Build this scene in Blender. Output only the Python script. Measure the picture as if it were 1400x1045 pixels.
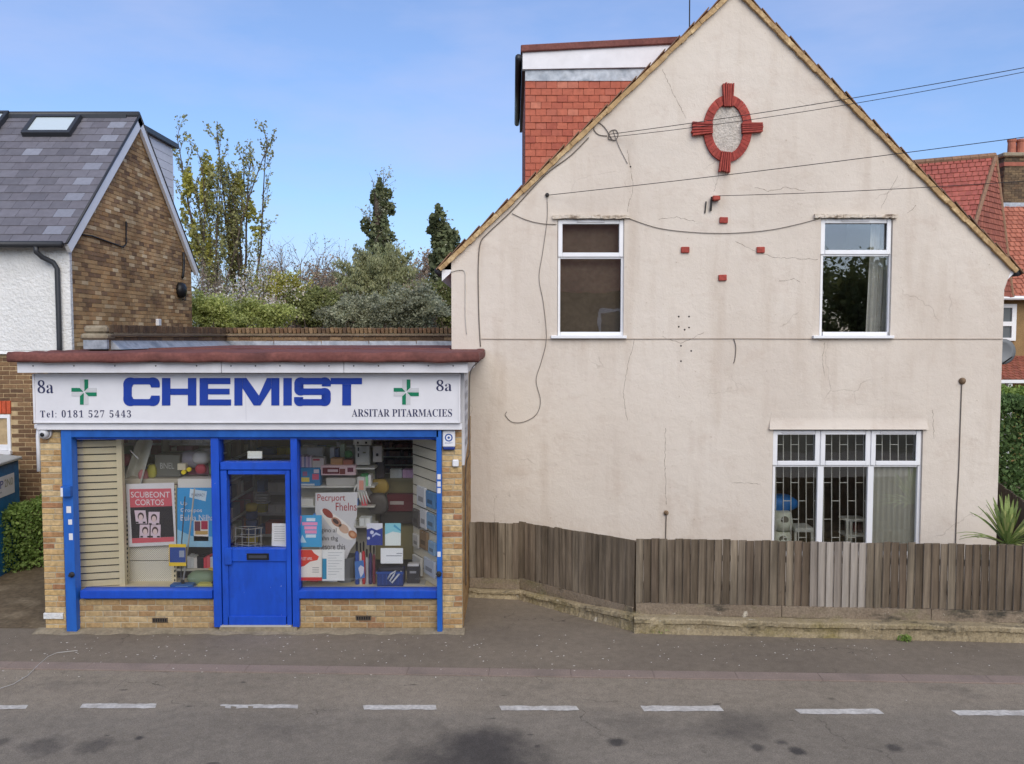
import bpy, bmesh, math, random
import numpy as np
from mathutils import Vector, Matrix
from mathutils.geometry import tessellate_polygon

random.seed(7); rng = np.random.default_rng(11)
R = math.radians
scene = bpy.context.scene
for o in list(bpy.data.objects): bpy.data.objects.remove(o)

# ---------------------------------------------------------------- camera
F, CX, CY, TILT, EYE = 1150.0, 700.0, 522.5, R(3.16), 3.76
cam_d = bpy.data.cameras.new('camera')
cam_d.sensor_width = 36.0; cam_d.lens = F / 1400 * 36.0
cam_d.clip_start = 0.05; cam_d.clip_end = 2000
cam = bpy.data.objects.new('camera', cam_d); scene.collection.objects.link(cam)
cam.location = (0, 0, EYE); cam.rotation_euler = (R(90) - TILT, 0, 0)
scene.camera = cam
# ---------------------------------------------------------------- sky, sun, exposure
SUN_EL, SUN_AZ = R(37), R(15)          # azimuth measured from behind the viewer, positive to the right
w = bpy.data.worlds.new('World'); scene.world = w; w.use_nodes = True
nt = w.node_tree; nt.nodes.clear()
sky = nt.nodes.new('ShaderNodeTexSky'); sky.sky_type = 'NISHITA'; sky.sun_disc = False
sky.sun_elevation = SUN_EL; sky.sun_rotation = R(180) - SUN_AZ
sky.altitude = 0; sky.air_density = 1.0; sky.dust_density = 1.2; sky.ozone_density = 8.0
tc = nt.nodes.new('ShaderNodeTexCoord')
mp = nt.nodes.new('ShaderNodeMapping'); mp.inputs['Scale'].default_value = (1.6, 1.6, 5.0)
nt.links.new(tc.outputs['Generated'], mp.inputs['Vector'])
no = nt.nodes.new('ShaderNodeTexNoise'); no.inputs['Scale'].default_value = 1.5
no.inputs['Detail'].default_value = 7; no.inputs['Roughness'].default_value = 0.55
nt.links.new(mp.outputs['Vector'], no.inputs['Vector'])
cr = nt.nodes.new('ShaderNodeValToRGB')
cr.color_ramp.elements[0].position = 0.46; cr.color_ramp.elements[0].color = (0.20, 0.20, 0.20, 1)
cr.color_ramp.elements[1].position = 0.72; cr.color_ramp.elements[1].color = (0.62, 0.62, 0.62, 1)
nt.links.new(no.outputs['Fac'], cr.inputs['Fac'])
mx = nt.nodes.new('ShaderNodeMix'); mx.data_type = 'RGBA'
nt.links.new(cr.outputs['Color'], mx.inputs['Factor'])
nt.links.new(sky.outputs['Color'], mx.inputs['A'])
mx.inputs['B'].default_value = (3.0, 3.35, 4.9, 1)
bg = nt.nodes.new('ShaderNodeBackground'); bg.inputs['Strength'].default_value = 0.15
nt.links.new(mx.outputs['Result'], bg.inputs['Color'])
wo = nt.nodes.new('ShaderNodeOutputWorld'); nt.links.new(bg.outputs['Background'], wo.inputs['Surface'])

sun_d = bpy.data.lights.new('sun', 'SUN'); sun_d.energy = 2.3; sun_d.angle = R(60); sun_d.color = (1.0, 0.90, 0.73)
sun = bpy.data.objects.new('sun', sun_d); scene.collection.objects.link(sun)
sd = Vector((math.sin(SUN_AZ) * math.cos(SUN_EL), -math.cos(SUN_AZ) * math.cos(SUN_EL), math.sin(SUN_EL)))
sun.rotation_euler = (-sd).to_track_quat('-Z', 'Y').to_euler(); sun.location = sd * 60
vs = scene.view_settings
vs.view_transform = 'Standard'; vs.look = 'None'; vs.gamma = 1; vs.use_curve_mapping = False; vs.exposure = 0.35
scene.cycles.max_bounces = 7; scene.cycles.diffuse_bounces = 5; scene.cycles.glossy_bounces = 3; scene.cycles.adaptive_threshold = 0.02; scene.cycles.transparent_max_bounces = 12

# ---------------------------------------------------------------- helpers
def at(u, v, Y):
    x = (u - CX) / F; y = (CY - v) / F
    t = Y / (math.cos(TILT) + y * math.sin(TILT))
    return Vector((x * t, Y, EYE + (-math.sin(TILT) + y * math.cos(TILT)) * t))
def XX(u, Y, v=560): return at(u, v, Y).x
def ZZ(v, Y): return at(700, v, Y).z

COL = scene.collection
ORG = {}
def origin(p): return ORG[p.name] if p is not None else Vector((0, 0, 0))
def tag(o, label=None, cat=None, group=None, kind=None):
    if label: o['label'] = label
    if cat: o['category'] = cat
    if group: o['group'] = group
    if kind: o['kind'] = kind
    return o
def thing(name, loc, label, cat, group=None):
    o = bpy.data.objects.new(name, None); COL.objects.link(o)
    o.empty_display_size = 0.2
    o.location = loc; ORG[o.name] = Vector(loc)
    return tag(o, label, cat, group)
def link(name, me, org, parent=None, rot=None, scale=None):
    o = bpy.data.objects.new(name, me); COL.objects.link(o)
    org = Vector(org)
    if parent is not None: o.parent = parent
    o.location = org - origin(parent); ORG[o.name] = org
    if rot is not None: o.rotation_euler = rot
    if scale is not None: o.scale = scale
    return o

class MB:
    def __init__(s): s.v = []; s.f = []; s.mi = []; s.cur = 0; s.mats = []
    def use(s, m):
        if m not in s.mats: s.mats.append(m)
        s.cur = s.mats.index(m); return s
    def face(s, pts):
        n = len(s.v); s.v += [tuple(p) for p in pts]; s.f.append(tuple(range(n, n + len(pts)))); s.mi.append(s.cur)
        return s
    def add(s, verts, faces):
        n = len(s.v); s.v += [tuple(p) for p in verts]
        for f in faces: s.f.append(tuple(i + n for i in f)); s.mi.append(s.cur)
        return s
    def hexa(s, b, t):      # bottom quad (ccw from above), top quad
        return s.add(list(b) + list(t), [(3, 2, 1, 0), (4, 5, 6, 7), (0, 1, 5, 4), (1, 2, 6, 5), (2, 3, 7, 6), (3, 0, 4, 7)])
    def box(s, x0, x1, y0, y1, z0, z1):
        x0, x1 = sorted((x0, x1)); y0, y1 = sorted((y0, y1)); z0, z1 = sorted((z0, z1))
        return s.hexa([(x0, y0, z0), (x1, y0, z0), (x1, y1, z0), (x0, y1, z0)], [(x0, y0, z1), (x1, y0, z1), (x1, y1, z1), (x0, y1, z1)])
    def obox(s, c, dims, rot=(0, 0, 0)):
        m = Matrix.Translation(Vector(c)) @ __import__('mathutils').Euler(rot).to_matrix().to_4x4()
        x, y, z = [d / 2 for d in dims]
        P = [m @ Vector(p) for p in ((-x, -y, -z), (x, -y, -z), (x, y, -z), (-x, y, -z), (-x, -y, z), (x, -y, z), (x, y, z), (-x, y, z))]
        return s.hexa(P[:4], P[4:])
    def beam(s, p0, p1, w, d, up=(0, 0, 1)):
        p0 = Vector(p0); p1 = Vector(p1); a = (p1 - p0).normalized(); u = Vector(up)
        if abs(a.dot(u)) > 0.99: u = Vector((0, 1, 0))
        r = a.cross(u).normalized(); n = r.cross(a).normalized()
        q = lambda p: [p - r * w / 2 - n * d / 2, p + r * w / 2 - n * d / 2, p + r * w / 2 + n * d / 2, p - r * w / 2 + n * d / 2]
        return s.add(q(p0) + q(p1), [(0, 1, 2, 3), (7, 6, 5, 4), (0, 4, 5, 1), (1, 5, 6, 2), (2, 6, 7, 3), (3, 7, 4, 0)])
    def tube(s, path, r, n=8, cap=True):
        path = [Vector(p) for p in path]; k = len(path)
        rs = r if isinstance(r, (list, tuple)) else [r] * k
        V = []; prev = None
        for i, p in enumerate(path):
            a = (path[min(i + 1, k - 1)] - path[max(i - 1, 0)])
            if a.length < 1e-9: a = Vector((0, 0, 1))
            a.normalize()
            if prev is None:
                h = Vector((0, 0, 1)) if abs(a.z) < 0.9 else Vector((1, 0, 0))
                b = a.cross(h).normalized()
            else:
                b = (prev - a * prev.dot(a)); b = b.normalized() if b.length > 1e-6 else a.orthogonal().normalized()
            prev = b; c = a.cross(b)
            for j in range(n):
                t = 2 * math.pi * j / n; V.append(p + (b * math.cos(t) + c * math.sin(t)) * rs[i])
        Fc = []
        for i in range(k - 1):
            for j in range(n):
                Fc.append((i * n + j, i * n + (j + 1) % n, (i + 1) * n + (j + 1) % n, (i + 1) * n + j))
        if cap: Fc += [tuple(range(n - 1, -1, -1)), tuple(range((k - 1) * n, k * n))]
        return s.add(V, Fc)
    def lathe(s, c, prof, n=20, axis='z'):      # prof: list of (radius, height)
        c = Vector(c); V = []
        for r, h in prof:
            for j in range(n):
                t = 2 * math.pi * j / n; a, b = r * math.cos(t), r * math.sin(t)
                V.append(c + (Vector((a, b, h)) if axis == 'z' else Vector((a, -h, b)) if axis == 'y' else Vector((h, a, b))))
        Fc = []
        for i in range(len(prof) - 1):
            for j in range(n): Fc.append((i * n + j, i * n + (j + 1) % n, (i + 1) * n + (j + 1) % n, (i + 1) * n + j))
        Fc += [tuple(range(n - 1, -1, -1)), tuple(range((len(prof) - 1) * n, len(prof) * n))]
        return s.add(V, Fc)
    def prism(s, pts, d):       # polygon in the xz plane at its own y, pulled forwards (towards -y) by d
        pts = [Vector(p) for p in pts]; n = len(pts); dv = Vector((0, -d, 0))
        V = pts + [p + dv for p in pts]
        return s.add(V, [tuple(range(n - 1, -1, -1)), tuple(range(n, 2 * n))] + [(i, (i + 1) % n, n + (i + 1) % n, n + i) for i in range(n)])
    def strip(s, A, B, d):      # two matching polylines joined to a band, extruded forwards
        n = len(A); dv = Vector((0, -d, 0)); A = [Vector(p) for p in A]; B = [Vector(p) for p in B]
        for i in range(n - 1):
            q = [A[i], A[i + 1], B[i + 1], B[i]]
            f = [p + dv for p in q]
            s.add(q + f, [(0, 1, 2, 3), (7, 6, 5, 4), (0, 4, 5, 1), (2, 6, 7, 3)] + ([(3, 7, 4, 0)] if i == 0 else []) + ([(1, 5, 6, 2)] if i == n - 2 else []))
        return s
    def build(s, name, mat, parent=None, smooth=False, org=None, bevel=0):
        V = np.array(s.v, dtype=float)
        if org is None: org = Vector(((V[:, 0].min() + V[:, 0].max()) / 2, (V[:, 1].min() + V[:, 1].max()) / 2, V[:, 2].min()))
        V = V - np.array(org)
        me = bpy.data.meshes.new(name); me.from_pydata(V.tolist(), [], s.f)
        bm = bmesh.new(); bm.from_mesh(me)
        if bevel:
            bmesh.ops.remove_doubles(bm, verts=bm.verts, dist=1e-5)
            bmesh.ops.bevel(bm, geom=[e for e in bm.edges if len(e.link_faces) == 2 and e.calc_face_angle(0) > 0.5], offset=bevel, segments=1, affect='EDGES', clamp_overlap=True)
        bmesh.ops.recalc_face_normals(bm, faces=bm.faces); bm.to_mesh(me); bm.free()
        if s.mats:
            for m in s.mats: me.materials.append(m)
            if not bevel: me.polygons.foreach_set('material_index', s.mi)
        else: me.materials.append(mat)
        if smooth: me.polygons.foreach_set('use_smooth', [True] * len(me.polygons))
        return link(name, me, org, parent)

def unit_block(name, dims, mat, bevel=0.004, jit=0.0):
    b = bmesh.new(); bmesh.ops.create_cube(b, size=1.0)
    for v in b.verts: v.co = Vector((v.co.x * dims[0], v.co.y * dims[1], v.co.z * dims[2]))
    if bevel: bmesh.ops.bevel(b, geom=list(b.edges), offset=bevel, segments=1, affect='EDGES')
    if jit:
        for v in b.verts: v.co += Vector((random.uniform(-jit, jit), random.uniform(-jit, jit), random.uniform(-jit, jit)))
    me = bpy.data.meshes.new(name); b.to_mesh(me); b.free(); me.materials.append(mat)
    return me

# ---------------------------------------------------------------- materials
def lin(r, g, b):
    f = lambda c: (c / 255 / 12.92) if c / 255 <= 0.04045 else ((c / 255 + 0.055) / 1.055) ** 2.4
    return (f(r), f(g), f(b), 1)
class NT:
    def __init__(s, name):
        s.m = bpy.data.materials.new(name); s.m.use_nodes = True; s.t = s.m.node_tree
        s.b = s.t.nodes['Principled BSDF']; s.out = s.t.nodes['Material Output']
        s.geo = s.t.nodes.new('ShaderNodeNewGeometry')
    def n(s, k): return s.t.nodes.new('ShaderNode' + k)
    def l(s, a, b): s.t.links.new(a, b)
    def noise(s, scale, stretch=(1, 1, 1), detail=4, rough=0.55, src=None):
        mp = s.n('Mapping'); mp.inputs['Scale'].default_value = stretch
        s.l(src or s.geo.outputs['Position'], mp.inputs['Vector'])
        x = s.n('TexNoise'); x.inputs['Scale'].default_value = scale; x.inputs['Detail'].default_value = detail; x.inputs['Roughness'].default_value = rough
        s.l(mp.outputs['Vector'], x.inputs['Vector']); return x.outputs['Fac']
    def ramp(s, fac, stops):
        r = s.n('ValToRGB'); e = r.color_ramp.elements
        while len(e) < len(stops): e.new(0.5)
        for i, (p, c) in enumerate(stops): e[i].position = p; e[i].color = c if len(c) == 4 else (*c, 1)
        s.l(fac, r.inputs['Fac']); return r.outputs['Color']
    def mask(s, fac, a, b): return s.ramp(fac, [(a, (0, 0, 0, 1)), (b, (1, 1, 1, 1))])
    def mix(s, f, a, b, mode='MIX'):
        m = s.n('Mix'); m.data_type = 'RGBA'; m.blend_type = mode
        for k, val in (('Factor', f), ('A', a), ('B', b)):
            sock = [i for i in m.inputs if i.name == k and (i.type == 'VALUE' if k == 'Factor' else i.type == 'RGBA')][0]
            if hasattr(val, 'links') or hasattr(val, 'is_linked'): s.l(val, sock)
            else: sock.default_value = val
        return [o for o in m.outputs if o.type == 'RGBA'][0]
    def bump(s, h, strength, dist=0.01):
        b = s.n('Bump'); b.inputs['Strength'].default_value = strength; b.inputs['Distance'].default_value = dist
        s.l(h, b.inputs['Height']); s.l(b.outputs['Normal'], s.b.inputs['Normal']); return b
    def done(s, col, rough=0.8, spec=0.3, metal=0):
        if isinstance(col, tuple): s.b.inputs['Base Color'].default_value = col
        else: s.l(col, s.b.inputs['Base Color'])
        s.b.inputs['Roughness'].default_value = rough; s.b.inputs['Specular IOR Level'].default_value = spec; s.b.inputs['Metallic'].default_value = metal
        return s.m
    def rand(s, kind):
        if kind == 'obj': return s.n('ObjectInfo').outputs['Random']
        return s.geo.outputs['Random Per Island']
def mk(name, cols, src='noise', rough=0.8, spec=0.3, metal=0, nscale=2, namt=0.18, fscale=14, bump=0.3, bscale=60, stretch=(1, 1, 1), dist=0.004):
    t = NT(name)
    if len(cols) == 1: base = cols[0]
    else:
        f = t.noise(nscale, stretch) if src == 'noise' else t.rand(src)
        lo, hi = (0.32, 0.68) if src == 'noise' else (0.0, 1.0)
        k = len(cols) - 1
        base = t.ramp(f, [(lo + (hi - lo) * i / k, c) for i, c in enumerate(cols)])
    if namt:
        v = t.ramp(t.noise(fscale, stretch, 6), [(0.25, (1 - namt * 1.6,) * 3), (0.75, (1 + namt,) * 3)])
        base = t.mix(1.0, base, v, 'MULTIPLY')
    if bump: t.bump(t.noise(bscale, stretch, 5), bump, dist)
    return t.done(base, rough, spec, metal)
def flat(name, col, rough=0.6, spec=0.35, metal=0):
    t = NT(name); return t.done(col, rough, spec, metal)
def glass(name, refl=0.10, tint=(0.95, 0.96, 0.95, 1), wav=0.0):
    t = NT(name); t.t.nodes.remove(t.b)
    tr = t.n('BsdfTransparent'); tr.inputs['Color'].default_value = tint
    gl = t.n('BsdfGlossy'); gl.inputs['Roughness'].default_value = 0.01; gl.inputs['Color'].default_value = (1, 1, 1, 1)
    if wav:
        b = t.n('Bump'); b.inputs['Strength'].default_value = wav; b.inputs['Distance'].default_value = 0.02
        t.l(t.noise(2.2, (1, 1, 1), 2), b.inputs['Height']); t.l(b.outputs['Normal'], gl.inputs['Normal'])
    fr = t.n('LayerWeight'); fr.inputs['Blend'].default_value = 0.25
    mr = t.n('MapRange'); mr.inputs['To Min'].default_value = refl; mr.inputs['To Max'].default_value = 1.0
    t.l(fr.outputs['Fresnel'], mr.inputs['Value']); mr.inputs['From Min'].default_value = 0.03
    ms = t.n('MixShader'); t.l(mr.outputs['Result'], ms.inputs['Fac']); t.l(tr.outputs['BSDF'], ms.inputs[1]); t.l(gl.outputs['BSDF'], ms.inputs[2])
    t.l(ms.outputs['Shader'], t.out.inputs['Surface']); return t.m
def leafmat(name, cols, trans=0.3, rough=0.6):
    t = NT(name); k = len(cols) - 1; trans = min(.5, trans + .15); cols = [tuple(min(1, x * 1.45) for x in c[:3]) + (1,) for c in cols]
    base = t.ramp(t.rand('island'), [(i / k, c) for i, c in enumerate(cols)])
    big = t.ramp(t.noise(1.3, detail=2), [(0.3, (0.7,) * 3), (0.7, (1.25,) * 3)])
    base = t.mix(1.0, base, big, 'MULTIPLY')
    t.done(base, rough, 0.25)
    tl = t.n('BsdfTranslucent'); t.l(base, tl.inputs['Color'])
    ms = t.n('MixShader'); ms.inputs['Fac'].default_value = trans
    t.l(t.b.outputs['BSDF'], ms.inputs[1]); t.l(tl.outputs['BSDF'], ms.inputs[2]); t.l(ms.outputs['Shader'], t.out.inputs['Surface'])
    return t.m

def m_wall():
    t = NT('cream_render')
    base = t.ramp(t.noise(0.55, (1, 1, 0.8), 5), [(0.30, lin(199, 188, 176)), (0.52, lin(207, 197, 185)), (0.75, lin(212, 203, 192))])
    streak = t.mix(1.0, t.mask(t.noise(1.5, (1.6, 1, 0.22), 6, 0.6), 0.52, 0.78), (0.62,) * 3 + (1,), 'MULTIPLY')
    base = t.mix(streak, base, lin(180, 164, 148))
    blot = t.mix(1.0, t.mask(t.noise(2.0, (1, 1, 1.4), 7, 0.7), 0.54, 0.78), (0.6,) * 3 + (1,), 'MULTIPLY')
    base = t.mix(blot, base, lin(186, 170, 156))
    spots = t.mask(t.noise(16, (1, 1, 1), 3, 0.6), 0.70, 0.80)
    base = t.mix(spots, base, lin(165, 148, 130))
    # hairline crazing, only here and there
    vo = t.n('TexVoronoi'); vo.feature = 'DISTANCE_TO_EDGE'; vo.inputs['Scale'].default_value = 0.75
    wp = t.n('Vectomath') if False else None
    dn = t.n('TexNoise'); dn.inputs['Scale'].default_value = 2.5; dn.inputs['Detail'].default_value = 5; t.l(t.geo.outputs['Position'], dn.inputs['Vector'])
    va = t.n('VectorMath'); va.operation = 'MULTIPLY_ADD'; va.inputs[1].default_value = (0.5, 0.5, 0.5)
    t.l(dn.outputs['Color'], va.inputs[0]); t.l(t.geo.outputs['Position'], va.inputs[2]); t.l(va.outputs['Vector'], vo.inputs['Vector'])
    ln = t.ramp(vo.outputs['Distance'], [(0.0, (1, 1, 1, 1)), (0.006, (0, 0, 0, 1))])
    ln = t.mix(1.0, ln, t.mask(t.noise(0.9, detail=3), 0.54, 0.62), 'MULTIPLY')
    ln = t.mix(1.0, ln, (0.45, 0.45, 0.45, 1), 'MULTIPLY')
    base = t.mix(ln, base, lin(128, 113, 98))
    a = t.noise(4.0, (1, 1, 1), 6, 0.6); b = t.noise(55, (1, 1, 1), 4)
    s1 = t.n('Math'); s1.operation = 'MULTIPLY_ADD'; s1.inputs[1].default_value = 0.16; t.l(b, s1.inputs[0]); t.l(a, s1.inputs[2])
    t.bump(s1.outputs[0], 0.5, 0.035)
    return t.done(base, 0.9, 0.15)
def m_asphalt(name, cols, stains=True):
    t = NT(name)
    base = t.ramp(t.noise(0.5, (1, 1.6, 1), 6, 0.6), [(0.30, cols[0]), (0.70, cols[1])])
    if stains:
        s = t.mask(t.noise(0.55, (1, 1.3, 1), 5, 0.65), 0.57, 0.75); s = t.mix(1.0, s, (0.55,) * 3 + (1,), 'MULTIPLY')
        base = t.mix(s, base, lin(66, 62, 60))
        s2 = t.mask(t.noise(3.2, (1, 1.8, 1), 2, 0.4), 0.72, 0.76); s2 = t.mix(1.0, s2, (0.6,) * 3 + (1,), 'MULTIPLY')
        base = t.mix(s2, base, lin(60, 55, 52))
    if stains:
        sx = t.n('SeparateXYZ'); t.l(t.geo.outputs['Position'], sx.inputs[0])
        wb = t.n('Math'); wb.operation = 'MULTIPLY_ADD'; wb.inputs[1].default_value = 0.5; t.l(t.noise(1.1, detail=5), wb.inputs[0]); t.l(sx.outputs['Y'], wb.inputs[2])
        lane = t.ramp(wb.outputs[0], [(0.0, (1, 1, 1, 1)), (1.0, (0, 0, 0, 1))]); lane.node.color_ramp.elements[0].position = 0.5
        ml = t.n('MapRange'); ml.inputs['From Min'].default_value = 8.75; ml.inputs['From Max'].default_value = 8.35; t.l(wb.outputs[0], ml.inputs['Value'])
        base = t.mix(ml.outputs['Result'], base, t.mix(1.0, base, (0.86, 0.88, 0.91, 1), 'MULTIPLY'))
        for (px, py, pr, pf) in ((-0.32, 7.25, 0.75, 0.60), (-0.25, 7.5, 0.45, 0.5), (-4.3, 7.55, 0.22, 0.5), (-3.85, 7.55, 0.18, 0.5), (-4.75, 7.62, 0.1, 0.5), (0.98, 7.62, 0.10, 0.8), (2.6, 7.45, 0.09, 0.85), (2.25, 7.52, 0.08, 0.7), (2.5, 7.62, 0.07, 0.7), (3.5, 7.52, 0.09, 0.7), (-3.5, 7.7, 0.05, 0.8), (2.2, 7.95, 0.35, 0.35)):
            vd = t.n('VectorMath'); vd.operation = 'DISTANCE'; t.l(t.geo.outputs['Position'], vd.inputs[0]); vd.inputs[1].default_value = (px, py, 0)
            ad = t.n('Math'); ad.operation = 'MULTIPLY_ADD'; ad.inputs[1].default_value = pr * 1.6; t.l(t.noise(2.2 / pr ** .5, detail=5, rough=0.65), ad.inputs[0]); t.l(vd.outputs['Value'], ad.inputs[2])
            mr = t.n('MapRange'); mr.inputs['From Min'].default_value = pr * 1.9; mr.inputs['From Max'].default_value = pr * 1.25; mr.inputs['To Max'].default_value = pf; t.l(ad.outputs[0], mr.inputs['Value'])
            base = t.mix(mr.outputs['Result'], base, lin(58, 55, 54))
    vo = t.n('TexVoronoi'); vo.feature = 'DISTANCE_TO_EDGE'; vo.inputs['Scale'].default_value = 0.55
    dn = t.n('TexNoise'); dn.inputs['Scale'].default_value = 3.0; dn.inputs['Detail'].default_value = 6; t.l(t.geo.outputs['Position'], dn.inputs['Vector'])
    va = t.n('VectorMath'); va.operation = 'MULTIPLY_ADD'; va.inputs[1].default_value = (0.7, 0.7, 0.7); t.l(dn.outputs['Color'], va.inputs[0]); t.l(t.geo.outputs['Position'], va.inputs[2]); t.l(va.outputs['Vector'], vo.inputs['Vector'])
    ck = t.ramp(vo.outputs['Distance'], [(0.0, (0.7,) * 3), (0.006, (0, 0, 0))]); ck = t.mix(1.0, ck, t.mask(t.noise(0.7, detail=2), 0.52, 0.6), 'MULTIPLY')
    base = t.mix(ck, base, lin(64, 58, 54))
    md = t.ramp(t.noise(9, detail=6, rough=0.7), [(0.3, (0.84,) * 3), (0.7, (1.14,) * 3)]); base = t.mix(1.0, base, md, 'MULTIPLY')
    g = t.ramp(t.noise(110, detail=4, rough=0.7), [(0.3, (0.62,) * 3), (0.7, (1.36,) * 3)])
    base = t.mix(1.0, base, g, 'MULTIPLY')
    sp = t.mask(t.noise(90, detail=1), 0.74, 0.78); sp = t.mix(1.0, sp, (0.35,) * 3 + (1,), 'MULTIPLY')
    base = t.mix(sp, base, lin(170, 163, 155))
    t.bump(t.noise(140, detail=3), 0.35, 0.006)
    return t.done(base, 0.88, 0.25)
def m_fence():
    t = NT('weathered_fence_board')
    base = t.ramp(t.rand('obj'), [(0.0, lin(90, 79, 66)), (0.2, lin(116, 104, 89)), (0.4, lin(102, 89, 75)), (0.6, lin(130, 119, 103)), (0.8, lin(108, 94, 80)), (1.0, lin(122, 111, 97))])
    gr = t.ramp(t.noise(30, (1, 1, 0.045), 7, 0.7), [(0.30, (0.45,) * 3), (0.70, (1.30,) * 3)])
    base = t.mix(1.0, base, gr, 'MULTIPLY')
    big = t.ramp(t.noise(2.4, (1, 1, 0.5), 4), [(0.3, (0.72,) * 3), (0.7, (1.22,) * 3)])
    base = t.mix(1.0, base, big, 'MULTIPLY')
    knot = t.mask(t.noise(9, (1, 1, 0.6), 1), 0.74, 0.80); base = t.mix(knot, base, lin(62, 50, 43))
    t.bump(t.noise(40, (1, 1, 0.05), 5), 0.5, 0.006)
    return t.done(base, 0.9, 0.15)
def m_bleached():
    t = NT('bleached_fence_board')
    base = t.ramp(t.rand('obj'), [(0.0, lin(140, 131, 122)), (0.5, lin(170, 162, 153)), (1.0, lin(154, 146, 137))])
    gr = t.ramp(t.noise(22, (1, 1, 0.06), 6, 0.65), [(0.28, (0.62,) * 3), (0.72, (1.15,) * 3)])
    base = t.mix(1.0, base, gr, 'MULTIPLY')
    knot = t.mask(t.noise(9, (1, 1, 0.6), 1), 0.74, 0.80); base = t.mix(knot, base, lin(70, 60, 52))
    t.bump(t.noise(40, (1, 1, 0.05), 5), 0.5, 0.006)
    return t.done(base, 0.9, 0.15)
def m_mossy(name, c0, c1, moss):
    t = NT(name)
    base = t.ramp(t.noise(2.2, detail=6, rough=0.65), [(0.3, c0), (0.7, c1)])
    base = t.mix(t.mask(t.noise(1.4, (1, 1, 2), 6, 0.7), 0.50, 0.68), base, moss)
    dk = t.mask(t.noise(2.3, (0.7, 1, 2), 5, 0.7), 0.56, 0.70); base = t.mix(dk, base, lin(72, 68, 60))
    wt = t.mask(t.noise(6, detail=5, rough=0.7), 0.64, 0.72); base = t.mix(wt, base, lin(196, 188, 170))
    g = t.ramp(t.noise(45, detail=4), [(0.3, (0.75,) * 3), (0.7, (1.2,) * 3)]); base = t.mix(1.0, base, g, 'MULTIPLY')
    t.bump(t.noise(18, detail=7, rough=0.7), 0.7, 0.02)
    return t.done(base, 0.92, 0.15)

M = {}
M['wall'] = m_wall()
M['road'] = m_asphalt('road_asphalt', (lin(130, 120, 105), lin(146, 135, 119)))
M['pave'] = m_asphalt('pavement_asphalt', (lin(114, 104, 91), lin(129, 118, 103)), False)
M['ground'] = mk('soil', [lin(92, 86, 66), lin(112, 104, 84)], rough=0.95, bump=0.5, bscale=12, dist=0.03)
M['kerb'] = mk('pink_granite', [lin(134, 119, 108), lin(143, 127, 116), lin(127, 114, 104)], nscale=1.5, fscale=60, namt=0.14, bump=0.4, bscale=120)
M['concrete'] = mk('stained_concrete', [lin(128, 116, 97), lin(150, 139, 118), lin(112, 102, 84)], nscale=2.2, fscale=30, bump=0.5, bscale=40)
M['paint'] = mk('road_paint', [lin(206, 202, 194), lin(180, 174, 165)], nscale=6, namt=0.2, fscale=25, rough=0.75, bump=0.3, bscale=90)
M['stock'] = mk('yellow_stock_brick', [lin(164, 136, 96), lin(178, 152, 110), lin(154, 122, 84), lin(188, 164, 124), lin(168, 142, 100), lin(148, 112, 82), lin(174, 146, 102), lin(166, 142, 108), lin(172, 150, 112), lin(158, 132, 94)], src='obj', namt=0.22, fscale=22, bump=0.6, bscale=45, dist=0.008)
M['stockp'] = mk('pier_brick', [lin(178, 146, 100), lin(196, 168, 120), lin(162, 124, 84), lin(206, 182, 138), lin(186, 154, 106), lin(156, 110, 80), lin(190, 158, 106), lin(200, 174, 128)], src='obj', namt=0.25, fscale=18, bump=0.7, bscale=40, dist=0.010)
M['mortar'] = mk('mortar', [lin(184, 172, 148), lin(166, 154, 130)], bump=0.5, bscale=60)
M['dkbrick'] = mk('brown_brick', [lin(106, 82, 62), lin(128, 100, 74), lin(92, 70, 54), lin(120, 92, 66), lin(140, 112, 82)], src='obj', namt=0.2, fscale=22, bump=0.6, bscale=45)
M['dkmortar'] = mk('sandy_mortar', [lin(184, 162, 126), lin(166, 144, 110)], bump=0.5)
M['gablebrick'] = mk('gable_brick', [lin(164, 130, 90), lin(186, 152, 108), lin(116, 90, 68), lin(196, 164, 120), lin(172, 134, 90), lin(138, 110, 84), lin(180, 142, 98), lin(216, 194, 156)], src='island', namt=0.3, fscale=1.6, bump=0.6, bscale=45)
M['oldbrick'] = mk('parapet_brick', [lin(118, 96, 70), lin(92, 74, 58), lin(136, 112, 82), lin(104, 78, 58), lin(150, 126, 96)], src='obj', namt=0.25, fscale=20, bump=0.6, bscale=45)
M['oldbrick_i'] = mk('parapet_brick_run', [lin(100, 82, 62), lin(80, 66, 54), lin(124, 104, 78), lin(96, 74, 56)], src='island', namt=0.25, fscale=20, bump=0.6, bscale=45)
M['oldmortar'] = mk('old_mortar', [lin(118, 106, 86), lin(136, 122, 100)], bump=0.5)
M['redroof'] = mk('red_felt', [lin(106, 64, 59), lin(124, 78, 71), lin(94, 59, 55)], nscale=1.8, fscale=30, rough=0.85, bump=0.5, bscale=35, dist=0.008)
M['lead'] = mk('lead_flashing', [lin(138, 146, 156), lin(164, 170, 178), lin(120, 128, 138)], nscale=3, rough=0.5, metal=0.3, bump=0.3, bscale=15, dist=0.01)
M['upvc'] = mk('white_upvc', [lin(226, 227, 230)], namt=0.03, fscale=3, rough=0.35, spec=0.5, bump=0)
M['white'] = mk('white_board', [lin(222, 222, 226), lin(214, 213, 216)], nscale=1.2, namt=0.05, fscale=6, rough=0.5, bump=0.1, bscale=20)
M['sign'] = mk('sign_face', [lin(220, 220, 224), lin(214, 214, 219)], nscale=1.0, namt=0.03, fscale=5, rough=0.4, spec=0.45, bump=0)
M['blue'] = mk('blue_paint', [lin(22, 72, 178), lin(18, 62, 162)], nscale=1.6, namt=0.1, fscale=10, rough=0.42, spec=0.45, bump=0.12, bscale=20)
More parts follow.
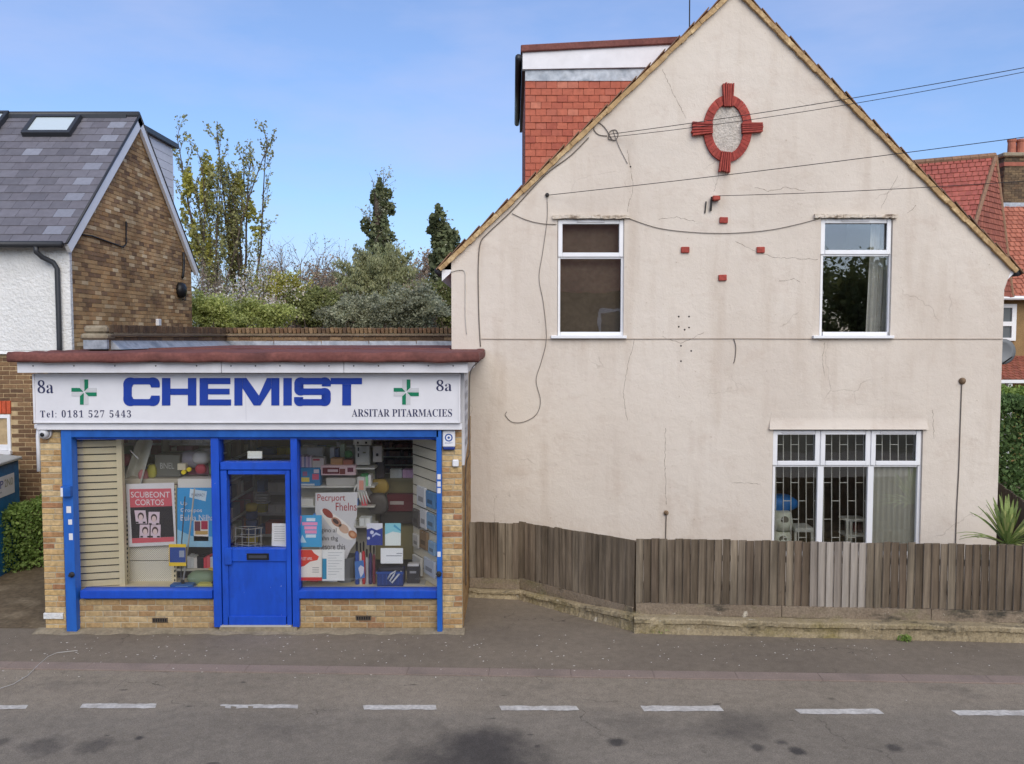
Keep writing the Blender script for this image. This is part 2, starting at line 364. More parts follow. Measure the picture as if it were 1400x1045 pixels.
def chipped(name, c0, c1):
    t = NT(name); base = t.ramp(t.noise(1.6, detail=5), [(0.3, c0), (0.7, c1)])
    v = t.ramp(t.noise(14, (1, 1, 0.25), 6), [(0.25, (0.86,) * 3), (0.75, (1.12,) * 3)]); base = t.mix(1.0, base, v, 'MULTIPLY')
    dirt = t.mix(1.0, t.mask(t.noise(3.5, (1, 1, 0.5), 6, 0.7), 0.55, 0.75), (0.45,) * 3 + (1,), 'MULTIPLY'); base = t.mix(dirt, base, lin(30, 52, 98))
    chip = t.mask(t.noise(26, detail=3, rough=0.7), 0.735, 0.75); base = t.mix(chip, base, lin(170, 176, 190))
    t.bump(t.noise(30, (1, 1, 0.3), 4), 0.15, 0.003); return t.done(base, 0.45, 0.4)
M['blue'] = chipped('blue_paint', lin(20, 68, 176), lin(26, 80, 188)); M['guide'] = chipped('faded_blue_paint', lin(32, 90, 176), lin(40, 102, 184))
M['path'] = mk('brown_path', [lin(122, 107, 85), lin(104, 90, 70), lin(136, 121, 98)], nscale=2, fscale=20, namt=.25, bump=.6, bscale=30)
M['bluesh'] = mk('blue_shutter_box', [lin(34, 92, 172), lin(28, 80, 158)], nscale=2, namt=0.14, fscale=9, rough=0.5, bump=0.1)
M['navy'] = flat('sign_blue', lin(24, 58, 150), 0.4)
M['ink'] = flat('dark_ink', lin(44, 48, 84), 0.5)
M['green'] = flat('cross_green', lin(18, 118, 84), 0.4)
M['silver'] = flat('cross_grey', lin(196, 197, 200), 0.4)
M['black'] = flat('black_plastic', lin(28, 28, 30), 0.45)
M['gutter'] = flat('grey_gutter', lin(52, 54, 58), 0.4)
M['dark'] = flat('dark_metal', lin(44, 42, 42), 0.6)
M['cable'] = flat('cable_sheath', lin(104, 96, 89), 0.6)
M['wcable'] = flat('pale_cable', lin(180, 176, 168), 0.6)
M['glass'] = glass('window_glass', 0.12, wav=0.06)
M['sglass'] = glass('shop_glass', 0.06, tint=(0.99, 0.99, 0.99, 1), wav=0.03)
M['tile'] = mk('clay_tile', [lin(168, 92, 72), lin(178, 102, 80), lin(158, 84, 68), lin(186, 116, 94)], src='obj', namt=0.14, fscale=12, bump=0.4, bscale=50)
M['tile_i'] = mk('clay_roof', [lin(150, 82, 72), lin(164, 92, 80), lin(142, 76, 68)], src='island', namt=0.16, fscale=7, bump=0.4, bscale=50)
M['tile2_i'] = mk('brown_clay_roof', [lin(142, 84, 70), lin(158, 96, 78), lin(132, 78, 66)], src='island', namt=0.16, fscale=7, bump=0.4, bscale=50)
M['orange_i'] = mk('orange_clay_roof', [lin(166, 100, 80), lin(178, 112, 90), lin(156, 94, 76)], src='island', namt=0.16, fscale=7, bump=0.4, bscale=50)
M['verge'] = mk('verge_tile', [lin(124, 98, 80), lin(142, 110, 86), lin(110, 88, 74)], src='obj', namt=0.2, bump=0.5)
M['bed'] = mk('verge_mortar', [lin(190, 160, 116), lin(166, 136, 96), lin(200, 174, 132)], nscale=5, namt=0.22, fscale=20, bump=0.5, bscale=30)
M['redpaint'] = mk('red_paint', [lin(150, 58, 50), lin(164, 72, 61), lin(138, 52, 46)], src='obj', namt=0.24, fscale=18, rough=0.7, bump=0.3, bscale=40)
M['rough'] = mk('roughcast', [lin(206, 198, 188), lin(190, 182, 172)], nscale=8, namt=0.2, fscale=40, bump=1.0, bscale=34, dist=0.03)
M['slate'] = mk('slate', [lin(98, 96, 102), lin(106, 104, 110), lin(93, 91, 97), lin(112, 110, 117), lin(101, 98, 104)], src='obj', namt=0.1, fscale=9, rough=0.6, spec=0.4, bump=0.2, bscale=40)
M['paleslate'] = mk('new_slate', [lin(126, 128, 138), lin(136, 138, 148)], src='obj', namt=0.08, rough=0.6, bump=0.2)
M['render_w'] = mk('white_render', [lin(222, 222, 220), lin(212, 212, 210)], nscale=2, namt=0.06, fscale=8, bump=0.9, bscale=22, dist=0.03)
M['fence'] = m_fence(); M['bleach'] = m_bleached()
M['gravel'] = m_mossy('gravel_board', lin(126, 112, 96), lin(144, 130, 112), lin(122, 116, 86))
M['lowwall'] = m_mossy('mossy_concrete', lin(144, 130, 104), lin(170, 156, 128), lin(134, 122, 84))
M['pebble'] = mk('pebbledash', [lin(150, 122, 84), lin(134, 108, 74)], nscale=3, namt=0.25, fscale=40, bump=0.8, bscale=30)
M['bark'] = mk('bark', [lin(92, 80, 68), lin(70, 60, 52), lin(108, 98, 84)], nscale=6, bump=0.6, bscale=20)
M['twig'] = mk('twig', [lin(120, 108, 100), lin(96, 86, 80)], nscale=6, bump=0)
M['slat'] = mk('cream_slatwall', [lin(218, 207, 174)], namt=0.05, fscale=4, rough=0.5, bump=0)
M['slat2'] = mk('pale_slatwall', [lin(232, 226, 206)], namt=0.04, fscale=4, rough=0.5, bump=0)
M['room'] = mk('shop_wall', [lin(236, 234, 222)], namt=0.06, fscale=3, bump=0)
M['shelf'] = flat('shelf_steel', lin(220, 220, 212), 0.45)
M['shelfd'] = flat('shelf_back', lin(190, 186, 170), 0.6)
M['olive'] = flat('olive_panel', lin(146, 138, 98), 0.7)
M['floor'] = mk('shop_floor', [lin(200, 196, 184)], bump=0)
M['brownblind'] = mk('brown_blind', [lin(116, 102, 88), lin(102, 90, 78)], nscale=3, namt=0.15, bump=0)
M['darkroom'] = flat('dim_room', lin(86, 82, 74), 0.9)
M['curtain'] = mk('net_curtain', [lin(206, 204, 200)], namt=0.05, bump=0)
def C(r, g, b, rough=0.5):
    k = 'c_%d_%d_%d' % (r, g, b)
    if k not in M: M[k] = flat('colour_%d_%d_%d' % (r, g, b), lin(r, g, b), rough)
    return M[k]

# ---------------------------------------------------------------- lettering
def serif(s):
    o = ''
    for ch in s:
        if 'A' <= ch <= 'Z': o += chr(0x1D400 + ord(ch) - 65)
        elif 'a' <= ch <= 'z': o += chr(0x1D41A + ord(ch) - 97)
        elif '0' <= ch <= '9': o += chr(0x1D7CE + ord(ch) - 48)
        else: o += ch
    return o
def lettering(name, body, mat, parent, p0, p1, use_serif=False, thin=0.0, depth=0.0, shear=0.0, spacing=1.0, axis=None):
    """text stretched to fill the rectangle p0 (bottom left) .. p1 (top right) in an upright plane"""
    cu = bpy.data.curves.new(name, 'FONT'); cu.body = serif(body) if use_serif else body
    cu.size = 1; cu.offset = thin; cu.space_character = spacing; cu.resolution_u = 3
    ob = bpy.data.objects.new(name, cu); COL.objects.link(ob)
    bpy.context.view_layer.update()
    me0 = bpy.data.meshes.new_from_object(ob.evaluated_get(bpy.context.evaluated_depsgraph_get()))
    bpy.data.objects.remove(ob); bpy.data.curves.remove(cu)
    n = len(me0.vertices); co = np.zeros(n * 3); me0.vertices.foreach_get('co', co); co = co.reshape(-1, 3)
    mn = co.min(0); mxx = co.max(0); p0 = Vector(p0); p1 = Vector(p1)
    sx = 1 / max(mxx[0] - mn[0], 1e-6); sz = (p1.z - p0.z) / max(mxx[1] - mn[1], 1e-6)
    h = Vector((p1.x - p0.x, p1.y - p0.y, 0))
    mb = MB()
    V = [p0 + h * ((c[0] - mn[0]) * sx + shear * (c[1] - mn[1])) + Vector((0, 0, (c[1] - mn[1]) * sz)) for c in co]
    mb.add(V, [tuple(p.vertices) for p in me0.polygons]); bpy.data.meshes.remove(me0)
    return mb.build(name, mat, parent)
# ================================================================ SETTING
def struct(o): o['kind'] = 'structure'; return o
struct(MB().face([(-400, -300, -0.06), (400, -300, -0.06), (400, 700, -0.06), (-400, 700, -0.06)]).build('ground', M['ground']))
KL, KR = (-14.0, 9.82), (16.0, 8.74)              # outer (pavement) edge of the kerb, left and right
def kerb_y(x, off=0.0): return KL[1] + (KR[1] - KL[1]) * (x - KL[0]) / (KR[0] - KL[0]) + off
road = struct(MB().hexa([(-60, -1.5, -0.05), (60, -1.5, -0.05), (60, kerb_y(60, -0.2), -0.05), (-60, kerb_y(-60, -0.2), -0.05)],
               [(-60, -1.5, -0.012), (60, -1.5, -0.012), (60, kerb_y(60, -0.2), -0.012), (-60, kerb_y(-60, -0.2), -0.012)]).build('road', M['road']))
pv = MB()
pv.hexa([(-60, kerb_y(-60, 0.004), -0.05), (60, kerb_y(60, 0.004), -0.05), (60, 13.2, -0.05), (-60, 13.2, -0.05)],
        [(-60, kerb_y(-60, 0.004), 0.0), (60, kerb_y(60, 0.004), 0.0), (60, 13.2, 0.0), (-60, 13.2, 0.0)])
pavement = struct(pv.build('pavement', M['pave']))
kerb = bpy.data.objects.new('kerb', None); COL.objects.link(kerb); ORG['kerb'] = Vector((0, 0, 0)); kerb['kind'] = 'structure'
ka = math.atan2(KR[1] - KL[1], KR[0] - KL[0])
kme = unit_block('kerb_stone', (0.9135, 0.197, 0.10), M['kerb'], 0.003)
for i in range(-9, 10):
    x = i * 0.915 + 0.2
    link('kerb_stone', kme, (x, kerb_y(x, -0.098), -0.048), kerb, (0, 0, ka))
# broken white lane dashes
dme = None
dash_u = [(-62, 39, 965, 969), (113, 215, 963, 968), (302, 408, 964, 968), (497, 596, 965, 970), (683, 788, 966, 971), (876, 983, 966, 972), (1086, 1200, 970, 976), (1300, 1402, 972, 978)]
for (u0, u1, v0, v1) in dash_u:
    Ya = (EYE + 0.01) / ((EYE + 0.01 - at(700, v0, 10).z) / 10) if False else None
    def gy(v):
        y = (CY - v) / F; return (EYE + 0.008) * (math.cos(TILT) + y * math.sin(TILT)) / (math.sin(TILT) - y * math.cos(TILT))
    ya, yb = gy(v0 - 1), gy(v1 + 0.6)
    mb = MB(); n = 14
    xa, xb = XX(u0, ya, v0), XX(u1, ya, v0)
    top = [(xa + (xb - xa) * i / n + random.uniform(-.006, .006), ya + random.uniform(-.012, .006)) for i in range(n + 1)]
    bot = [(xa + 0.02 + (xb - xa) * i / n + random.uniform(-.006, .006), yb + random.uniform(-.006, .012)) for i in range(n + 1)]
    for i in range(n):
        if u0 == 302 and i in (0, 2, 5): 
            k = 0.5; q = [top[i], top[i + 1], tuple(np.array(top[i + 1]) * k + np.array(bot[i + 1]) * (1 - k)), tuple(np.array(top[i]) * .6 + np.array(bot[i]) * .4)]
        else: q = [top[i], top[i + 1], bot[i + 1], bot[i]]
        mb.face([(p[0], p[1], -0.008) for p in q])
    mb.build('dash', M['paint'], road)
# concrete strip at the foot of the shop, threshold slab, side path
sx0, sx1 = -6.05, -0.60
mb = MB(); n = 40
pts = [(sx0 + (sx1 - sx0) * i / n, 10.40 + 0.03 * math.sin(i * 1.7) + random.uniform(-.012, .012)) for i in range(n + 1)]
for i in range(n):
    a, b = pts[i], pts[i + 1]
    mb.hexa([(a[0], a[1], 0.001), (b[0], b[1], 0.001), (b[0], 10.62, 0.001), (a[0], 10.62, 0.001)], [(a[0], a[1], 0.006), (b[0], b[1], 0.006), (b[0], 10.56, 0.035), (a[0], 10.56, 0.035)])
struct(mb.build('shop_apron', M['concrete']))
mb = MB()
mb.hexa([(-12, 10.75, 0.002), (-5.93, 10.62, 0.002), (-5.93, 14.0, 0.002), (-12, 14.0, 0.002)], [(-12, 10.75, 0.006), (-5.93, 10.62, 0.006), (-5.93, 14.0, 0.03), (-12, 14.0, 0.03)])
struct(mb.build('side_path', M['path']))

# ================================================================ CHEMIST SHOP
YS = 10.55
shop = thing('chemist_shop', (-3.3, YS, 0), 'single-storey yellow brick chemist shop with blue shopfront and flat red roof', 'shop')
XL, XR = XX(57, YS, 700), XX(632, YS, 700)
PL, PR = XX(86, YS, 700), XX(604, YS, 700)      # inner edges of the brick piers
zsign_b = ZZ(579, 10.40)
# mortar cores
brk = unit_block('stock_brick', (0.215, 0.10, 0.065), M['stock'], 0.005, 0.0015)
def brick_run(parent, me, x0, x1, z0, z1, yf, mortar, ln=0.225, ch=0.075, back=0.22, split=None, skip=None, name='brick', depth=0.10):
    mname = 'mortar_bed'
    MB().box(x0 + 0.004, x1 - 0.004, yf + 0.007, yf + back, z0, z1).build(mname, mortar, parent)
    k = 0; z = z0 + ch / 2
    while z < z1 - 0.02:
        xs = []; x = x0 - (ln / 2 if k % 2 else 0)
        if split: xs = split[k % len(split)]
        else:
            while x < x1 - 0.03:
                a, b = max(x, x0), min(x + ln, x1)
                if b - a > 0.05: xs.append((a, b))
                x += ln
        for a, b in xs:
            if skip and skip((a + b) / 2, z): continue
            o = link(name, me, ((a + b) / 2, yf + depth / 2 + random.uniform(-.003, .003), z), parent, (0, random.uniform(-.008, .008), 0), ((b - a - 0.010) / 0.215, 1, 1 + random.uniform(-.05, .03)))
        z += ch; k += 1
lpier = MB().box(XL, PL, YS + 0.12, YS + 0.30, 0, 2.62).build('pier_core', M['mortar'], shop)
w_ = PL - XL
def pier_split(x0, x1):
    w = x1 - x0; return [[(x0, x0 + w * .62), (x0 + w * .62, x1)], [(x0, x1)], [(x0, x0 + w * .4), (x0 + w * .4, x1)], [(x0, x1)], [(x0, x0 + w * .55), (x0 + w * .55, x1)]]
brkp = unit_block('pier_brick', (0.215, 0.10, 0.065), M['stockp'], 0.006, 0.003)
brick_run(shop, brkp, XL, PL, 0.0, 2.62, YS, M['mortar'], split=pier_split(XL, PL))
brick_run(shop, brkp, PR, XR, 0.0, 2.62, YS, M['mortar'], split=pier_split(PR, XR))
D0, D1 = XX(298, YS, 760), XX(404, YS, 760)     # door frame outer
Zr = ZZ(820, YS)                                   # top of the stall riser
brick_run(shop, brk, PL + 0.02, D0 - 0.002, 0.03, Zr, YS, M['mortar'], ch=(Zr - 0.03) / 5)
brick_run(shop, brk, D1 + 0.002, PR - 0.002, 0.03, Zr, YS, M['mortar'], ch=(Zr - 0.03) / 5)
for u, v in ((219, 848), (497, 845)):              # air bricks
    c = at(u, v, YS); a = MB().box(c.x - .10, c.x + .10, YS - .006, YS + .01, c.z - .032, c.z + .032).build('air_brick', C(92, 80, 66), shop)
    for i in range(6): MB().box(c.x - .085 + i * .03, c.x - .067 + i * .03, YS - .009, YS - .006, c.z - .02, c.z + .02).build('vent_hole', M['black'], a)
MB().box(XL - .012, PL - .03, YS - .018, YS + .06, ZZ(846, YS), ZZ(838, YS)).build('painted_brick', M['render_w'], shop, bevel=.004)
# side and back walls (outside)
wall_i = M['oldbrick_i']
def brick_sheet(mb, P, ux, n_out, L, Hh, bl=0.225, bh=0.075, th=0.008, half=True, clip=None, fl=0.215, fh=0.065):
    """many small bricks on a plane: P origin, ux along, z up"""
    P = Vector(P); ux = Vector(ux).normalized(); no = Vector(n_out)
    for k in range(int(Hh / bh)):
        s = -bl / 2 if (k % 2 and half) else 0
        while s < L - 0.02:
            a, b = max(s, 0) + .005, min(s + bl, L) - .005; s += bl
            z0 = k * bh + .005; z1 = z0 + fh
            if b - a < 0.04: continue
            q = [(a, z0), (b, z0), (b, z1), (a, z1)]
            if clip and not all(clip(x, z) for x, z in q): continue
            pr = no * (th + random.uniform(-.002, .002))
            A = [P + ux * x + Vector((0, 0, z)) for x, z in q]; B = [p + pr for p in A]
            mb.add(A + B, [(4, 5, 6, 7), (0, 1, 5, 4), (1, 2, 6, 5), (2, 3, 7, 6), (3, 0, 4, 7)])
YH = 12.70                                         # face of the cream house
mb = MB().box(XR - .30, XR - .004, YS + .09, YH, 0, 3.45); mb.build('side_wall', M['mortar'], shop)
mb = MB(); brick_sheet(mb, (XR - .004, YS + .12, 0), (0, 1, 0), (1, 0, 0), YH - YS - .14, 2.6); o = mb.build('side_brickwork', mk('side_stock', [lin(150, 118, 76), lin(168, 134, 90), lin(134, 100, 66)], src='island', namt=.25), shop); o['kind'] = 'stuff'
MB().box(XL + .004, XL + .26, YS + .23, 16.9, 0, 3.45).build('side_wall', M['oldmortar'], shop)
MB().box(XL + .26, -0.94, 16.64, 16.9, 0, 3.5).build('back_wall', M['oldmortar'], shop)
MB().box(XL + .26, XR - .3, YS - .08, YS + .16, zsign_b + .0, 3.44).build('beam', M['mortar'], shop)
# flat roof with rolled red edge
ZR = 3.57
yf = 10.15
rx0, rx1 = XX(9, yf, 487), XX(654, yf, 487)
zc0, zc1 = ZZ(495.5, yf), ZZ(478, yf)
roof = MB().hexa([(rx0 + .05, yf + .05, 3.47), (rx1 - .05, yf + .05, 3.47), (rx1 - .05, YH + .004 - .01, 3.47), (rx0 + .05, YH, 3.47)], [(rx0 + .05, yf + .05, 3.535), (rx1 - .05, yf + .05, 3.535), (rx1 - .05, YH - .006, 3.555), (rx0 + .05, YH, 3.555)])
roof.box(-5.58, -0.94, YH, 16.63, 3.47, 3.57)
roof = roof.build('roof', M['redroof'], shop)
def rolled(p0, p1, name='roof_edge'):
    mb = MB(); p0 = Vector(p0); p1 = Vector(p1); n = 36; a = (p1 - p0).normalized(); s = Vector((a.y, -a.x, 0))
    prof = [(0.10, -.02), (0.004, -.020), (-.006, .012), (-.005, .060), (.003, .085), (.03, .100), (.09, .098), (.15, .075), (.19, .04), (.19, -.02)]
    V = []
    for i in range(n + 1):
        p = p0.lerp(p1, i / n); wob = 0.006 * math.sin(i * 1.3) + random.uniform(-.005, .005)
        for d, h in prof: V.append(p - s * (d + wob * .5) + Vector((0, 0, h + wob)))
    k = len(prof); Fc = [(i * k + j, i * k + (j + 1) % k, (i + 1) * k + (j + 1) % k, (i + 1) * k + j) for i in range(n) for j in range(k)]
    Fc += [tuple(range(k)), tuple(range(n * k, n * k + k))]
    mb.add(V, Fc); return mb.build(name, M['redroof'], roof, smooth=True)
zb = zc0 + .02
rolled((rx0, yf, zb), (rx1, yf, zb))
rolled((rx1, yf + .02, zb + .003), (rx1, YH - .01, zb + .003))
rolled((rx0, 13.4, zb + .003), (rx0, yf + .02, zb + .003))
# white eaves board, in three lengths, with its screws; returns at the right end
fy = 10.24
ex = [XX(23, fy, 503), XX(302.5, fy, 503), XX(470, fy, 503), XX(640, fy, 503)]
ez0, ez1 = ZZ(510, fy), ZZ(496.5, fy)
for i in range(3):
    b = MB().box(ex[i] + .003, ex[i + 1] - .003, fy, fy + .02, ez0, ez1 + .01).build('eaves_board', M['white'], shop, bevel=.003)
    for k in range(5):
        x = ex[i] + (ex[i + 1] - ex[i]) * (k + .4) / 5; MB().lathe((x, fy + .002, ez1 - .035), [(.009, .0), (.009, .005), (.004, .007)], 8, 'y').build('screw', M['gutter'], b)
MB().box(ex[3] - .02, ex[3] - .002, fy + .022, 12.2, ez0 + .002, ez1 + .008).build('eaves_board', M['white'], shop)
MB().box(ex[0] + .002, ex[0] + .02, fy + .022, 12.2, ez0 + .002, ez1 + .008).build('eaves_board', M['white'], shop)
MB().box(ex[0] + .02, ex[3] - .022, fy + .022, YS - .082, ez0 + .01, ez0 + .03).build('soffit', M['white'], shop)
# sign
ys = 10.40
sx = [XX(47, ys, 545), XX(628, ys, 545)]; sz0, sz1 = ZZ(578, ys), ZZ(510.5, ys)
sign = MB().box(sx[0], sx[1], ys, ys + .09, sz0, sz1 - .004).build('sign_board', M['sign'], shop)
for x in sx: MB().box(x - .012, x + .012, ys - .012, ys + .10, sz0 - .005, sz1 - .01).build('sign_trim', M['white'], sign)
MB().box(sx[0] + .013, sx[1] - .013, ys - .010, ys + .002, sz0 - .006, sz0 + .012).build('sign_trim', M['white'], sign)
xj = XX(336, ys, 545); MB().box(xj - .0015, xj + .0015, ys - .0015, ys + .01, sz0 + .02, sz1 - .02).build('panel_joint', C(176, 178, 188), sign)
MB().box(sx[0] + .0, sx[1] + .03, ys + .03, YS - .081, zsign_b - .085, zsign_b - .006).build('lower_trim', M['white'], shop, bevel=.004)
S = lambda u, v, d=0.0: at(u, v, ys - .003 - d)
def glyph(name, polys): 
    mb = MB()
    for p in polys: mb.prism([S(*q) for q in p], .004)
    return mb.build(name, M['navy'], sign)
def stroke(name, pts, rad=8.5, hx=5.6, hz=4.4):
    P = [Vector((x, y)) for x, y in pts]; path = [P[0]]
    for i in range(1, len(P) - 1):
        a, b, c = P[i - 1], P[i], P[i + 1]; r = min(rad, (b - a).length * .95 if i == 1 else (b - a).length / 2, (c - b).length * .95 if i == len(P) - 2 else (c - b).length / 2)
        s, e = b + (a - b).normalized() * r, b + (c - b).normalized() * r
        for k in range(9):
            t = k / 8; path.append(s.lerp(b, t).lerp(b.lerp(e, t), t))
    path.append(P[-1]); A = []; B = []
    for i, p in enumerate(path):
        d = (path[min(i + 1, len(path) - 1)] - path[max(i - 1, 0)]).normalized(); n = Vector((-d.y, d.x)); h = abs(n.x) * hx + abs(n.y) * hz
        A.append(S(*(p + n * h))); B.append(S(*(p - n * h)))
    return MB().strip(A, B, .004).build(name, M['navy'], sign)
def rect(a, b, c, d): return [(a, d), (b, d), (b, c), (a, c)]
stroke('letter', [(212.6, 530), (212.6, 521.3), (174.6, 521.3), (174.6, 550.2), (212.6, 550.2), (212.6, 541)])
glyph('letter', [rect(221.5, 233, 517, 554.5), rect(257, 268.5, 517, 554.5), rect(233.2, 256.8, 531.5, 540)])
glyph('letter', [rect(273, 284.5, 517, 554.5), rect(284.7, 315, 517, 525.3), rect(284.7, 314, 531.6, 539.4), rect(284.7, 316, 546.3, 554.5)])
glyph('letter', [rect(320.5, 331.5, 517, 554.5), rect(371, 382, 517, 554.5), [(331.7, 517), (337, 517), (354, 541), (354, 554.5), (347, 554.5), (331.7, 531)], [(370.8, 517), (365, 517), (354.2, 541), (354.2, 554.5), (356, 554.5), (370.8, 531)]])
glyph('letter', [rect(387.5, 399, 517, 554.5)])
stroke('letter', [(446.5, 528.5), (446.5, 521.3), (408.4, 521.3), (408.4, 535.7), (446.3, 535.7), (446.3, 550.2), (408, 550.2), (408, 543)], 7.5)
glyph('letter', [rect(452, 495, 517, 525.5), rect(468, 480, 525.7, 554.5)])
for cu_ in (115, 555.5):
    cr_ = []
    for k in range(4):
        for col, sgn in (('green', 1), ('silver', -1)):
            pl = [(sgn * .5, 1.2), (sgn * 5.6, 6.0), (sgn * 5.6, 17.2), (sgn * .5, 17.2)]
            if sgn < 0: pl = pl[::-1]
            rot = lambda x, y: [(x, y), (y, -x), (-x, -y), (-y, x)][k]
            q = [rot(*p) for p in pl]
            MB().prism([S(cu_ + x, 536.2 - y) for x, y in q][::-1], .003).build('cross_arm', M[col], sign)
lettering('number_lettering', '8a', M['ink'], sign, S(51.5, 538), S(72.5, 520), True, -0.006)
lettering('number_lettering', '8a', M['ink'], sign, S(596.5, 535), S(617.5, 519.5), True, -0.006)
lettering('telephone_lettering', 'Tel: 0181 527 5443', M['ink'], sign, S(55, 571), S(179, 561), True, -0.004, spacing=1.25)
lettering('name_lettering', 'ARSITAR PITARMACIES', M['ink'], sign, S(481, 570), S(618, 559.5), True, -0.003)
# side sign on the right flank
xs_ = XR + .03
ya, yb = YS + .03, YS + 1.05
sd_ = MB().hexa([(xs_ - .05, ya, 2.12), (xs_, ya, 2.12), (xs_, ya + .75, 2.32), (xs_ - .05, ya + .75, 2.32)], [(xs_ - .05, ya, 3.42), (xs_, ya, 3.42), (xs_, yb, 3.42), (xs_ - .05, yb, 3.42)]).build('side_sign', C(196, 196, 200), shop)
for i, wd in enumerate(('PHARMACY', 'OPEN', 'MON FRI', '9 00 6 30', 'SAT 9 00', 'TO 5 30', 'SUN')):
    z = 3.24 - i * .15; lettering('hours_lettering', wd, C(120, 122, 132), sd_, (xs_ + .003, ya + .12, z), (xs_ + .003, ya + .72, z + .09))
# blue shutter box and shopfront frame
yF = 10.49
zt0, zt1 = ZZ(598, yF), ZZ(587, yF)
MB().box(XX(98, yF, 592), XX(600, yF, 592), yF - .03, YS + .02, zt0, zt1 + .005).build('shutter_box', M['bluesh'], shop, bevel=.006)
def post(u0, u1, v0, v1, y0, y1, name='post', mat='blue', par=shop, v=None):
    v = v or (v0 + v1) / 2; return MB().box(XX(u0, y0, v), XX(u1, y0, v), y0, y1, max(ZZ(v1, y0), .012), ZZ(v0, y0)).build(name, M[mat], par, bevel=.004)
gl = post(87, 101, 588, 866, yF - .03, YS + .05, 'shutter_guide', 'guide'); gr = post(597, 604, 588, 864, yF - .03, YS + .05, 'shutter_guide', 'guide')
for (u, v, w2, h2) in ((94, 697, 6, 9), (96, 714, 5, 7), (97, 734, 5, 9)): 
    a, b = at(u - w2 / 2, v + h2 / 2, yF - .032), at(u + w2 / 2, v - h2 / 2, yF - .032); MB().box(a.x, b.x, yF - .034, yF - .031, a.z, b.z).build('sticker', M['white'], gl)
for v in (652, 662, 671, 758): 
    a, b = at(598, v + 3.5, yF - .032), at(602.5, v - 3.5, yF - .032); MB().box(a.x, b.x, yF - .034, yF - .031, a.z, b.z).build('sticker', M['white'], gr)
c = at(91, 672, yF - .07); kb = MB().box(c.x - .06, c.x + .06, yF - .10, yF - .032, c.z - .065, c.z + .065).build('key_box', M['bluesh'], shop, bevel=.006)
MB().box(c.x - .058, c.x - .03, yF - .104, yF - .10, c.z - .06, c.z + .05).build('key_box_face', M['white'], kb)
for u, v in ((98, 786), (600, 785)):
    c = at(u, v, yF - .04); MB().lathe((c.x, yF - .03, c.z), [(.035, 0), (.035, .02), (.018, .03), (.018, .06)], 12, 'y').build('lock_bolt', M['dark'], shop)
# mullions, rails
yG = YS + .05
zs0, zs1 = ZZ(819, yF), ZZ(808, yF)
MB().box(XX(109, yF, 812), XX(290, yF, 812) - .002, yF + .003, YS + .12, zs0, zs1).build('sill_rail', M['blue'], shop, bevel=.006)
MB().box(XX(407.5, yF, 812) + .002, XX(597, yF, 812) + .01, yF + .003, YS + .12, zs0, zs1).build('sill_rail', M['blue'], shop, bevel=.006)
MB().box(XX(103, yF, 600), XX(598, yF, 600), yF + .02, YS + .09, zt0 - .03, zt0 + .002).build('head_rail', M['blue'], shop)
m1 = post(290, 301, 598, 858, yF, YS + .12, 'mullion'); m2 = post(398.5, 407.5, 598, 858, yF, YS + .12, 'mullion')
post(301, 399, 632.5, 642.5, yF + .004, YS + .11, 'transom')
def pane(u0, u1, v0, v1, y, par, mat='sglass', name='pane'):
    a, b = at(u0, v1, y), at(u1, v0, y); return MB().box(a.x, b.x, y, y + .006, a.z, b.z).build(name, M[mat], par)
pane(102, 292, 597, 810, yG, shop, name='window_pane'); pane(406, 599, 597, 810, yG, shop, name='window_pane'); pane(299, 400, 599, 634, yG, shop, name='transom_pane')
# door: stiles, rails, pane, panel, letterbox, push plate
door = MB()
yD = yF + .015
B = lambda u0, u1, v0, v1, y0, y1, mb: mb.box(XX(u0, y0, (v0 + v1) / 2), XX(u1, y0, (v0 + v1) / 2), y0, y1, ZZ(v1, y0), ZZ(v0, y0))
B(303, 311.5, 643.5, 855, yD, YS + .08, door); B(391, 397.5, 643.5, 855, yD, YS + .08, door)
B(311.5, 391, 643.5, 649, yD, YS + .08, door); B(311.5, 391, 751, 768, yD, YS + .08, door); B(311.5, 391, 843, 855, yD, YS + .08, door)
door = door.build('door', M['blue'], shop, bevel=.004)
B(311, 391.5, 767.5, 843.5, yD + .02, YS + .06, MB()) .build('kick_panel', M['blue'], door)
pane(311, 391.5, 648, 752, YS + .05, door, name='door_pane')
lb = B(337, 367.5, 757, 766, yD - .012, yD - .001, MB()).build('letterbox', M['black'], door, bevel=.003)
B(340, 364.5, 759.5, 763.5, yD - .015, yD - .012, MB()).build('letter_flap', C(60, 62, 70), lb)
B(307, 316.5, 749.5, 772.5, yD - .03, yD - .001, MB()).build('push_plate', M['blue'], door, bevel=.004)
B(301.5, 398, 855.5, 858.5, yD - .02, YS + .12, MB()).build('threshold', M['wcable'], shop)
B(300, 406, 857.8, 866, 10.475, YS + .2, MB()).build('door_step', M['concrete'], shop)

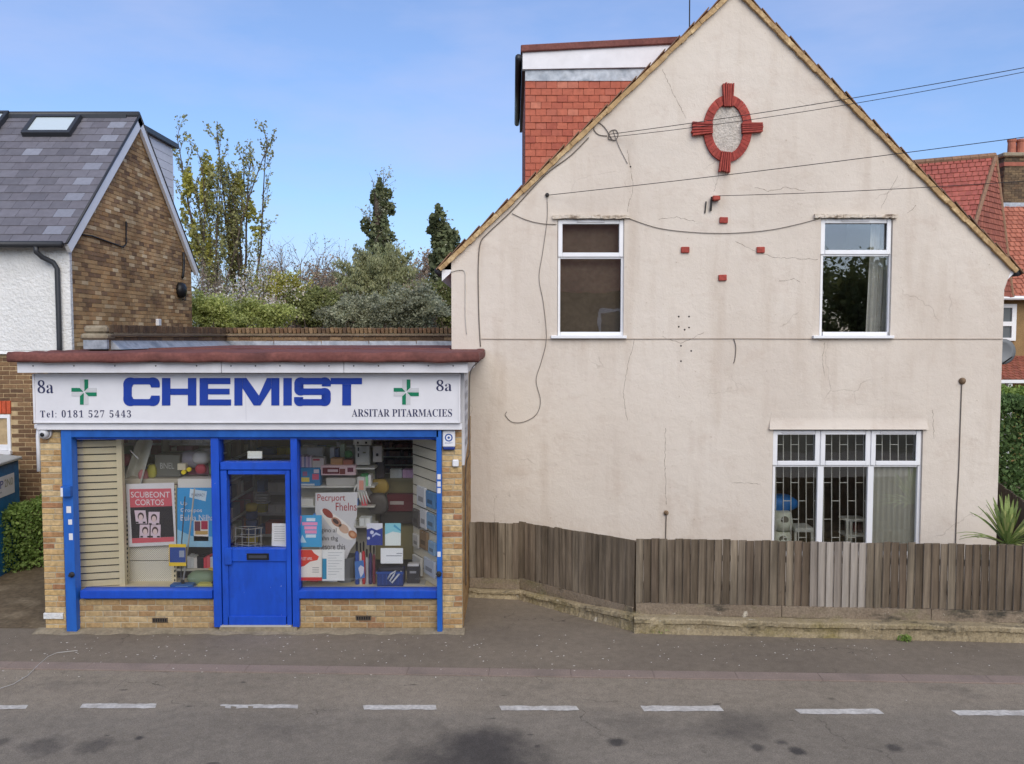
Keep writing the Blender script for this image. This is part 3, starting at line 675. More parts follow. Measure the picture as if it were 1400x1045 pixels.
# ================================================================ THINGS FIXED ON THE SHOP
c = at(64, 592, YS)
cc = thing('security_camera', (c.x, YS, c.z), 'white dome security camera on the left brick pier under the sign', 'camera')
MB().lathe((c.x, YS - .001, c.z), [(.075, 0), (.078, .035), (.07, .05)], 20, 'y').build('mount_ring', M['upvc'], cc, smooth=True)
MB().lathe((c.x, YS - .05, c.z), [(.068, 0), (.064, .03), (.048, .055), (.02, .068)], 20, 'y').build('dome', M['silver'], cc, smooth=True)
MB().lathe((c.x + .004, YS - .098, c.z - .01), [(.028, 0), (.026, .02), (.012, .026)], 16, 'y').build('lens', M['black'], cc, smooth=True)
c0, c1 = at(605.5, 614, YS), at(622.5, 588, YS)
al = thing('alarm_box', ((c0.x + c1.x) / 2, YS, c0.z), 'white burglar alarm box with blue crest and blue base on right pier', 'alarm')
MB().box(c0.x, c1.x, YS - .06, YS - .004, c0.z + .03, c1.z).build('casing', M['upvc'], al, bevel=.012)
MB().box(c0.x + .004, c1.x - .004, YS - .058, YS - .004, c0.z - .005, c0.z + .03).build('base', C(28, 52, 120), al, bevel=.008)
cm = (c0 + c1) / 2
for (u, w2) in ((0, .05), (1, .034), (2, .016)):
    MB().lathe((cm.x, YS - .0605 - u * .001, cm.z + .03), [(w2, 0), (w2, .001)], 20, 'y').build('crest', (C(40, 80, 150), M['upvc'], C(40, 80, 150))[u], al)
lettering('alarm_lettering', 'SECURITY', C(40, 80, 150), al, (cm.x - .05, YS - .062, cm.z - .045), (cm.x + .05, YS - .062, cm.z - .03))
c = at(623, 633, YS)
sn = MB().box(c.x - .04, c.x + .04, YS - .045, YS - .004, c.z - .045, c.z + .045).build('sensor_box', M['upvc'], None, bevel=.012); tag(sn, 'small square white sensor box below the alarm on right pier', 'sensor')
c = at(54, 640, YS)
dp = thing('waste_pipe', (XL - .03, YS, 1.9), 'short white plastic pipe running down beside the left shop pier', 'pipe')
MB().tube([(XL - .03, YS + .06, 2.62), (XL - .03, YS + .03, 2.5), (XL - .03, YS + .03, ZZ(645, YS))], .028, 10).build('pipe', M['upvc'], dp, smooth=True)
MB().box(XL - .055, XL + .10, YS - .02, YS + .05, ZZ(592, YS) + .05, ZZ(580, YS)).build('hopper', M['upvc'], dp, bevel=.01)

# ================================================================ PARAPET round the flat roof
par = thing('parapet_wall', (-3.3, 16.6, 3.5), 'low old brick parapet with brick-on-edge coping and lead flashing behind flat roof', 'parapet wall')
px0, px1 = -5.62, -0.94; yb_ = 16.60
MB().box(px0 - .29, px1, yb_ + .012, yb_ + .28, 3.5, 3.745).build('mortar_bed', M['oldmortar'], par)
pb = unit_block('parapet_brick', (0.215, 0.10, 0.065), M['oldbrick'], .006, .003)
eb = unit_block('coping_brick', (0.068, 0.24, 0.108), M['oldbrick'], .010, .006)
x = px0 - .25
while x < px1 - .04:
    link('coping_brick', eb, (x, yb_ + .12, 3.855 + random.uniform(-.006, .008)), par, (random.uniform(-.03, .03), random.uniform(-.04, .04), 0)); x += .083
MB().box(px0 - .3, px1, yb_ - .04, yb_ + .3, 3.748, 3.772).build('creasing_tile', mk('creasing', [lin(96, 82, 70), lin(120, 102, 84)], bump=.5), par, bevel=.004)
MB().box(px0 - .3, px1, yb_ - .02, yb_ + .28, 3.774, 3.798).build('creasing_tile', M['oldmortar'], par)
for k in range(2):
    z = 3.742 - .0375 - k * .075; x = px0 - (.11 if k else 0)
    while x < px1 - .05:
        a, b = max(x, px0), min(x + .225, px1)
        if b - a > .06: link('brick', pb, ((a + b) / 2, yb_ + .05 + random.uniform(-.003, .003), z), par, None, ((b - a - .01) / .215, 1, 1))
        x += .225
MB().box(px0, px1, yb_ - .015, yb_ + .0, 3.555, 3.60).build('flashing', M['lead'], par)
for i in range(5):
    xa = px0 + (px1 - px0) * i / 5; MB().hexa([(xa, yb_ - .02, 3.57), (xa + .92, yb_ - .02, 3.57), (xa + .92, yb_ - .002, 3.57), (xa, yb_ - .002, 3.57)], [(xa, yb_ - .008, 3.655 - (i % 2) * .01), (xa + .92, yb_ - .008, 3.65), (xa + .92, yb_ - .002, 3.65), (xa, yb_ - .002, 3.655)]).build('flashing', M['lead'], par)
# left arm of the parapet, running back
yl0 = 11.75
MB().box(px0 - .28, px0 - .012, yl0, yb_ - .001, 3.5, 3.745).build('mortar_bed', M['oldmortar'], par)
mb = MB()
y = yl0 + .02
while y < yb_ - .08:
    h = random.uniform(-.006, .008); mb.obox((px0 - .14, y + .04, 3.855 + h), (.27, .068, .108), (random.uniform(-.04, .04), 0, 0)); y += .083
o = mb.build('coping_bricks', M['oldbrick_i'], par); o['kind'] = 'stuff'
mb = MB()
for k in range(3):
    y = yl0 - (.11 if k % 2 else 0)
    while y < yb_ - .06:
        a = max(y, yl0); mb.box(px0 - .27, px0 - .003, a, min(y + .215, yb_), 3.52 + k * .075, 3.585 + k * .075); y += .225
o = mb.build('side_bricks', M['oldbrick_i'], par); o['kind'] = 'stuff'
MB().box(px0 - .31, px0 + .03, yl0, yb_ - .045, 3.75, 3.776).build('creasing_tile', mk('creasing_dark', [lin(88, 78, 68), lin(110, 96, 80)], bump=.5), par, bevel=.004)
MB().box(px0 - .28, px0 - .01, yl0 + .161, yb_ - .03, 3.777, 3.812).build('coping_bed', M['oldmortar'], par)
MB().box(px0 - .36, px0 + .02, yl0 - .10, yl0 + .16, 3.70, 3.79).build('end_cap', M['concrete'], par, bevel=.03)
MB().box(px0 - .33, px0 - .01, yl0 - .06, yl0 + .14, 3.79, 3.90).build('end_cap', M['concrete'], par, bevel=.03)
MB().box(px0 - .33, px0 + .0, yl0 - .07, yl0 - .002, 3.57, 3.70).build('flashing', M['lead'], par, bevel=.004)
for i in range(3):
    a = yl0 + .05 + i * 1.58; b = min(a + 1.62, yb_ - .02)
    MB().hexa([(px0 - .004, a, 3.565), (px0 + .14, a, 3.565), (px0 + .14, b, 3.565), (px0 - .004, b, 3.565)], [(px0 - .003, a, 3.69 - i * .012), (px0 + .006, a, 3.69 - i * .012), (px0 + .006, b, 3.68 - i * .012), (px0 - .003, b, 3.68 - i * .012)]).build('flashing', M['lead'], par)

# ================================================================ CREAM HOUSE
house = thing('gable_house', (XX(994, YH, 700), YH, 0), 'large cream rendered gable house with red oval ornament and white windows', 'house')
HW = lambda u, v, y=YH: at(u, v, y)
wl = [HW(617, 830), HW(617, 470), HW(617, 372), HW(1005, -8), HW(1383, 371), HW(1373, 396), HW(1362, 745), HW(1361, 830)]
wl[2].z = HW(617, 357).z; wl[3].z += .05; wl[4].z += .04; wl[0].z = 0; wl[-1].z = 0; wl[0].x = wl[1].x = wl[2].x
xr_ = wl[5].x; wl[6].x = xr_; wl[7].x = xr_
openings = {'a': (762, 853, 299, 459.5), 'b': (1121, 1219, 298, 459.5), 'c': (1055.5, 1260, 587, 760)}
holes = []
for k, (u0, u1, v0, v1) in openings.items():
    a, b = HW(u0, v1), HW(u1, v0)
    x0, x1 = HW(u0, (v0 + v1) / 2).x, HW(u1, (v0 + v1) / 2).x
    holes.append((x0, x1, a.z, b.z))
outer = [Vector((p.x, p.z, 0)) for p in wl]
polys = [outer] + [[Vector((x0, z0, 0)), Vector((x0, z1, 0)), Vector((x1, z1, 0)), Vector((x1, z0, 0))] for x0, x1, z0, z1 in holes]
tri = tessellate_polygon(polys); allp = [p for q in polys for p in q]
mb = MB(); mb.add([(p.x, YH, p.y) for p in allp], tri)
for x0, x1, z0, z1 in holes:       # reveals
    d = .13
    mb.face([(x0, YH, z0), (x0, YH + d, z0), (x0, YH + d, z1), (x0, YH, z1)]); mb.face([(x1, YH, z0), (x1, YH + d, z0), (x1, YH + d, z1), (x1, YH, z1)])
    mb.face([(x0, YH, z1), (x0, YH + d, z1), (x1, YH + d, z1), (x1, YH, z1)]); mb.face([(x0, YH, z0), (x0, YH + d, z0), (x1, YH + d, z0), (x1, YH, z0)])
xl_ = wl[0].x; YB = 19.5
mb.face([(xl_, YH, 0), (xl_, YB, 0), (xl_, YB, wl[2].z), (xl_, YH, wl[2].z)]); mb.face([(xr_, YH, 0), (xr_, YB, 0), (xr_, YB, wl[5].z), (xr_, YH, wl[5].z)])
mb.face([(xl_, YB, 0), (xr_, YB, 0), (xr_, YB, wl[5].z), (wl[3].x, YB, wl[3].z), (xl_, YB, wl[2].z)])
hwall = mb.build('wall', M['wall'], house)
# rooms behind the windows
for (k, (x0, x1, z0, z1)) in zip('abc', holes):
    m_ = MB(); a, b, y0, y1, zz0, zz1 = x0 - .5, x1 + .5, YH + .14, YH + 3.0, z0 - .6, z1 + .3
    m_.face([(a, y1, zz0), (b, y1, zz0), (b, y1, zz1), (a, y1, zz1)]).face([(a, y0, zz0), (a, y1, zz0), (a, y1, zz1), (a, y0, zz1)]).face([(b, y0, zz0), (b, y1, zz0), (b, y1, zz1), (b, y0, zz1)])
    m_.face([(a, y0, zz0), (b, y0, zz0), (b, y1, zz0), (a, y1, zz0)]).face([(a, y0, zz1), (b, y0, zz1), (b, y1, zz1), (a, y1, zz1)])
    m_.build('room_lining', M['darkroom'], house)
# roof planes and verge
apex = HW(1005, -10); eL = HW(604, 368); eR = HW(1386, 370)
apex = Vector((apex.x, YH, apex.z + .02))
yv = YH - .06
mb = MB()
for e in (eL, eR):
    d = (Vector((e.x, 0, e.z)) - Vector((apex.x, 0, apex.z))).normalized(); n = Vector((-d.z, 0, d.x)); n = n if n.z > 0 else -n
    A, E = apex + n * .05, Vector((e.x, YH, e.z)) + n * .05 + d * .05
    q = [Vector((A.x, yv + .09, A.z)), Vector((E.x, yv + .09, E.z)), Vector((E.x, YB + .2, E.z)), Vector((A.x, YB + .2, A.z))]
    mb.hexa([p - n * .02 for p in q], [p + n * .02 for p in q])
hroof = mb.build('roof', M['tile2_i'], house)
vt = unit_block('verge_tile', (0.34, 0.15, 0.016), M['verge'], .003, .001)
for e, sg in ((eL, -1), (eR, 1)):
    P0 = Vector((apex.x, 0, apex.z)); P1 = Vector((e.x, 0, e.z)); d = (P1 - P0).normalized(); L = (P1 - P0).length; n = Vector((-d.z, 0, d.x)); n = n if n.z > 0 else -n
    A, E = P0, P1 + d * .03
    bm_ = MB(); k = 60
    for i in range(k):      # uneven mortar bed and undercloak
        a, b = P0 + (E - P0) * (i / k), P0 + (E - P0) * ((i + 1) / k); j = random.uniform(-.008, .006)
        y0 = yv + random.uniform(-.006, .006)
        bm_.add([Vector((p.x, y_, p.z)) + n * h for p in (a, b) for h in (-.022 + j, .042) for y_ in (y0, YH + .05)], [(0, 2, 6, 4), (1, 5, 7, 3), (0, 4, 5, 1), (2, 3, 7, 6), (0, 1, 3, 2), (4, 6, 7, 5)])
    bm_.build('verge_mortar', M['bed'], hroof)
    s = 0.05; i = 0
    while s < L + .06:
        p = P0 + d * s + n * (.066 + random.uniform(-.004, .004)); ang = math.atan2(-d.z, d.x)
        link('verge_tile', vt, (p.x, yv + .075 + random.uniform(-.01, .01), p.z), hroof, (0, (ang + (R(5.5) if sg > 0 else R(-5.5))) if sg > 0 else ang - R(5.5) + math.pi, 0)); s += .29
    # barge flashing line below
# eaves box ends and gutters
for (e, s_, x_) in ((eL, -1, xl_), (eR, 1, xr_)):
    xa, xb = sorted((x_, e.x)); MB().hexa([(xa, YH + .004, e.z - .18), (xb, YH + .004, e.z - .05), (xb, YB, e.z - .05), (xa, YB, e.z - .18)], [(xa, YH + .004, e.z - .01), (xb, YH + .004, e.z - .01), (xb, YB, e.z - .01), (xa, YB, e.z - .01)]).build('eaves_box', M['upvc'], hroof)
    MB().tube([(e.x + s_ * .06, YH - .02, e.z - .03), (e.x + s_ * .06, YB, e.z - .03)], .055, 10).build('gutter', M['gutter'], hroof, smooth=True)
# windows
def ubox(mb, u0, u1, v0, v1, y0, y1):
    um, vm = (u0 + u1) / 2, (v0 + v1) / 2
    return mb.box(HW(u0, vm, y0).x, HW(u1, vm, y0).x, y0, y1, HW(um, v1, y0).z, HW(um, v0, y0).z)
def frame4(mb, u0, u1, v0, v1, tl, tt, tr, tb, y0, y1):
    ubox(mb, u0, u0 + tl, v0, v1, y0, y1); ubox(mb, u1 - tr, u1, v0, v1, y0, y1)
    ubox(mb, u0 + tl, u1 - tr, v0, v0 + tt, y0, y1); ubox(mb, u0 + tl, u1 - tr, v1 - tb, v1, y0, y1); return mb
yw = YH + .045
for (key, u0, u1, v0, v1, vt_) in (('a', 762.5, 853, 299.5, 459, 351), ('b', 1121.5, 1219, 298.5, 459, 347.5)):
    fr = MB(); frame4(fr, u0, u1, v0, v1, 3.5, 3.5, 4, 5, yw, yw + .07); ubox(fr, u0 + 3.5, u1 - 4, vt_ - 2, vt_ + 3, yw, yw + .07)
    win = fr.build('window', M['upvc'], house, bevel=.004)
    sash = frame4(MB(), u0 + .5, u1 - .5, v0 + 1, vt_ + .5, 6, 6, 6, 6, yw - .022, yw - .001).build('vent_sash', M['upvc'], win, bevel=.006)
    ubox(MB(), (u0 + u1) / 2 - 19, (u0 + u1) / 2 + 19, v0 + 2, v0 + 5, yw - .035, yw - .023).build('trickle_vent', C(206, 206, 210), win, bevel=.003)
    for (a, b, c_, d_) in ((u0 + 5, u1 - 5, v0 + 6, vt_ - 4), (u0 + 3, u1 - 3, vt_ + 2, v1 - 4)):
        ubox(MB(), a, b, c_, d_, yw + .03, yw + .036).build('pane', M['glass'], win)
    ubox(MB(), u0 - 9, u1 + 4, v1, v1 + 4, YH - .07, YH + .10).build('sill', M['upvc'], win, bevel=.005)
    lt = MB(); n = 26
    for i in range(n):
        a = u0 - 7 + (u1 + 9 - u0 + 7) * i / n; b = u0 - 7 + (u1 + 9 - u0 + 7) * (i + 1) / n
        ubox(lt, a, b, v0 - 5.2 + random.uniform(-.8, .8), v0 - random.uniform(.2, 1.4), YH - .06 + random.uniform(0, .02), YH + .02)
    lt.build('lintel', mk('flaking_lintel', [lin(206, 194, 180), lin(212, 202, 188), lin(200, 186, 168), lin(120, 104, 90)], nscale=5, stretch=(1, 1, 2.0), namt=.15, bump=.8, bscale=25, dist=.02), house)
u0, u1, v0, v1 = 1056, 1260, 588.5, 760
fr = MB(); frame4(fr, u0, u1, v0, v1, 3.5, 3.5, 6, 5, yw, yw + .07); ubox(fr, u0 + 3.5, u1 - 6, 634, 638.5, yw, yw + .07)
for um in (1121.5, 1190): ubox(fr, um - 4, um + 4, 592, 755, yw + .001, yw + .069)
win = fr.build('window', M['upvc'], house, bevel=.004)
for i, (a, b) in enumerate(((1056.5, 1121), (1122, 1190), (1191, 1259))):
    frame4(MB(), a, b, 589, 636.5, 6.5, 5.5, 6.5, 6, yw - .022, yw - .001).build('vent_sash', M['upvc'], win, bevel=.006)
    if i != 1: ubox(MB(), a + 13, b - 8, 590.3, 592.6, yw - .034, yw - .023).build('trickle_vent', C(200, 200, 204), win)
    ubox(MB(), a + 5, b - 5, 593, 632, yw + .03, yw + .036).build('pane', M['glass'], win)
    ubox(MB(), a + 2, b - 2, 638, 757, yw + .03, yw + .036).build('pane', M['glass'], win)
    g = MB(); yg = yw + .16
    sp = (b - a) / 6.2; us = [a + 4 + sp * k for k in range(7)]
    for x in us: g.tube([HW(x, 590, yg), HW(x, 775, yg)], .007, 6)
    for k in range(6):
        for vv in ((608, 660, 710, 752) if k % 2 == 0 else (634, 685, 735)):
            g.tube([HW(us[k], vv, yg), HW(us[k + 1], vv, yg)], .006, 6)
    g.build('security_grille', C(222, 220, 214), win)
# bell-cast hood over the big window
hd = MB(); n = 16
for i in range(n):
    t0, t1 = i / n, (i + 1) / n; f = lambda t: .16 * max(0, (t - .35) / .65) ** 1.7 * .30 + .004
    za, zb2 = HW(1100, 562 + 25 * t0).z, HW(1100, 562 + 25 * t1).z
    ua0, ua1 = 1055 - 4 * t0, 1055 - 4 * t1; ub0, ub1 = 1265 + 3 * t0, 1265 + 3 * t1
    x = lambda u: HW(u, 575).x
    hd.hexa([(x(ua1), YH - f(t1), zb2), (x(ub1), YH - f(t1), zb2), (x(ub1), YH + .02, zb2), (x(ua1), YH + .02, zb2)], [(x(ua0), YH - f(t0), za), (x(ub0), YH - f(t0), za), (x(ub0), YH + .02, za), (x(ua0), YH + .02, za)])
hd.build('window_hood', M['wall'], house)
# red painted bricks set into the wall
rb = unit_block('wall_brick', (0.122, 0.05, 0.088), M['redpaint'], .006)
for u, v in ((989, 301.5), (936.5, 342), (1039.5, 342), (987.5, 380)):
    p = HW(u, v); link('brick', rb, (p.x, YH - .012, p.z), house, (0, random.uniform(-.04, .04), 0), (1 + random.uniform(-.06, .06), 1, 1))
# oval ornament
oc = HW(994, 177); px_ = (HW(1094, 177).x - HW(994, 177).x) / 100
orn = MB().strip([Vector((oc.x + math.cos(t) * 22.5 * px_, YH - .006, oc.z + math.sin(t) * 34 * px_)) for t in [i * math.pi / 24 for i in range(49)]], [Vector((oc.x, YH - .006, oc.z))] * 49, .004).build('ornament_panel', M['rough'], house)
N = 44
for i in range(N):
    t0, t1 = 2 * math.pi * (i + .03) / N, 2 * math.pi * (i + .97) / N
    deg = math.degrees((t0 + t1) / 2) % 90
    q = [Vector((oc.x + math.cos(t) * a * px_, YH - .002, oc.z + math.sin(t) * b * px_)) for (t, a, b) in ((t0, 21.6, 33), (t0, 33, 45), (t1, 33, 45), (t1, 21.6, 33))]
    MB().prism(q, .05 + random.uniform(-.004, .004)).build('brick', M['redpaint'], orn)
for (x0, y0, x1, y1, w0, w1) in ((994.5, 147, 994.5, 116, 12.5, 16.5), (991.5, 209, 989, 236, 13, 16), (973, 177, 945, 177.5, 14, 20), (1013, 176.5, 1041, 175.5, 15, 13)):
    d = Vector((x1 - x0, y1 - y0)).normalized(); n_ = Vector((-d.y, d.x))
    for k in range(5):
        a, b = (k - 2.5) / 5, (k - 1.5) / 5; gp = .03
        l = random.uniform(-1, 1.4)
        pt = lambda s, f: HW(*(Vector((x0, y0)).lerp(Vector((x1, y1)), s) + n_ * ((w0 + (w1 - w0) * s) * f)), YH - .004)
        q = [pt(0, a + gp), pt(1 + l / 30, a + gp), pt(1 + l / 30, b - gp), pt(0, b - gp)]
        MB().prism(q, .085 + random.uniform(-.006, .006)).build('tile_strip', M['redpaint'], orn)
# cracks in the render, drawn as thin raised-edge splits
ckm = flat('crack', lin(112, 98, 84), .95)
def crack(pts, w=.006):
    P = [HW(u, v, YH - .0012) for u, v in pts]; Q = []
    for a, b in zip(P[:-1], P[1:]):
        m_ = max(2, int((b - a).length / .04))
        for i in range(m_): Q.append(a.lerp(b, i / m_) + Vector((random.uniform(-.010, .010), 0, random.uniform(-.010, .010))))
    Q.append(P[-1]); mb = MB()
    for i, (a, b) in enumerate(zip(Q[:-1], Q[1:])):
        t = Vector((b.z - a.z, 0, a.x - b.x)).normalized(); wa = w * (.35 + .65 * random.random()) / 2
        mb.face([a + t * wa, b + t * wa, b - t * wa, a - t * wa])
    mb.build('crack', ckm, hwall)
for p in ([(905, 95), (922, 130), (938, 162)], [(858, 205), (866, 255), (858, 290)], [(985, 232), (976, 262)], [(1032, 256), (1050, 262), (1075, 256), (1100, 261)], [(868, 463), (858, 500), (852, 540), (858, 575)],
          [(1005, 330), (1035, 345), (1060, 352), (1118, 355)], [(1065, 385), (1085, 381), (1094, 386)], [(1128, 468), (1124, 490), (1128, 515)], [(900, 300), (925, 297), (950, 303)], [(1228, 240), (1215, 262), (1205, 285)], [(1253, 280), (1240, 292)],
          [(1118, 465), (1180, 463.5)], [(905, 460), (930, 470), (962, 455)], [(910, 586), (909, 640), (911, 690)], [(1000, 660), (1040, 662)], [(1275, 560), (1277, 600)]): crack(p)
for u, v in ((928, 433), (942, 433), (928, 447), (942, 448), (936, 451), (931, 473), (945, 480), (931, 494), (972, 155), (862, 228)):
    p = HW(u, v); MB().lathe((p.x, YH - .0008, p.z), [(.014, 0), (.009, .004)], 8, 'y').build('plug_hole', M['dark'], hwall)
MB().tube([HW(658, 463.5, YH - .012), HW(757, 464, YH - .012), HW(1000, 463, YH - .012), HW(1116, 463.5, YH - .012), HW(1371, 463.5, YH - .012)], .006, 6).build('string_line', C(166, 150, 134), house)
# dormer with hung tiles on the left roof slope
yd = 13.35
dx0 = XX(718, yd, 150)
def roof_z(x): return apex.z - (apex.x - x) * (apex.z - eL.z) / (apex.x - eL.x)
dtop = ZZ(66, yd) 
dor = MB().hexa([(dx0, yd + .02, roof_z(dx0) - .3), (apex.x - .2, yd + .02, roof_z(dx0) - .3), (apex.x - .2, 17.3, roof_z(dx0) - .3), (dx0, 17.3, roof_z(dx0) - .3)], [(dx0, yd + .02, ZZ(76, yd)), (apex.x - .2, yd + .02, ZZ(64, yd)), (apex.x - .2, 17.3, ZZ(64, yd)), (dx0, 17.3, ZZ(76, yd))]).build('dormer', M['tile2_i'], house)
tb = unit_block('hung_tile', (.163, .014, .118), M['tile'], .002, .0008)
zt = ZZ(111, yd); row = 0; rh = .1045
z = zt - .055
while z > roof_z(dx0) - .15:
    x = dx0 + .08 - (.083 if row % 2 else 0) + .002
    while x < apex.x:
        a = max(x - .082, dx0); b = x + .082
        if z + .06 > roof_z((a + b) / 2) - .10 and b - a > .03:
            link('hung_tile', tb, ((a + b) / 2, yd + .004 + random.uniform(-.003, .003), z), dor, (R(-5.5), random.uniform(-.01, .01), 0), ((b - a - .003) / .163, 1, 1 + random.uniform(-.02, .02)))
        x += .166
        if roof_z(x - .2) > z + .25: break
    z -= rh; row += 1
MB().hexa([(dx0 - .04, yd - .045, ZZ(96, yd)), (apex.x - .4, yd - .045, ZZ(92, yd)), (apex.x - .4, yd + .02, ZZ(92, yd)), (dx0 - .04, yd + .02, ZZ(96, yd))], [(dx0 - .04, yd - .045, ZZ(73, yd)), (apex.x - .4, yd - .045, ZZ(60, yd)), (apex.x - .4, yd + .02, ZZ(60, yd)), (dx0 - .04, yd + .02, ZZ(73, yd))]).build('dormer_fascia', M['white'], dor)
MB().hexa([(dx0, yd - .012, zt), (apex.x - .6, yd - .012, zt), (apex.x - .6, yd + .03, zt), (dx0, yd + .03, zt)], [(dx0, yd - .004, ZZ(95, yd)), (apex.x - .6, yd - .004, ZZ(91, yd)), (apex.x - .6, yd + .03, ZZ(91, yd)), (dx0, yd + .03, ZZ(95, yd))]).build('flashing', M['lead'], dor)
MB().hexa([(dx0 - .07, yd - .09, ZZ(73.5, yd)), (apex.x - .3, yd - .09, ZZ(60, yd)), (apex.x - .3, 17.4, ZZ(60, yd)), (dx0 - .07, 17.4, ZZ(73.5, yd))], [(dx0 - .07, yd - .09, ZZ(64, yd)), (apex.x - .3, yd - .09, ZZ(50.5, yd)), (apex.x - .3, 17.4, ZZ(50.5, yd)), (dx0 - .07, 17.4, ZZ(64, yd))]).build('dormer_roof', M['redroof'], dor, bevel=.012)
MB().box(dx0 - .05, dx0 - .002, yd - .03, 17.3, ZZ(98, yd), ZZ(76, yd)).build('dormer_fascia', M['gutter'], dor)
MB().tube([(dx0 - .105, yd - .05, ZZ(80, yd)), (dx0 - .105, 17.4, ZZ(80, yd))], .052, 10).build('gutter', M['gutter'], dor, smooth=True)

# ---- cables and fittings on the house wall (each a thing)
def cab(name, pts, r, label, cat='cable', y=YH - .012, mat='cable', n=6):
    P = []
    pts = [HW(*p, y) if len(p) == 2 else HW(p[0], p[1], p[2]) for p in pts]
    for i in range(len(pts) - 1):       # Catmull-Rom
        p0, p1, p2, p3 = pts[max(i - 1, 0)], pts[i], pts[i + 1], pts[min(i + 2, len(pts) - 1)]
        for k in range(6):
            t = k / 6; P.append(.5 * ((2 * p1) + (p2 - p0) * t + (2 * p0 - 5 * p1 + 4 * p2 - p3) * t * t + (3 * p1 - p0 - 3 * p2 + p3) * t ** 3))
    P.append(pts[-1]); o = MB().tube(P, r, n).build(name, M[mat], None, smooth=True); return tag(o, label, cat)
cab('wall_cable', [(805, 188), (780, 213), (745, 240), (700, 288), (668, 318), (657, 332), (654, 360), (654, 400), (655, 440), (657, 474)], .0085, 'dark cable following the left roof verge then dropping to the shop roof')
cab('wall_cable', [(663, 480, 12.4), (655, 494, 11.3), (646, 503, 10.9), (642, 520, 10.78), (641.5, 580, 10.78), (641.5, 618, 10.8), (637, 640, 10.9), (636.5, 720, 11.0), (637, 800, 11.1)], .008, 'black cable dropping from shop roof corner past the side sign')
cab('wall_cable', [(748, 270), (748, 300), (742, 345), (737, 380), (743, 415), (747, 463), (740, 495), (733, 520), (739, 548), (733, 567), (716, 577), (700, 577), (691, 568), (693, 563)], .0045, 'thin dark cable curling into a hook below left upstairs window')
cab('wall_cable', [(700, 292), (720, 301), (742, 306), (761, 307)], .005, 'short sagging cable from the left verge to left upstairs window')
cab('wall_cable', [(860, 299), (900, 312), (950, 318), (1000, 319), (1050, 315), (1090, 307), (1120, 299)], .005, 'long sagging cable strung between the two upstairs windows')
cab('wall_cable', [(1315, 524), (1313, 580), (1311, 640), (1308, 700), (1306, 762)], .0075, 'straight dark cable running down the right end of cream wall')
cab('wall_cable', [(911, 704), (910.5, 720), (910, 745)], .008, 'short cable stub rising just above the fence near its corner')
cab('wall_cable', [(1003, 463), (1006, 474), (1005, 490), (1003, 497)], .006, 'tiny cable end hanging below the line between the upstairs windows')
cab('wall_cable', [(616, 372), (634, 370), (636, 390), (636, 430), (638, 457)], .006, 'thin pale cable at the top left corner of cream wall', mat='wcable')
cab('wall_cable', [(838, 178), (846, 200), (858, 224)], .004, 'thin slack wire hanging below the looped cable anchor')
cab('looped_cable', [(830, 186), (818, 184), (812, 176), (818, 168), (828, 176), (838, 192), (845, 186), (842, 178), (834, 180), (832, 190), (842, 192)], .006, 'looped knot of cable at the anchor near the left verge')
def over(name, pts, r, label):
    P = []; a, b = at(*pts[0]), at(*pts[1])
    for i in range(25):
        t = i / 24; p = a.lerp(b, t); p.z -= pts[2] * 4 * t * (1 - t); P.append(p)
    return tag(MB().tube(P, r, 5).build(name, M['dark'], None, smooth=True), label, 'cable')
over('overhead_cable', ((832, 184, YH - .05), (1560, 62, 10.2), .06), .0052, 'upper overhead cable crossing the oval ornament to the right')
over('overhead_cable', ((832, 188, YH - .05), (1545, 68, 10.4), .10), .0045, 'lower twin of the overhead cable pair crossing the oval ornament')
over('overhead_cable', ((750, 267, YH - .05), (1560, 166, 10.2), .03), .0052, 'middle overhead cable passing just below the oval ornament')
over('overhead_cable', ((980, 268, YH - .10), (1560, 236, 10.2), .04), .0048, 'lowest overhead cable starting from the red bracket on wall')
br = thing('cable_bracket', HW(972, 290, YH), 'rusty red and black cable bracket between oval ornament and red bricks', 'bracket')
a = HW(977, 272); MB().box(a.x - .05, a.x + .06, YH - .12, YH - .004, a.z - .035, a.z + .03).build('clamp', M['redpaint'], br, bevel=.008)
a, b = HW(973, 270), HW(972, 289); MB().beam((a.x - .01, YH - .05, a.z), (b.x - .012, YH - .03, b.z), .026, .03).build('arm', M['dark'], br)
a, b = HW(965, 276), HW(963.5, 292); MB().beam((a.x, YH - .02, a.z), (b.x, YH - .012, b.z), .018, .012).build('pin', M['dark'], br)
for (u, v, lb_, s_) in ((1315, 521, 'round rusty wall fitting topping the cable at right wall end', .05), (910.5, 701, 'small brown fitting topping the short cable stub by fence', .036)):
    p = HW(u, v); o = MB().lathe((p.x, YH - .002, p.z), [(s_, 0), (s_ * 1.05, .02), (s_ * .6, .05), (s_ * .3, .06)], 12, 'y').build('wall_fitting', mk('rusty_fitting', [lin(150, 126, 98), lin(96, 78, 62)], nscale=20, bump=.4), None, smooth=True); tag(o, lb_, 'fitting')
p = HW(748, 267); o = MB().lathe((p.x, YH - .002, p.z), [(.03, 0), (.03, .03), (.015, .05)], 10, 'y').build('cable_anchor', M['dark'], None); tag(o, 'dark anchor hook holding the middle overhead cable at left', 'anchor')
p = at(1371, 481, 14.0)
dish = thing('satellite_dish', (7.5, 14.0, p.z), 'grey satellite dish half hidden behind right corner of cream house', 'satellite dish')
prof = [(.005, -.06), (.08, -.055), (.15, -.035), (.21, 0), (.215, .004), (.15, -.02), (.08, -.04), (.005, -.045)]
MB().lathe((p.x, 14.0, p.z), prof, 24, 'y').build('reflector', C(112, 116, 120), dish, smooth=True)
MB().tube([(p.x, 14.05, p.z), (p.x - .2, 14.1, p.z - .1), (7.45, 14.1, p.z - .1)], .018, 8).build('mount_arm', M['dark'], dish)
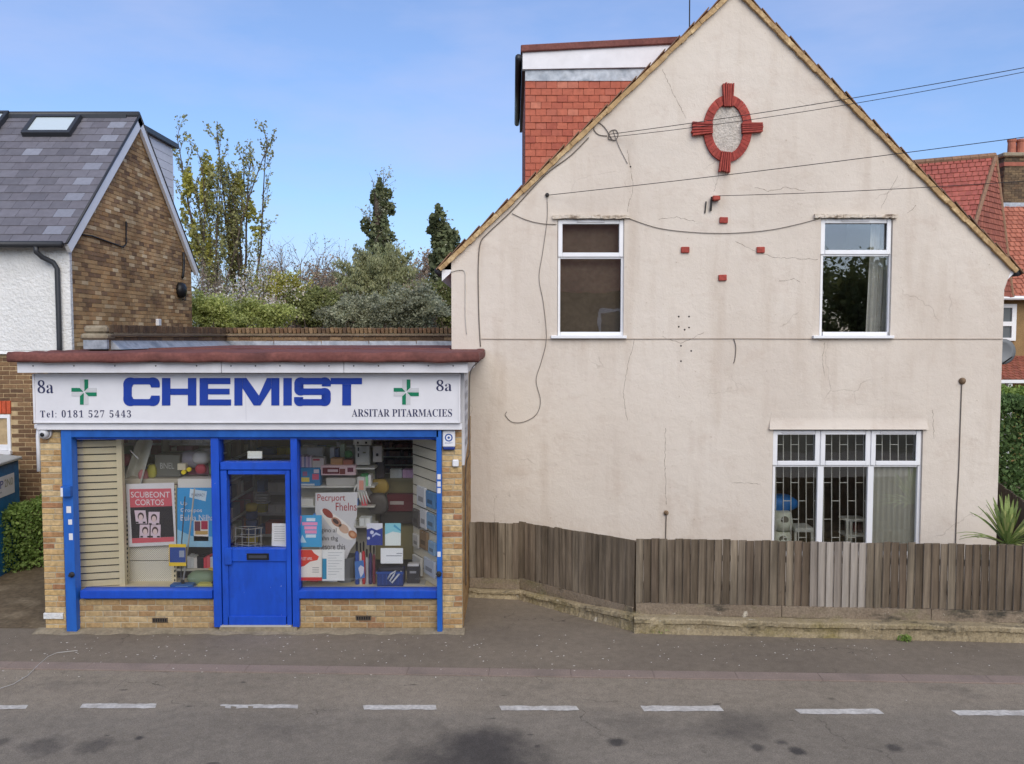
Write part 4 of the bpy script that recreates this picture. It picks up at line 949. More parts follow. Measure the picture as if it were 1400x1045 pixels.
MB().tube([(p.x, 14.0, p.z - .2), (p.x - .02, 13.7, p.z - .08)], .01, 6).build('feed_arm', M['dark'], dish)
p = at(943, 30, 14.2); q = at(943, -40, 14.2)
ae = thing('aerial_mast', (p.x, 14.2, p.z - .5), 'thin aerial mast rising behind the left roof slope near apex', 'aerial')
MB().tube([(p.x, 14.2, p.z - .5), (q.x, 14.2, q.z)], .011, 6).build('mast', M['dark'], ae)
MB().beam((p.x - .05, 14.2, p.z - .48), (p.x + .05, 14.2, p.z - .48), .06, .04).build('mast_foot', M['dark'], ae)
# ================================================================ LEFT HOUSE
def hit(u, v, P, n):
    d = at(u, v, 1.0) - Vector((0, 0, EYE)); o = Vector((0, 0, EYE)); n = Vector(n); t = (Vector(P) - o).dot(n) / d.dot(n); return o + d * t
YL = 14.0
XG = XX(97, YL, 400); zE = ZZ(317, YL)
lh = thing('slate_house', (XG - 1.5, YL, 0), 'brown brick house with grey slate roof and white rendered upper front', 'house')
ym = YL + 2.62; ybk = YL + 5.3
zRg = ZZ(158, ym)
zB = ZZ(480, YL)
bodyL = -14.0
MB().box(bodyL, XG - .12, YL + .02, ybk, 0, zE).build('wall', M['dkmortar'], lh)
MB().face([(XG - .012, YL + .02, 0), (XG - .012, ybk, 0), (XG - .012, ybk, zE), (XG - .012, ym, zRg), (XG - .012, YL + .02, zE)]).build('gable_wall', M['dkmortar'], lh)
MB().box(bodyL, XG + .004, YL - .03, YL + .06, zB, zE - .09).build('rendered_front', M['render_w'], lh, bevel=.01)
MB().hexa([(bodyL, YL - .07, zB - .05), (XG + .006, YL - .07, zB - .05), (XG + .006, YL + .06, zB - .05), (bodyL, YL + .06, zB - .05)], [(bodyL, YL - .032, zB), (XG + .006, YL - .032, zB), (XG + .006, YL + .06, zB), (bodyL, YL + .06, zB)]).build('bellcast', M['render_w'], lh)
mb = MB()
sl = (zRg - zE) / (ym - YL)
brick_sheet(mb, (XG - .012, YL + .03, 2.9), (0, 1, 0), (1, 0, 0), ybk - YL - .05, zRg - 2.9, clip=lambda s, z: 2.9 + z < zE + sl * min(s + .03, ybk - YL - s - .03) - .02, th=.012)
o = mb.build('gable_bricks', M['gablebrick'], lh); o['kind'] = 'stuff'
db = unit_block('house_brick', (.215, .10, .065), M['dkbrick'], .005, .002)
wx1 = XX(15, YL, 590)
brick_run(lh, db, -9.05, XX(62, YL, 600), 1.0, zB - .06, YL, M['dkmortar'], back=.05, skip=lambda x, z: x < wx1 + .03 and z < ZZ(549, YL))
# ground-floor window with red lintel
fr = MB(); a = MB
for (u0, u1, v0, v1) in ((-60, -56, 567, 616), (11, 15, 567, 616), (-56, 11, 567, 572), (-56, 11, 608, 616)):
    fr.box(XX(u0, YL, 590), XX(u1, YL, 590), YL - .02, YL + .06, ZZ(v1, YL), ZZ(v0, YL))
lw = fr.build('window', M['upvc'], lh, bevel=.004)
MB().box(XX(-56, YL, 590), XX(11, YL, 590), YL + .02, YL + .025, ZZ(608, YL), ZZ(572, YL)).build('pane', C(120, 134, 140, .1), lw)
MB().box(XX(-60, YL, 590), XX(16, YL, 590), YL - .06, YL + .04, ZZ(621, YL), ZZ(616, YL)).build('sill', M['upvc'], lw)
lbk = unit_block('lintel_brick', (.065, .1, .215), mk('red_lintel_brick', [lin(196, 92, 60), lin(178, 78, 54)], src='obj', bump=.5), .005)
for i in range(9): link('lintel_brick', lbk, (wx1 - .02 - i * .075, YL + .04 - .012, ZZ(557, YL)), lh)
# roof: slates on the front slope
ov = .22
P0 = Vector((0, YL - ov, zE - ov * sl)); P1 = Vector((0, ym, zRg)); dv = (P1 - P0).normalized(); Ls = (P1 - P0).length; nv = Vector((0, -dv.z, dv.y)); angx = math.atan2(dv.z, dv.y)
rfx = XG + .06
mb = MB()
for s0, s1 in ((0, Ls),):
    q = [Vector((bodyL, 0, 0)) + P0, Vector((rfx, 0, 0)) + P0, Vector((rfx, 0, 0)) + P1, Vector((bodyL, 0, 0)) + P1]
    mb.hexa([p - nv * .06 for p in q], [p - nv * .012 for p in q])
Pb = Vector((0, ybk + ov, zE - ov * sl)); nb = Vector((0, dv.z, dv.y))
q = [Vector((bodyL, 0, 0)) + P1, Vector((rfx, 0, 0)) + P1, Vector((rfx, 0, 0)) + Pb, Vector((bodyL, 0, 0)) + Pb]
mb.hexa([p - nb * .06 for p in q], [p for p in q])
lroof = mb.build('roof', M['slate'], lh)
rows = 17; rp = Ls / rows; sw = .315
sme = unit_block('slate', (sw - .005, rp * 1.28, .009), M['slate'], .0015); sme2 = unit_block('slate', (sw - .005, rp * 1.28, .009), M['paleslate'], .0015)
for r_ in range(rows):
    x = rfx - sw / 2 + (sw / 2 if r_ % 2 else 0); c_ = 0
    while x > -10.4:
        w_ = sw; xc = x
        if x + sw / 2 > rfx: w_ = rfx - (x - sw / 2); xc = rfx - w_ / 2
        s = (r_ + .5) * rp + .02
        pale = (c_ == 1 and r_ % 2 == 1 and r_ < 16) or random.random() < .02
        p = P0 + dv * s + nv * (.004 + .003)
        link('slate', sme2 if pale else sme, (xc, p.y, p.z), lroof, (angx - .045, 0, random.uniform(-.004, .004)), ((w_ - .005) / (sw - .005), 1, 1))
        x -= sw; c_ += 1
MB().tube([(bodyL, ym, zRg + .0), (rfx, ym, zRg + .0)], .075, 10).build('ridge_tile', M['gutter'], lroof, smooth=True)
# skylights
def skylight(ua, va, ub, vb, uc, vc):
    A, B, C_ = (hit(u, v, P0, nv) for u, v in ((ua, va), (ub, vb), (uc, vc)))   # low left, low right, top right
    x0, x1 = min(A.x, B.x), B.x; s0, s1 = (A - P0).dot(dv), (C_ - P0).dot(dv)
    g = lambda x, s, h: Vector((x, 0, 0)) + P0 + dv * s + nv * h
    t = .075
    mb = MB()
    for (a, b, c, d) in ((x0, x1, s0, s0 + t), (x0, x1, s1 - t, s1), (x0, x0 + t, s0 + t, s1 - t), (x1 - t, x1, s0 + t, s1 - t)):
        mb.hexa([g(a, c, .0), g(b, c, .0), g(b, d, .0), g(a, d, .0)], [g(a, c, .11), g(b, c, .11), g(b, d, .11), g(a, d, .11)])
    f = mb.build('skylight', M['gutter'], lroof, bevel=.006)
    mb = MB(); a, b, c, d = x0 + t, x1 - t, s0 + t, s1 - t
    mb.hexa([g(a, c, .05), g(b, c, .05), g(b, d, .05), g(a, d, .05)], [g(a, c, .08), g(b, c, .08), g(b, d, .08), g(a, d, .08)])
    t_ = NT('skylight_glass%d' % ua); mb.build('skylight_pane', t_.done(lin(186, 198, 204), .12, .6, 0.0), f)  # sky reflection is painted into the pale base colour of the pane
skylight(31, 188, 96, 190, 113, 163); skylight(-70, 184, -6, 186, 12, 158)
# verge: white bargeboard, both rafters
for (a, b, nm, w2, mt) in ((Vector((0, YL - ov, zE - ov * sl)), P1, 'bargeboard', .17, 'upvc'), (P1, Pb, 'bargeboard', .15, 'upvc')):
    d = (b - a).normalized(); up = Vector((0, -d.z, d.y)) if d.z > 0 else Vector((0, -d.z, d.y))
    X = lambda x, p: Vector((x, p.y, p.z))
    q = [a - up * (w2 + .015), b - up * (w2 + .015), b - up * .015, a - up * .015]
    MB().add([X(XG + .012, p) for p in q] + [X(rfx + .015, p) for p in q], [(0, 1, 2, 3), (7, 6, 5, 4), (0, 4, 5, 1), (1, 5, 6, 2), (2, 6, 7, 3), (3, 7, 4, 0)]).build(nm, M[mt], lh)
    MB().tube([X(rfx + .01, a + up * .005), X(rfx + .01, b + up * .005)], .022, 8).build('verge_trim', M['gutter'], lh, smooth=True)
# gutter, downpipe
gz = zE - ov * sl - .02
MB().tube([(bodyL, YL - ov - .05, gz), (XG + .02, YL - ov - .05, gz)], .055, 10).build('gutter', M['gutter'], lh, smooth=True)
dpx = XX(80, YL - .08, 420); dpt = XX(52, YL - .2, 320)
MB().tube([(dpt, YL - ov - .05, gz - .03), (dpt, YL - ov - .05, gz - .12), (dpt + .05, YL - ov + .03, gz - .2), (dpx - .05, YL - .10, gz - .28), (dpx, YL - .085, gz - .38), (dpx, YL - .085, zB + .1), (dpx, YL - .10, 3.1)], .042, 10).build('downpipe', M['gutter'], lh, smooth=True)
# back dormer clad in white boards
dz = zRg + .02; dxx = XG - .25
zbt = 0
dm = MB().box(-12.5, dxx, ym + .35, ybk - .35, zE, dz - .12).build('dormer', M['white'], lh)
for i in range(8): MB().box(dxx, dxx + .018, ym + .35, ybk - .34, dz - .34 - .17 * i, dz - .18 - .17 * i).build('cladding_board', M['white'], dm)
MB().box(-12.5, dxx + .10, ym - .1, ybk - .2, dz - .12, dz - .02).build('dormer_roof', M['gutter'], dm)
# things on the gable
G = lambda u, v: hit(u, v, (XG, 0, 0), (1, 0, 0))
def gcab(pts, r, label):
    P = [G(*p) + Vector((.02, 0, 0)) for p in pts]; return tag(MB().tube(P, r, 6).build('gable_cable', M['black'], None, smooth=True), label, 'cable')
gcab([(99, 319), (125, 323), (150, 332), (166, 338), (171, 334), (171, 303)], .014, 'black cable looping across the brown brick gable of slate house')
gcab([(249, 345), (250, 357), (249, 375), (248, 380)], .03, 'black waste pipe near the back edge of the brick gable')
p = G(245, 397); o = thing('wall_vent', p, 'black round vent hood with hanging wires on brick gable', 'vent')
MB().lathe((p.x, p.y, p.z), [(.17, 0), (.18, .05), (.14, .12), (.05, .15)], 14, 'x').build('hood', M['black'], o, smooth=True)
MB().tube([(p.x + .1, p.y + .1, p.z - .05), (p.x + .12, p.y + .05, p.z - .22), (p.x + .1, p.y - .06, p.z - .2)], .012, 6).build('wire', M['black'], o)
p = G(215, 441); tag(MB().box(p.x - .01, p.x + .06, p.y - .07, p.y + .07, p.z - .07, p.z + .07).build('junction_box', M['upvc'], None, bevel=.01), 'small white junction box on the brick gable above parapet', 'junction box')

# ================================================================ HOUSES AT THE RIGHT EDGE
def tile_plane(mb, A, Bv, Cv, Dv, rows, cols_w=.17):
    """stepped tile courses over a quad A(bottom left) B(bottom right) C(top right) D(top left)"""
    A, Bv, Cv, Dv = map(Vector, (A, Bv, Cv, Dv)); n = (Bv - A).cross(Dv - A).normalized()
    if n.z < 0: n = -n
    for r_ in range(rows):
        a, b = A.lerp(Dv, r_ / rows), Bv.lerp(Cv, r_ / rows); d, c = A.lerp(Dv, (r_ + 1.04) / rows), Bv.lerp(Cv, (r_ + 1.04) / rows)
        L = (b - a).length; k = max(1, int(L / cols_w)); off = .5 if r_ % 2 else 0
        ts = [0] + [(i + off) / k for i in range(0 if off else 1, k)] + [1]
        for t0, t1 in zip(ts[:-1], ts[1:]):
            g = .012 / max(L, .05)
            q = [a.lerp(b, t0 + g), a.lerp(b, t1 - g), d.lerp(c, t1 - g), d.lerp(c, t0 + g)]
            h = .028 + random.uniform(-.004, .004)
            mb.add([q[0] + n * h, q[1] + n * h, q[2] + n * .004, q[3] + n * .004, q[0], q[1]], [(0, 1, 2, 3), (4, 5, 1, 0)])
YN = 25.0
nh = thing('tiled_house', (XX(1395, YN), YN, 0), 'brown pebbledash house with orange tiled roof and brick chimney at far right', 'house')
Q = lambda u, v, y=YN: at(u, v, y)
ez = Q(1390, 402).z; rz = Q(1380, 205, YN + 3.4).z
x0 = Q(1300, 450).x; x1 = x0 + 12
MB().box(x0, x1, YN, YN + 6.5, 0, ez).build('wall', M['pebble'], nh)
mb = MB(); tile_plane(mb, (x0 - .2, YN - .35, ez - .15), (x1, YN - .35, ez - .15), (x1, YN + 3.4, rz - .6), (x0 - .2, YN + 3.4, rz - .6), 30)
MBr = mb.build('roof_tiles', M['orange_i'], nh); MBr['kind'] = 'stuff'
MB().face([(x0 - .2, YN - .33, ez - .17), (x1, YN - .33, ez - .17), (x1, YN + 3.4, rz - .63), (x0 - .2, YN + 3.4, rz - .63)]).build('roof', M['tile2_i'], nh)
MB().tube([(x0, YN - .42, ez - .14), (x1, YN - .42, ez - .14)], .06, 8).build('gutter', M['upvc'], nh)
# chimney with pots
cx0, cx1 = Q(1366, 230, YN + 2.4).x, Q(1366, 230, YN + 2.4).x + 1.5
cz1 = Q(1380, 211, YN + 2.4).z
ch = MB().box(cx0 + .06, cx1, YN + 2.2, YN + 3.1, ez + .5, cz1 - .12).build('chimney', M['oldmortar'], nh)
mb = MB(); brick_sheet(mb, (cx0 + .06, YN + 2.2, cz1 - 1.6), (1, 0, 0), (0, -1, 0), 1.4, 1.5, th=.015); brick_sheet(mb, (cx0 + .06, YN + 3.1, cz1 - 1.6), (0, -1, 0), (-1, 0, 0), .9, 1.5, th=.015)
o = mb.build('chimney_bricks', M['oldbrick_i'], ch); o['kind'] = 'stuff'
MB().box(cx0 + .02, cx1 + .04, YN + 2.16, YN + 3.14, cz1 - .42, cz1 - .30).build('red_band', M['tile2_i'], ch)
MB().box(cx0 - .04, cx1 + .08, YN + 2.1, YN + 3.2, cz1 - .13, cz1).build('chimney_cap', M['concrete'], ch, bevel=.03)
MB().box(cx0 + .02, cx1, YN + 2.15, YN + 2.20, cz1 - 1.75, cz1 - 1.58).build('flashing', M['lead'], ch)
for (u, r_) in ((1383, .13), (1396, .16)):
    p = Q(u, 205, YN + 2.6); MB().lathe((p.x, YN + 2.6, cz1 - .01), [(r_ * 1.1, 0), (r_ * .95, .1), (r_ * .9, .42), (r_ * 1.05, .46), (r_ * 1.05, .52), (r_ * .8, .53)], 14).build('chimney_pot', M['orange_i'], ch, smooth=False)
# upstairs window, porch roof
fr = MB()
for (u0, u1, v0, v1) in ((1352, 1356, 416, 466), (1382, 1388, 416, 466), (1356, 1382, 416, 421), (1356, 1382, 440, 446), (1356, 1382, 462, 466)):
    fr.box(Q(u0, 440).x, Q(u1, 440).x, YN - .06, YN + .05, Q(700, v1).z, Q(700, v0).z)
nw = fr.build('window', M['upvc'], nh)
for (v0, v1) in ((421, 440), (446, 462)): MB().box(Q(1356, 440).x, Q(1382, 440).x, YN - .01, YN - .004, Q(700, v1).z, Q(700, v0).z).build('pane', C(92, 98, 102, .1), nw)
mb = MB(); za, zc = Q(1390, 519, YN - 1.6).z, Q(1390, 487, YN - .1).z; tile_plane(mb, (x0, YN - 1.6, za), (x1, YN - 1.6, za), (x1, YN - .02, zc), (x0, YN - .02, zc), 9)
o = mb.build('porch_tiles', M['tile2_i'], nh); o['kind'] = 'stuff'
MB().box(x0, x1, YN - 1.62, YN - 1.55, za - .10, za - .01).build('porch_fascia', M['upvc'], nh)
for u in (1369, 1380): p = Q(u, 530, YN - 1.5); MB().box(p.x - .06, p.x + .06, YN - 1.55, YN - 1.43, 0, za - .1).build('porch_post', M['upvc'], nh)
# hipped red roof of the wing between
YW = 21.0
wg = thing('hipped_house', (XX(1300, YW), YW, 0), 'house with red hipped tile roof rising behind right slope of cream gable', 'house')
r0, r1 = at(1240, 226, YW + 3), at(1361, 214, YW + 3)
h0 = at(1325, 322, YW + .6); e1 = at(1379, 352, YW + 1.6)
base0 = at(1180, 330, YW); zW = at(1330, 400, YW).z
lowL = Vector((r0.x - 2.0, YW, zW)); lowR = Vector((at(1304, 402, YW).x, YW, zW))
mb = MB(); tile_plane(mb, lowL, lowR, r1, Vector((r0.x - 2, r1.y, r0.z - .12)), 26)
o = mb.build('roof_tiles', M['tile_i'], wg); o['kind'] = 'stuff'
MB().face([lowL - Vector((0, 0, .03)), lowR - Vector((0, 0, .03)), r1 - Vector((0, 0, .03)), Vector((r0.x - 2, r1.y, r0.z - .15))]).build('roof', M['tile2_i'], wg)
hipR = Vector((at(1384, 400, YW + 2.6).x, YW + 2.6, zW))
mb = MB(); tile_plane(mb, lowR, hipR, r1 + Vector((.01, 0, 0)), r1, 26); mb.face([lowR, hipR, r1])
o = mb.build('hip_tiles', M['tile2_i'], wg); o['kind'] = 'stuff'
MB().tube([lowR, r1], .06, 8).build('hip_ridge', M['verge'], wg); MB().tube([hipR, r1], .06, 8).build('hip_ridge', M['verge'], wg)
k = 14
for i in range(k):
    a = Vector((r0.x - 1.0, r1.y, r0.z - .06)); p, q = a.lerp(r1, i / k), a.lerp(r1, (i + .97) / k); MB().tube([p + Vector((0, 0, .02)), q + Vector((0, 0, .02))], .085, 8).build('ridge_tile', M['verge'], wg)
MB().hexa([(lowL.x, YW + .3, 0), (lowR.x - .3, YW + .3, 0), (hipR.x - .3, YW + 2.9, 0), (lowL.x, YW + 5, 0)], [(lowL.x, YW + .3, zW), (lowR.x - .3, YW + .3, zW), (hipR.x - .3, YW + 2.9, zW), (lowL.x, YW + 5, zW)]).build('wall', M['pebble'], wg)

# ================================================================ FENCES AND LOW WALL
def gpt(u, v):    # point on the pavement under a pixel
    d = at(u, v, 1.0) - Vector((0, 0, EYE)); t = -EYE / d.z; return Vector((d.x * t, d.y * t, 0))
A0 = Vector((XR + .02, 12.02, 0)); A1 = Vector((XX(712, 11.92, 780), 11.92, 0)); A2 = Vector((XX(868, 10.62, 790), 10.62, 0)); A3 = Vector((7.6, 10.20, 0))
WH = .21
def low_wall(name, P, Qe, h0, h1, th, label, seed, ext=0.0):
    rr = np.random.default_rng(seed); d = (Qe - P).normalized(); n = Vector((d.y, -d.x, 0)); L = (Qe - P).length; nx = max(8, int(L / .03)); prof = [(.06, 0), (.085, .35), (.06, .62), (.0, .70), (.0, .92), (.05, 1.0), (.5, 1.02), (1.0, 1.02), (1.0, 0)]
    ph = rr.uniform(0, 9, 8); V = []
    for i in range(nx + 1):
        t = i / nx; h = h0 + (h1 - h0) * t
        wz = .006 * math.sin(t * L * 2.1 + ph[0]) + .004 * math.sin(t * L * 7 + ph[1]); chip = max(0, math.sin(t * L * 3.3 + ph[2]) * math.sin(t * L * 8.7 + ph[3]) - .45) * .07
        for j, (o_, z_) in enumerate(prof):
            off = o_ * th + (.004 * math.sin(t * L * 5 + j * 1.3 + ph[4]) + rr.normal(0, .005) if j < 6 else 0) + (chip if j in (3, 4, 5) else 0)
            V.append(P + d * (t * L) - n * (off - .12 * th) + Vector((0, 0, z_ * h + (wz if z_ > .5 else 0) - (chip * .6 if j in (3, 4) else 0))))
    k = len(prof); Fc = [(i * k + j, i * k + j + 1, (i + 1) * k + j + 1, (i + 1) * k + j) for i in range(nx) for j in range(k - 1)]
    Fc += [tuple(range(k)), tuple(range(nx * k, nx * k + k))]
    o = MB().add(V, Fc).build(name, M['lowwall'], None, smooth=False); return tag(o, label, 'wall', 'mossy walls under the fence')
dn = lambda a, b: Vector(((b - a).normalized().y, -(b - a).normalized().x, 0))
f_ = .10
low_wall('low_wall', A0 + dn(A0, A1) * f_, A1 + dn(A0, A1) * f_, .12, .12, .26, 'short back stretch of mossy low wall next to the shop flank', 1)
low_wall('low_wall', A1 + dn(A1, A2) * f_, A2 + dn(A1, A2) * f_ + (A2 - A1).normalized() * .06, .12, .22, .28, 'slanting stretch of mossy low wall running out to the fence corner', 2)
low_wall('low_wall', A2 + dn(A2, A3) * (f_ + .06) - (A3 - A2).normalized() * .02, A3 + dn(A2, A3) * (f_ + .06), .20, .20, .36, 'long straight mossy low wall under the fence along the pavement', 3)
def fence(P, Qe, z0, z1t, bw, label, group, seed, bleached=None, post_ts=(), z1e=None):
    z1e = z1t if z1e is None else z1e
    rr = random.Random(seed); d = (Qe - P).normalized(); n = Vector((d.y, -d.x, 0)); L = (Qe - P).length; ang = math.atan2(d.y, d.x)
    f = thing('board_fence', P, label, 'fence', group)
    h = z1t - z0 - .15
    mes = {}
    for nm, mt in (('fence_board', M['fence']), ('bleached_board', M['bleach'])):
        b = bmesh.new(); w = bw * 1.02
        vs_ = [(-w / 2, 0, 0), (w / 2, 0, 0), (w / 2, .014, 0), (-w / 2, .014, 0)]
        lo = [b.verts.new((-w / 2, -.020, -.5)), b.verts.new((w / 2, .006, -.5)), b.verts.new((w / 2, .012, -.5)), b.verts.new((-w / 2, .004, -.5))]
        hi = [b.verts.new((v.co.x, v.co.y, .5)) for v in lo]
        for q in ((0, 1, 5, 4), (1, 2, 6, 5), (2, 3, 7, 6), (3, 0, 4, 7)): 
            A = lo + hi; b.faces.new([A[i] for i in q])
        b.faces.new(lo[::-1]); b.faces.new(hi)
        b.faces.ensure_lookup_table(); b.faces[3].material_index = 1  # left edge face: pale sawn tan, lightened to paint in the light it catches
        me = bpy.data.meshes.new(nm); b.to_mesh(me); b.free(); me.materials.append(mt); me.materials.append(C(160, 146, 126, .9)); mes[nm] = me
    k = int(L / bw)
    for i in range(k):
        s = (i + .5) * L / k; p = P + d * s; bl = bleached and bleached(p.x)
        hh = h + (z1e - z1t) * s / L + rr.uniform(-.010, .006)
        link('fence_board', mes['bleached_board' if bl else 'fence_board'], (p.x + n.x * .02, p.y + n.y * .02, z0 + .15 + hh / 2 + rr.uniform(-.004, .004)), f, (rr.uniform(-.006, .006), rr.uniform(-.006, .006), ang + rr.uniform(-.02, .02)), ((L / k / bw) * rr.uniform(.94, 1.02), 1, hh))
    s = 0
    while s < L - .05:      # gravel boards along the foot
        e = min(s + 1.83, L); a, b = P + d * (s + .004), P + d * (e - .004)
        MB().add([p_ + n * o_ + Vector((0, 0, z_)) for p_ in (a, b) for (o_, z_) in ((.045, z0 + .004), (.045, z0 + .148), (.015, z0 + .148), (.015, z0 + .004))], [(0, 1, 2, 3), (7, 6, 5, 4), (0, 4, 5, 1), (1, 5, 6, 2), (2, 6, 7, 3), (3, 7, 4, 0)]).build('gravel_board', M['gravel'], f)
        s = e
    for zz, ze in ((z0 + .35, z0 + .35), (z1t - .25, z1e - .25)):
        a, b = P - n * .03, Qe - n * .03; MB().beam(a + Vector((0, 0, zz)), b + Vector((0, 0, ze)), .04, .07).build('rail', M['fence'], f)
    for t in post_ts:
        p = P + d * (L * t) - n * .08; MB().box(p.x - .045, p.x + .045, p.y - .045, p.y + .045, 0, min(z1t, z1e) - .06).build('post', M['fence'], f)
    return f
zt_ = 1.17
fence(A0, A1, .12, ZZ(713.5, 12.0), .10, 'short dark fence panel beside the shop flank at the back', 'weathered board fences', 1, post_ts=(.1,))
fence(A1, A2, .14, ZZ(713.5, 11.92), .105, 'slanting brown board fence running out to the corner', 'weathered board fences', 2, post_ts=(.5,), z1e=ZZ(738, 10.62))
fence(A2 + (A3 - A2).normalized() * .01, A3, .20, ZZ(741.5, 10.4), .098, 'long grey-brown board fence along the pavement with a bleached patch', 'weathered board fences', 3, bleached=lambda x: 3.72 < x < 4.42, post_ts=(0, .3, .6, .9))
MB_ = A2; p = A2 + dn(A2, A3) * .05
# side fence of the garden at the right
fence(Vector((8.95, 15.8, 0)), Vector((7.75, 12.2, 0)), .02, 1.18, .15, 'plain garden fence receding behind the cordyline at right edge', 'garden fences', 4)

# ================================================================ BLUE CONTAINER
bk = thing('storage_container', (-8.5, 13.2, 0), 'blue metal container with pale grey lid and white sign beside the brick wall', 'container')
def cw(s, o_): 
    a, b = Vector((-7.86, 12.2, 0)), Vector((-8.04, 13.62, 0)); d = (b - a).normalized(); return a + d * s + Vector((-d.y, d.x, 0)) * o_
tz = 1.74
MB().hexa([cw(0, 0), cw(1.43, 0), cw(1.43, 1.3), cw(0, 1.3)], [p + Vector((0, 0, tz)) for p in (cw(0, 0), cw(1.43, 0), cw(1.43, 1.3), cw(0, 1.3))]).build('body', mk('container_blue', [lin(40, 112, 164), lin(32, 98, 148)], rough=.5, bump=.1), bk, bevel=.015)
MB().hexa([p + Vector((0, 0, tz + .004)) for p in (cw(-.03, -.04), cw(1.47, -.04), cw(1.47, 1.34), cw(-.03, 1.34))], [cw(-.03, -.04) + Vector((0, 0, tz + .05)), cw(1.47, -.04) + Vector((0, 0, tz + .05)), cw(1.40, .7) + Vector((0, 0, tz + .17)), cw(.05, .7) + Vector((0, 0, tz + .17))]).build('lid', C(168, 172, 172), bk, bevel=.01)
MB().hexa([cw(.15, -.006) + Vector((0, 0, tz - .50)), cw(1.24, -.006) + Vector((0, 0, tz - .50)), cw(1.24, 0.001) + Vector((0, 0, tz - .50)), cw(.15, .001) + Vector((0, 0, tz - .50))], [cw(.15, -.006) + Vector((0, 0, tz - .18)), cw(1.24, -.006) + Vector((0, 0, tz - .18)), cw(1.24, .001) + Vector((0, 0, tz - .18)), cw(.15, .001) + Vector((0, 0, tz - .18))]).build('sign_plate', M['white'], bk)
lettering('sign_lettering', 'LUAP', M['navy'], bk, cw(.32, -.009) + Vector((0, 0, tz - .36)), cw(.86, -.009) + Vector((0, 0, tz - .24)))
lettering('sign_lettering', '2N0', C(150, 150, 120), bk, cw(.90, -.009) + Vector((0, 0, tz - .36)), cw(1.18, -.009) + Vector((0, 0, tz - .24)))
lettering('sign_lettering', 'garden waste', C(110, 116, 128), bk, cw(.36, -.009) + Vector((0, 0, tz - .44)), cw(.80, -.009) + Vector((0, 0, tz - .40)))
# ================================================================ VEGETATION
def leaf_mesh(name, pts, size, mat, parent, aspect=0.6, up=0.0, droop=False, norm=None, seed=0):
    r_ = np.random.default_rng(seed); pts = np.asarray(pts, float); n = len(pts)
    s = size * r_.uniform(.6, 1.4, n)
    a = r_.normal(size=(n, 3)); 
    if droop: a[:, 2] = -abs(a[:, 2]) * 2.5 - 1.0
    if up: a[:, 2] += up
    a /= np.linalg.norm(a, axis=1)[:, None]
    b = r_.normal(size=(n, 3)); b -= (a * b).sum(1)[:, None] * a; b /= np.linalg.norm(b, axis=1)[:, None]
    A, Bv = a * s[:, None], b * (s * aspect)[:, None]
    V = np.empty((n, 4, 3)); V[:, 0] = pts - A * .5; V[:, 1] = pts + Bv * .5 - A * .05; V[:, 2] = pts + A * .5; V[:, 3] = pts - Bv * .5 + A * .05
    V = V.reshape(-1, 3); org = np.array([pts[:, 0].mean(), pts[:, 1].mean(), pts[:, 2].min()]); V -= org
    me = bpy.data.meshes.new(name); me.vertices.add(n * 4); me.vertices.foreach_set('co', V.ravel())
    me.loops.add(n * 4); me.loops.foreach_set('vertex_index', np.arange(n * 4)); me.polygons.add(n)
    me.polygons.foreach_set('loop_start', np.arange(n) * 4); me.polygons.foreach_set('loop_total', np.full(n, 4))
    me.update(); me.validate(); me.materials.append(mat); return link(name, me, org, parent)
M['lf_poplar'] = leafmat('poplar_leaf', [lin(128, 130, 84), lin(152, 150, 98), lin(112, 116, 78), lin(140, 132, 92)])
M['lf_olive'] = leafmat('olive_leaf', [lin(146, 144, 76), lin(162, 158, 86), lin(126, 126, 66)])
M['lf_ivy'] = leafmat('ivy_leaf', [lin(84, 92, 64), lin(104, 110, 78), lin(70, 78, 56), lin(120, 124, 90)], .2)
M['lf_green'] = leafmat('bright_leaf', [lin(142, 150, 88), lin(160, 166, 102), lin(124, 134, 78), lin(170, 172, 116)])
M['lf_willow'] = leafmat('willow_leaf', [lin(140, 142, 106), lin(126, 130, 96), lin(154, 154, 120)])
M['lf_grey'] = leafmat('grey_leaf', [lin(144, 146, 122), lin(124, 128, 106), lin(162, 162, 140), lin(112, 118, 96)])
M['lf_dark'] = leafmat('dark_leaf', [lin(106, 112, 70), lin(122, 126, 80), lin(92, 98, 62)], .25)
M['lf_hedge'] = leafmat('hedge_leaf', [lin(110, 134, 68), lin(130, 152, 82), lin(94, 116, 60), lin(148, 166, 96)], .3)
M['lf_conifer'] = leafmat('conifer_leaf', [lin(82, 106, 64), lin(98, 120, 74), lin(70, 90, 56)], .25)
M['blossom'] = leafmat('blossom', [lin(226, 214, 202), lin(206, 190, 178), lin(234, 224, 214), lin(190, 174, 158)], .35)
M['lf_bud'] = leafmat('bud', [lin(150, 130, 112), lin(128, 112, 96), lin(168, 148, 124)], .2)
M['lf_cord'] = leafmat('cordyline_leaf', [lin(110, 128, 72), lin(136, 150, 92), lin(92, 112, 60), lin(168, 168, 110)], .2)

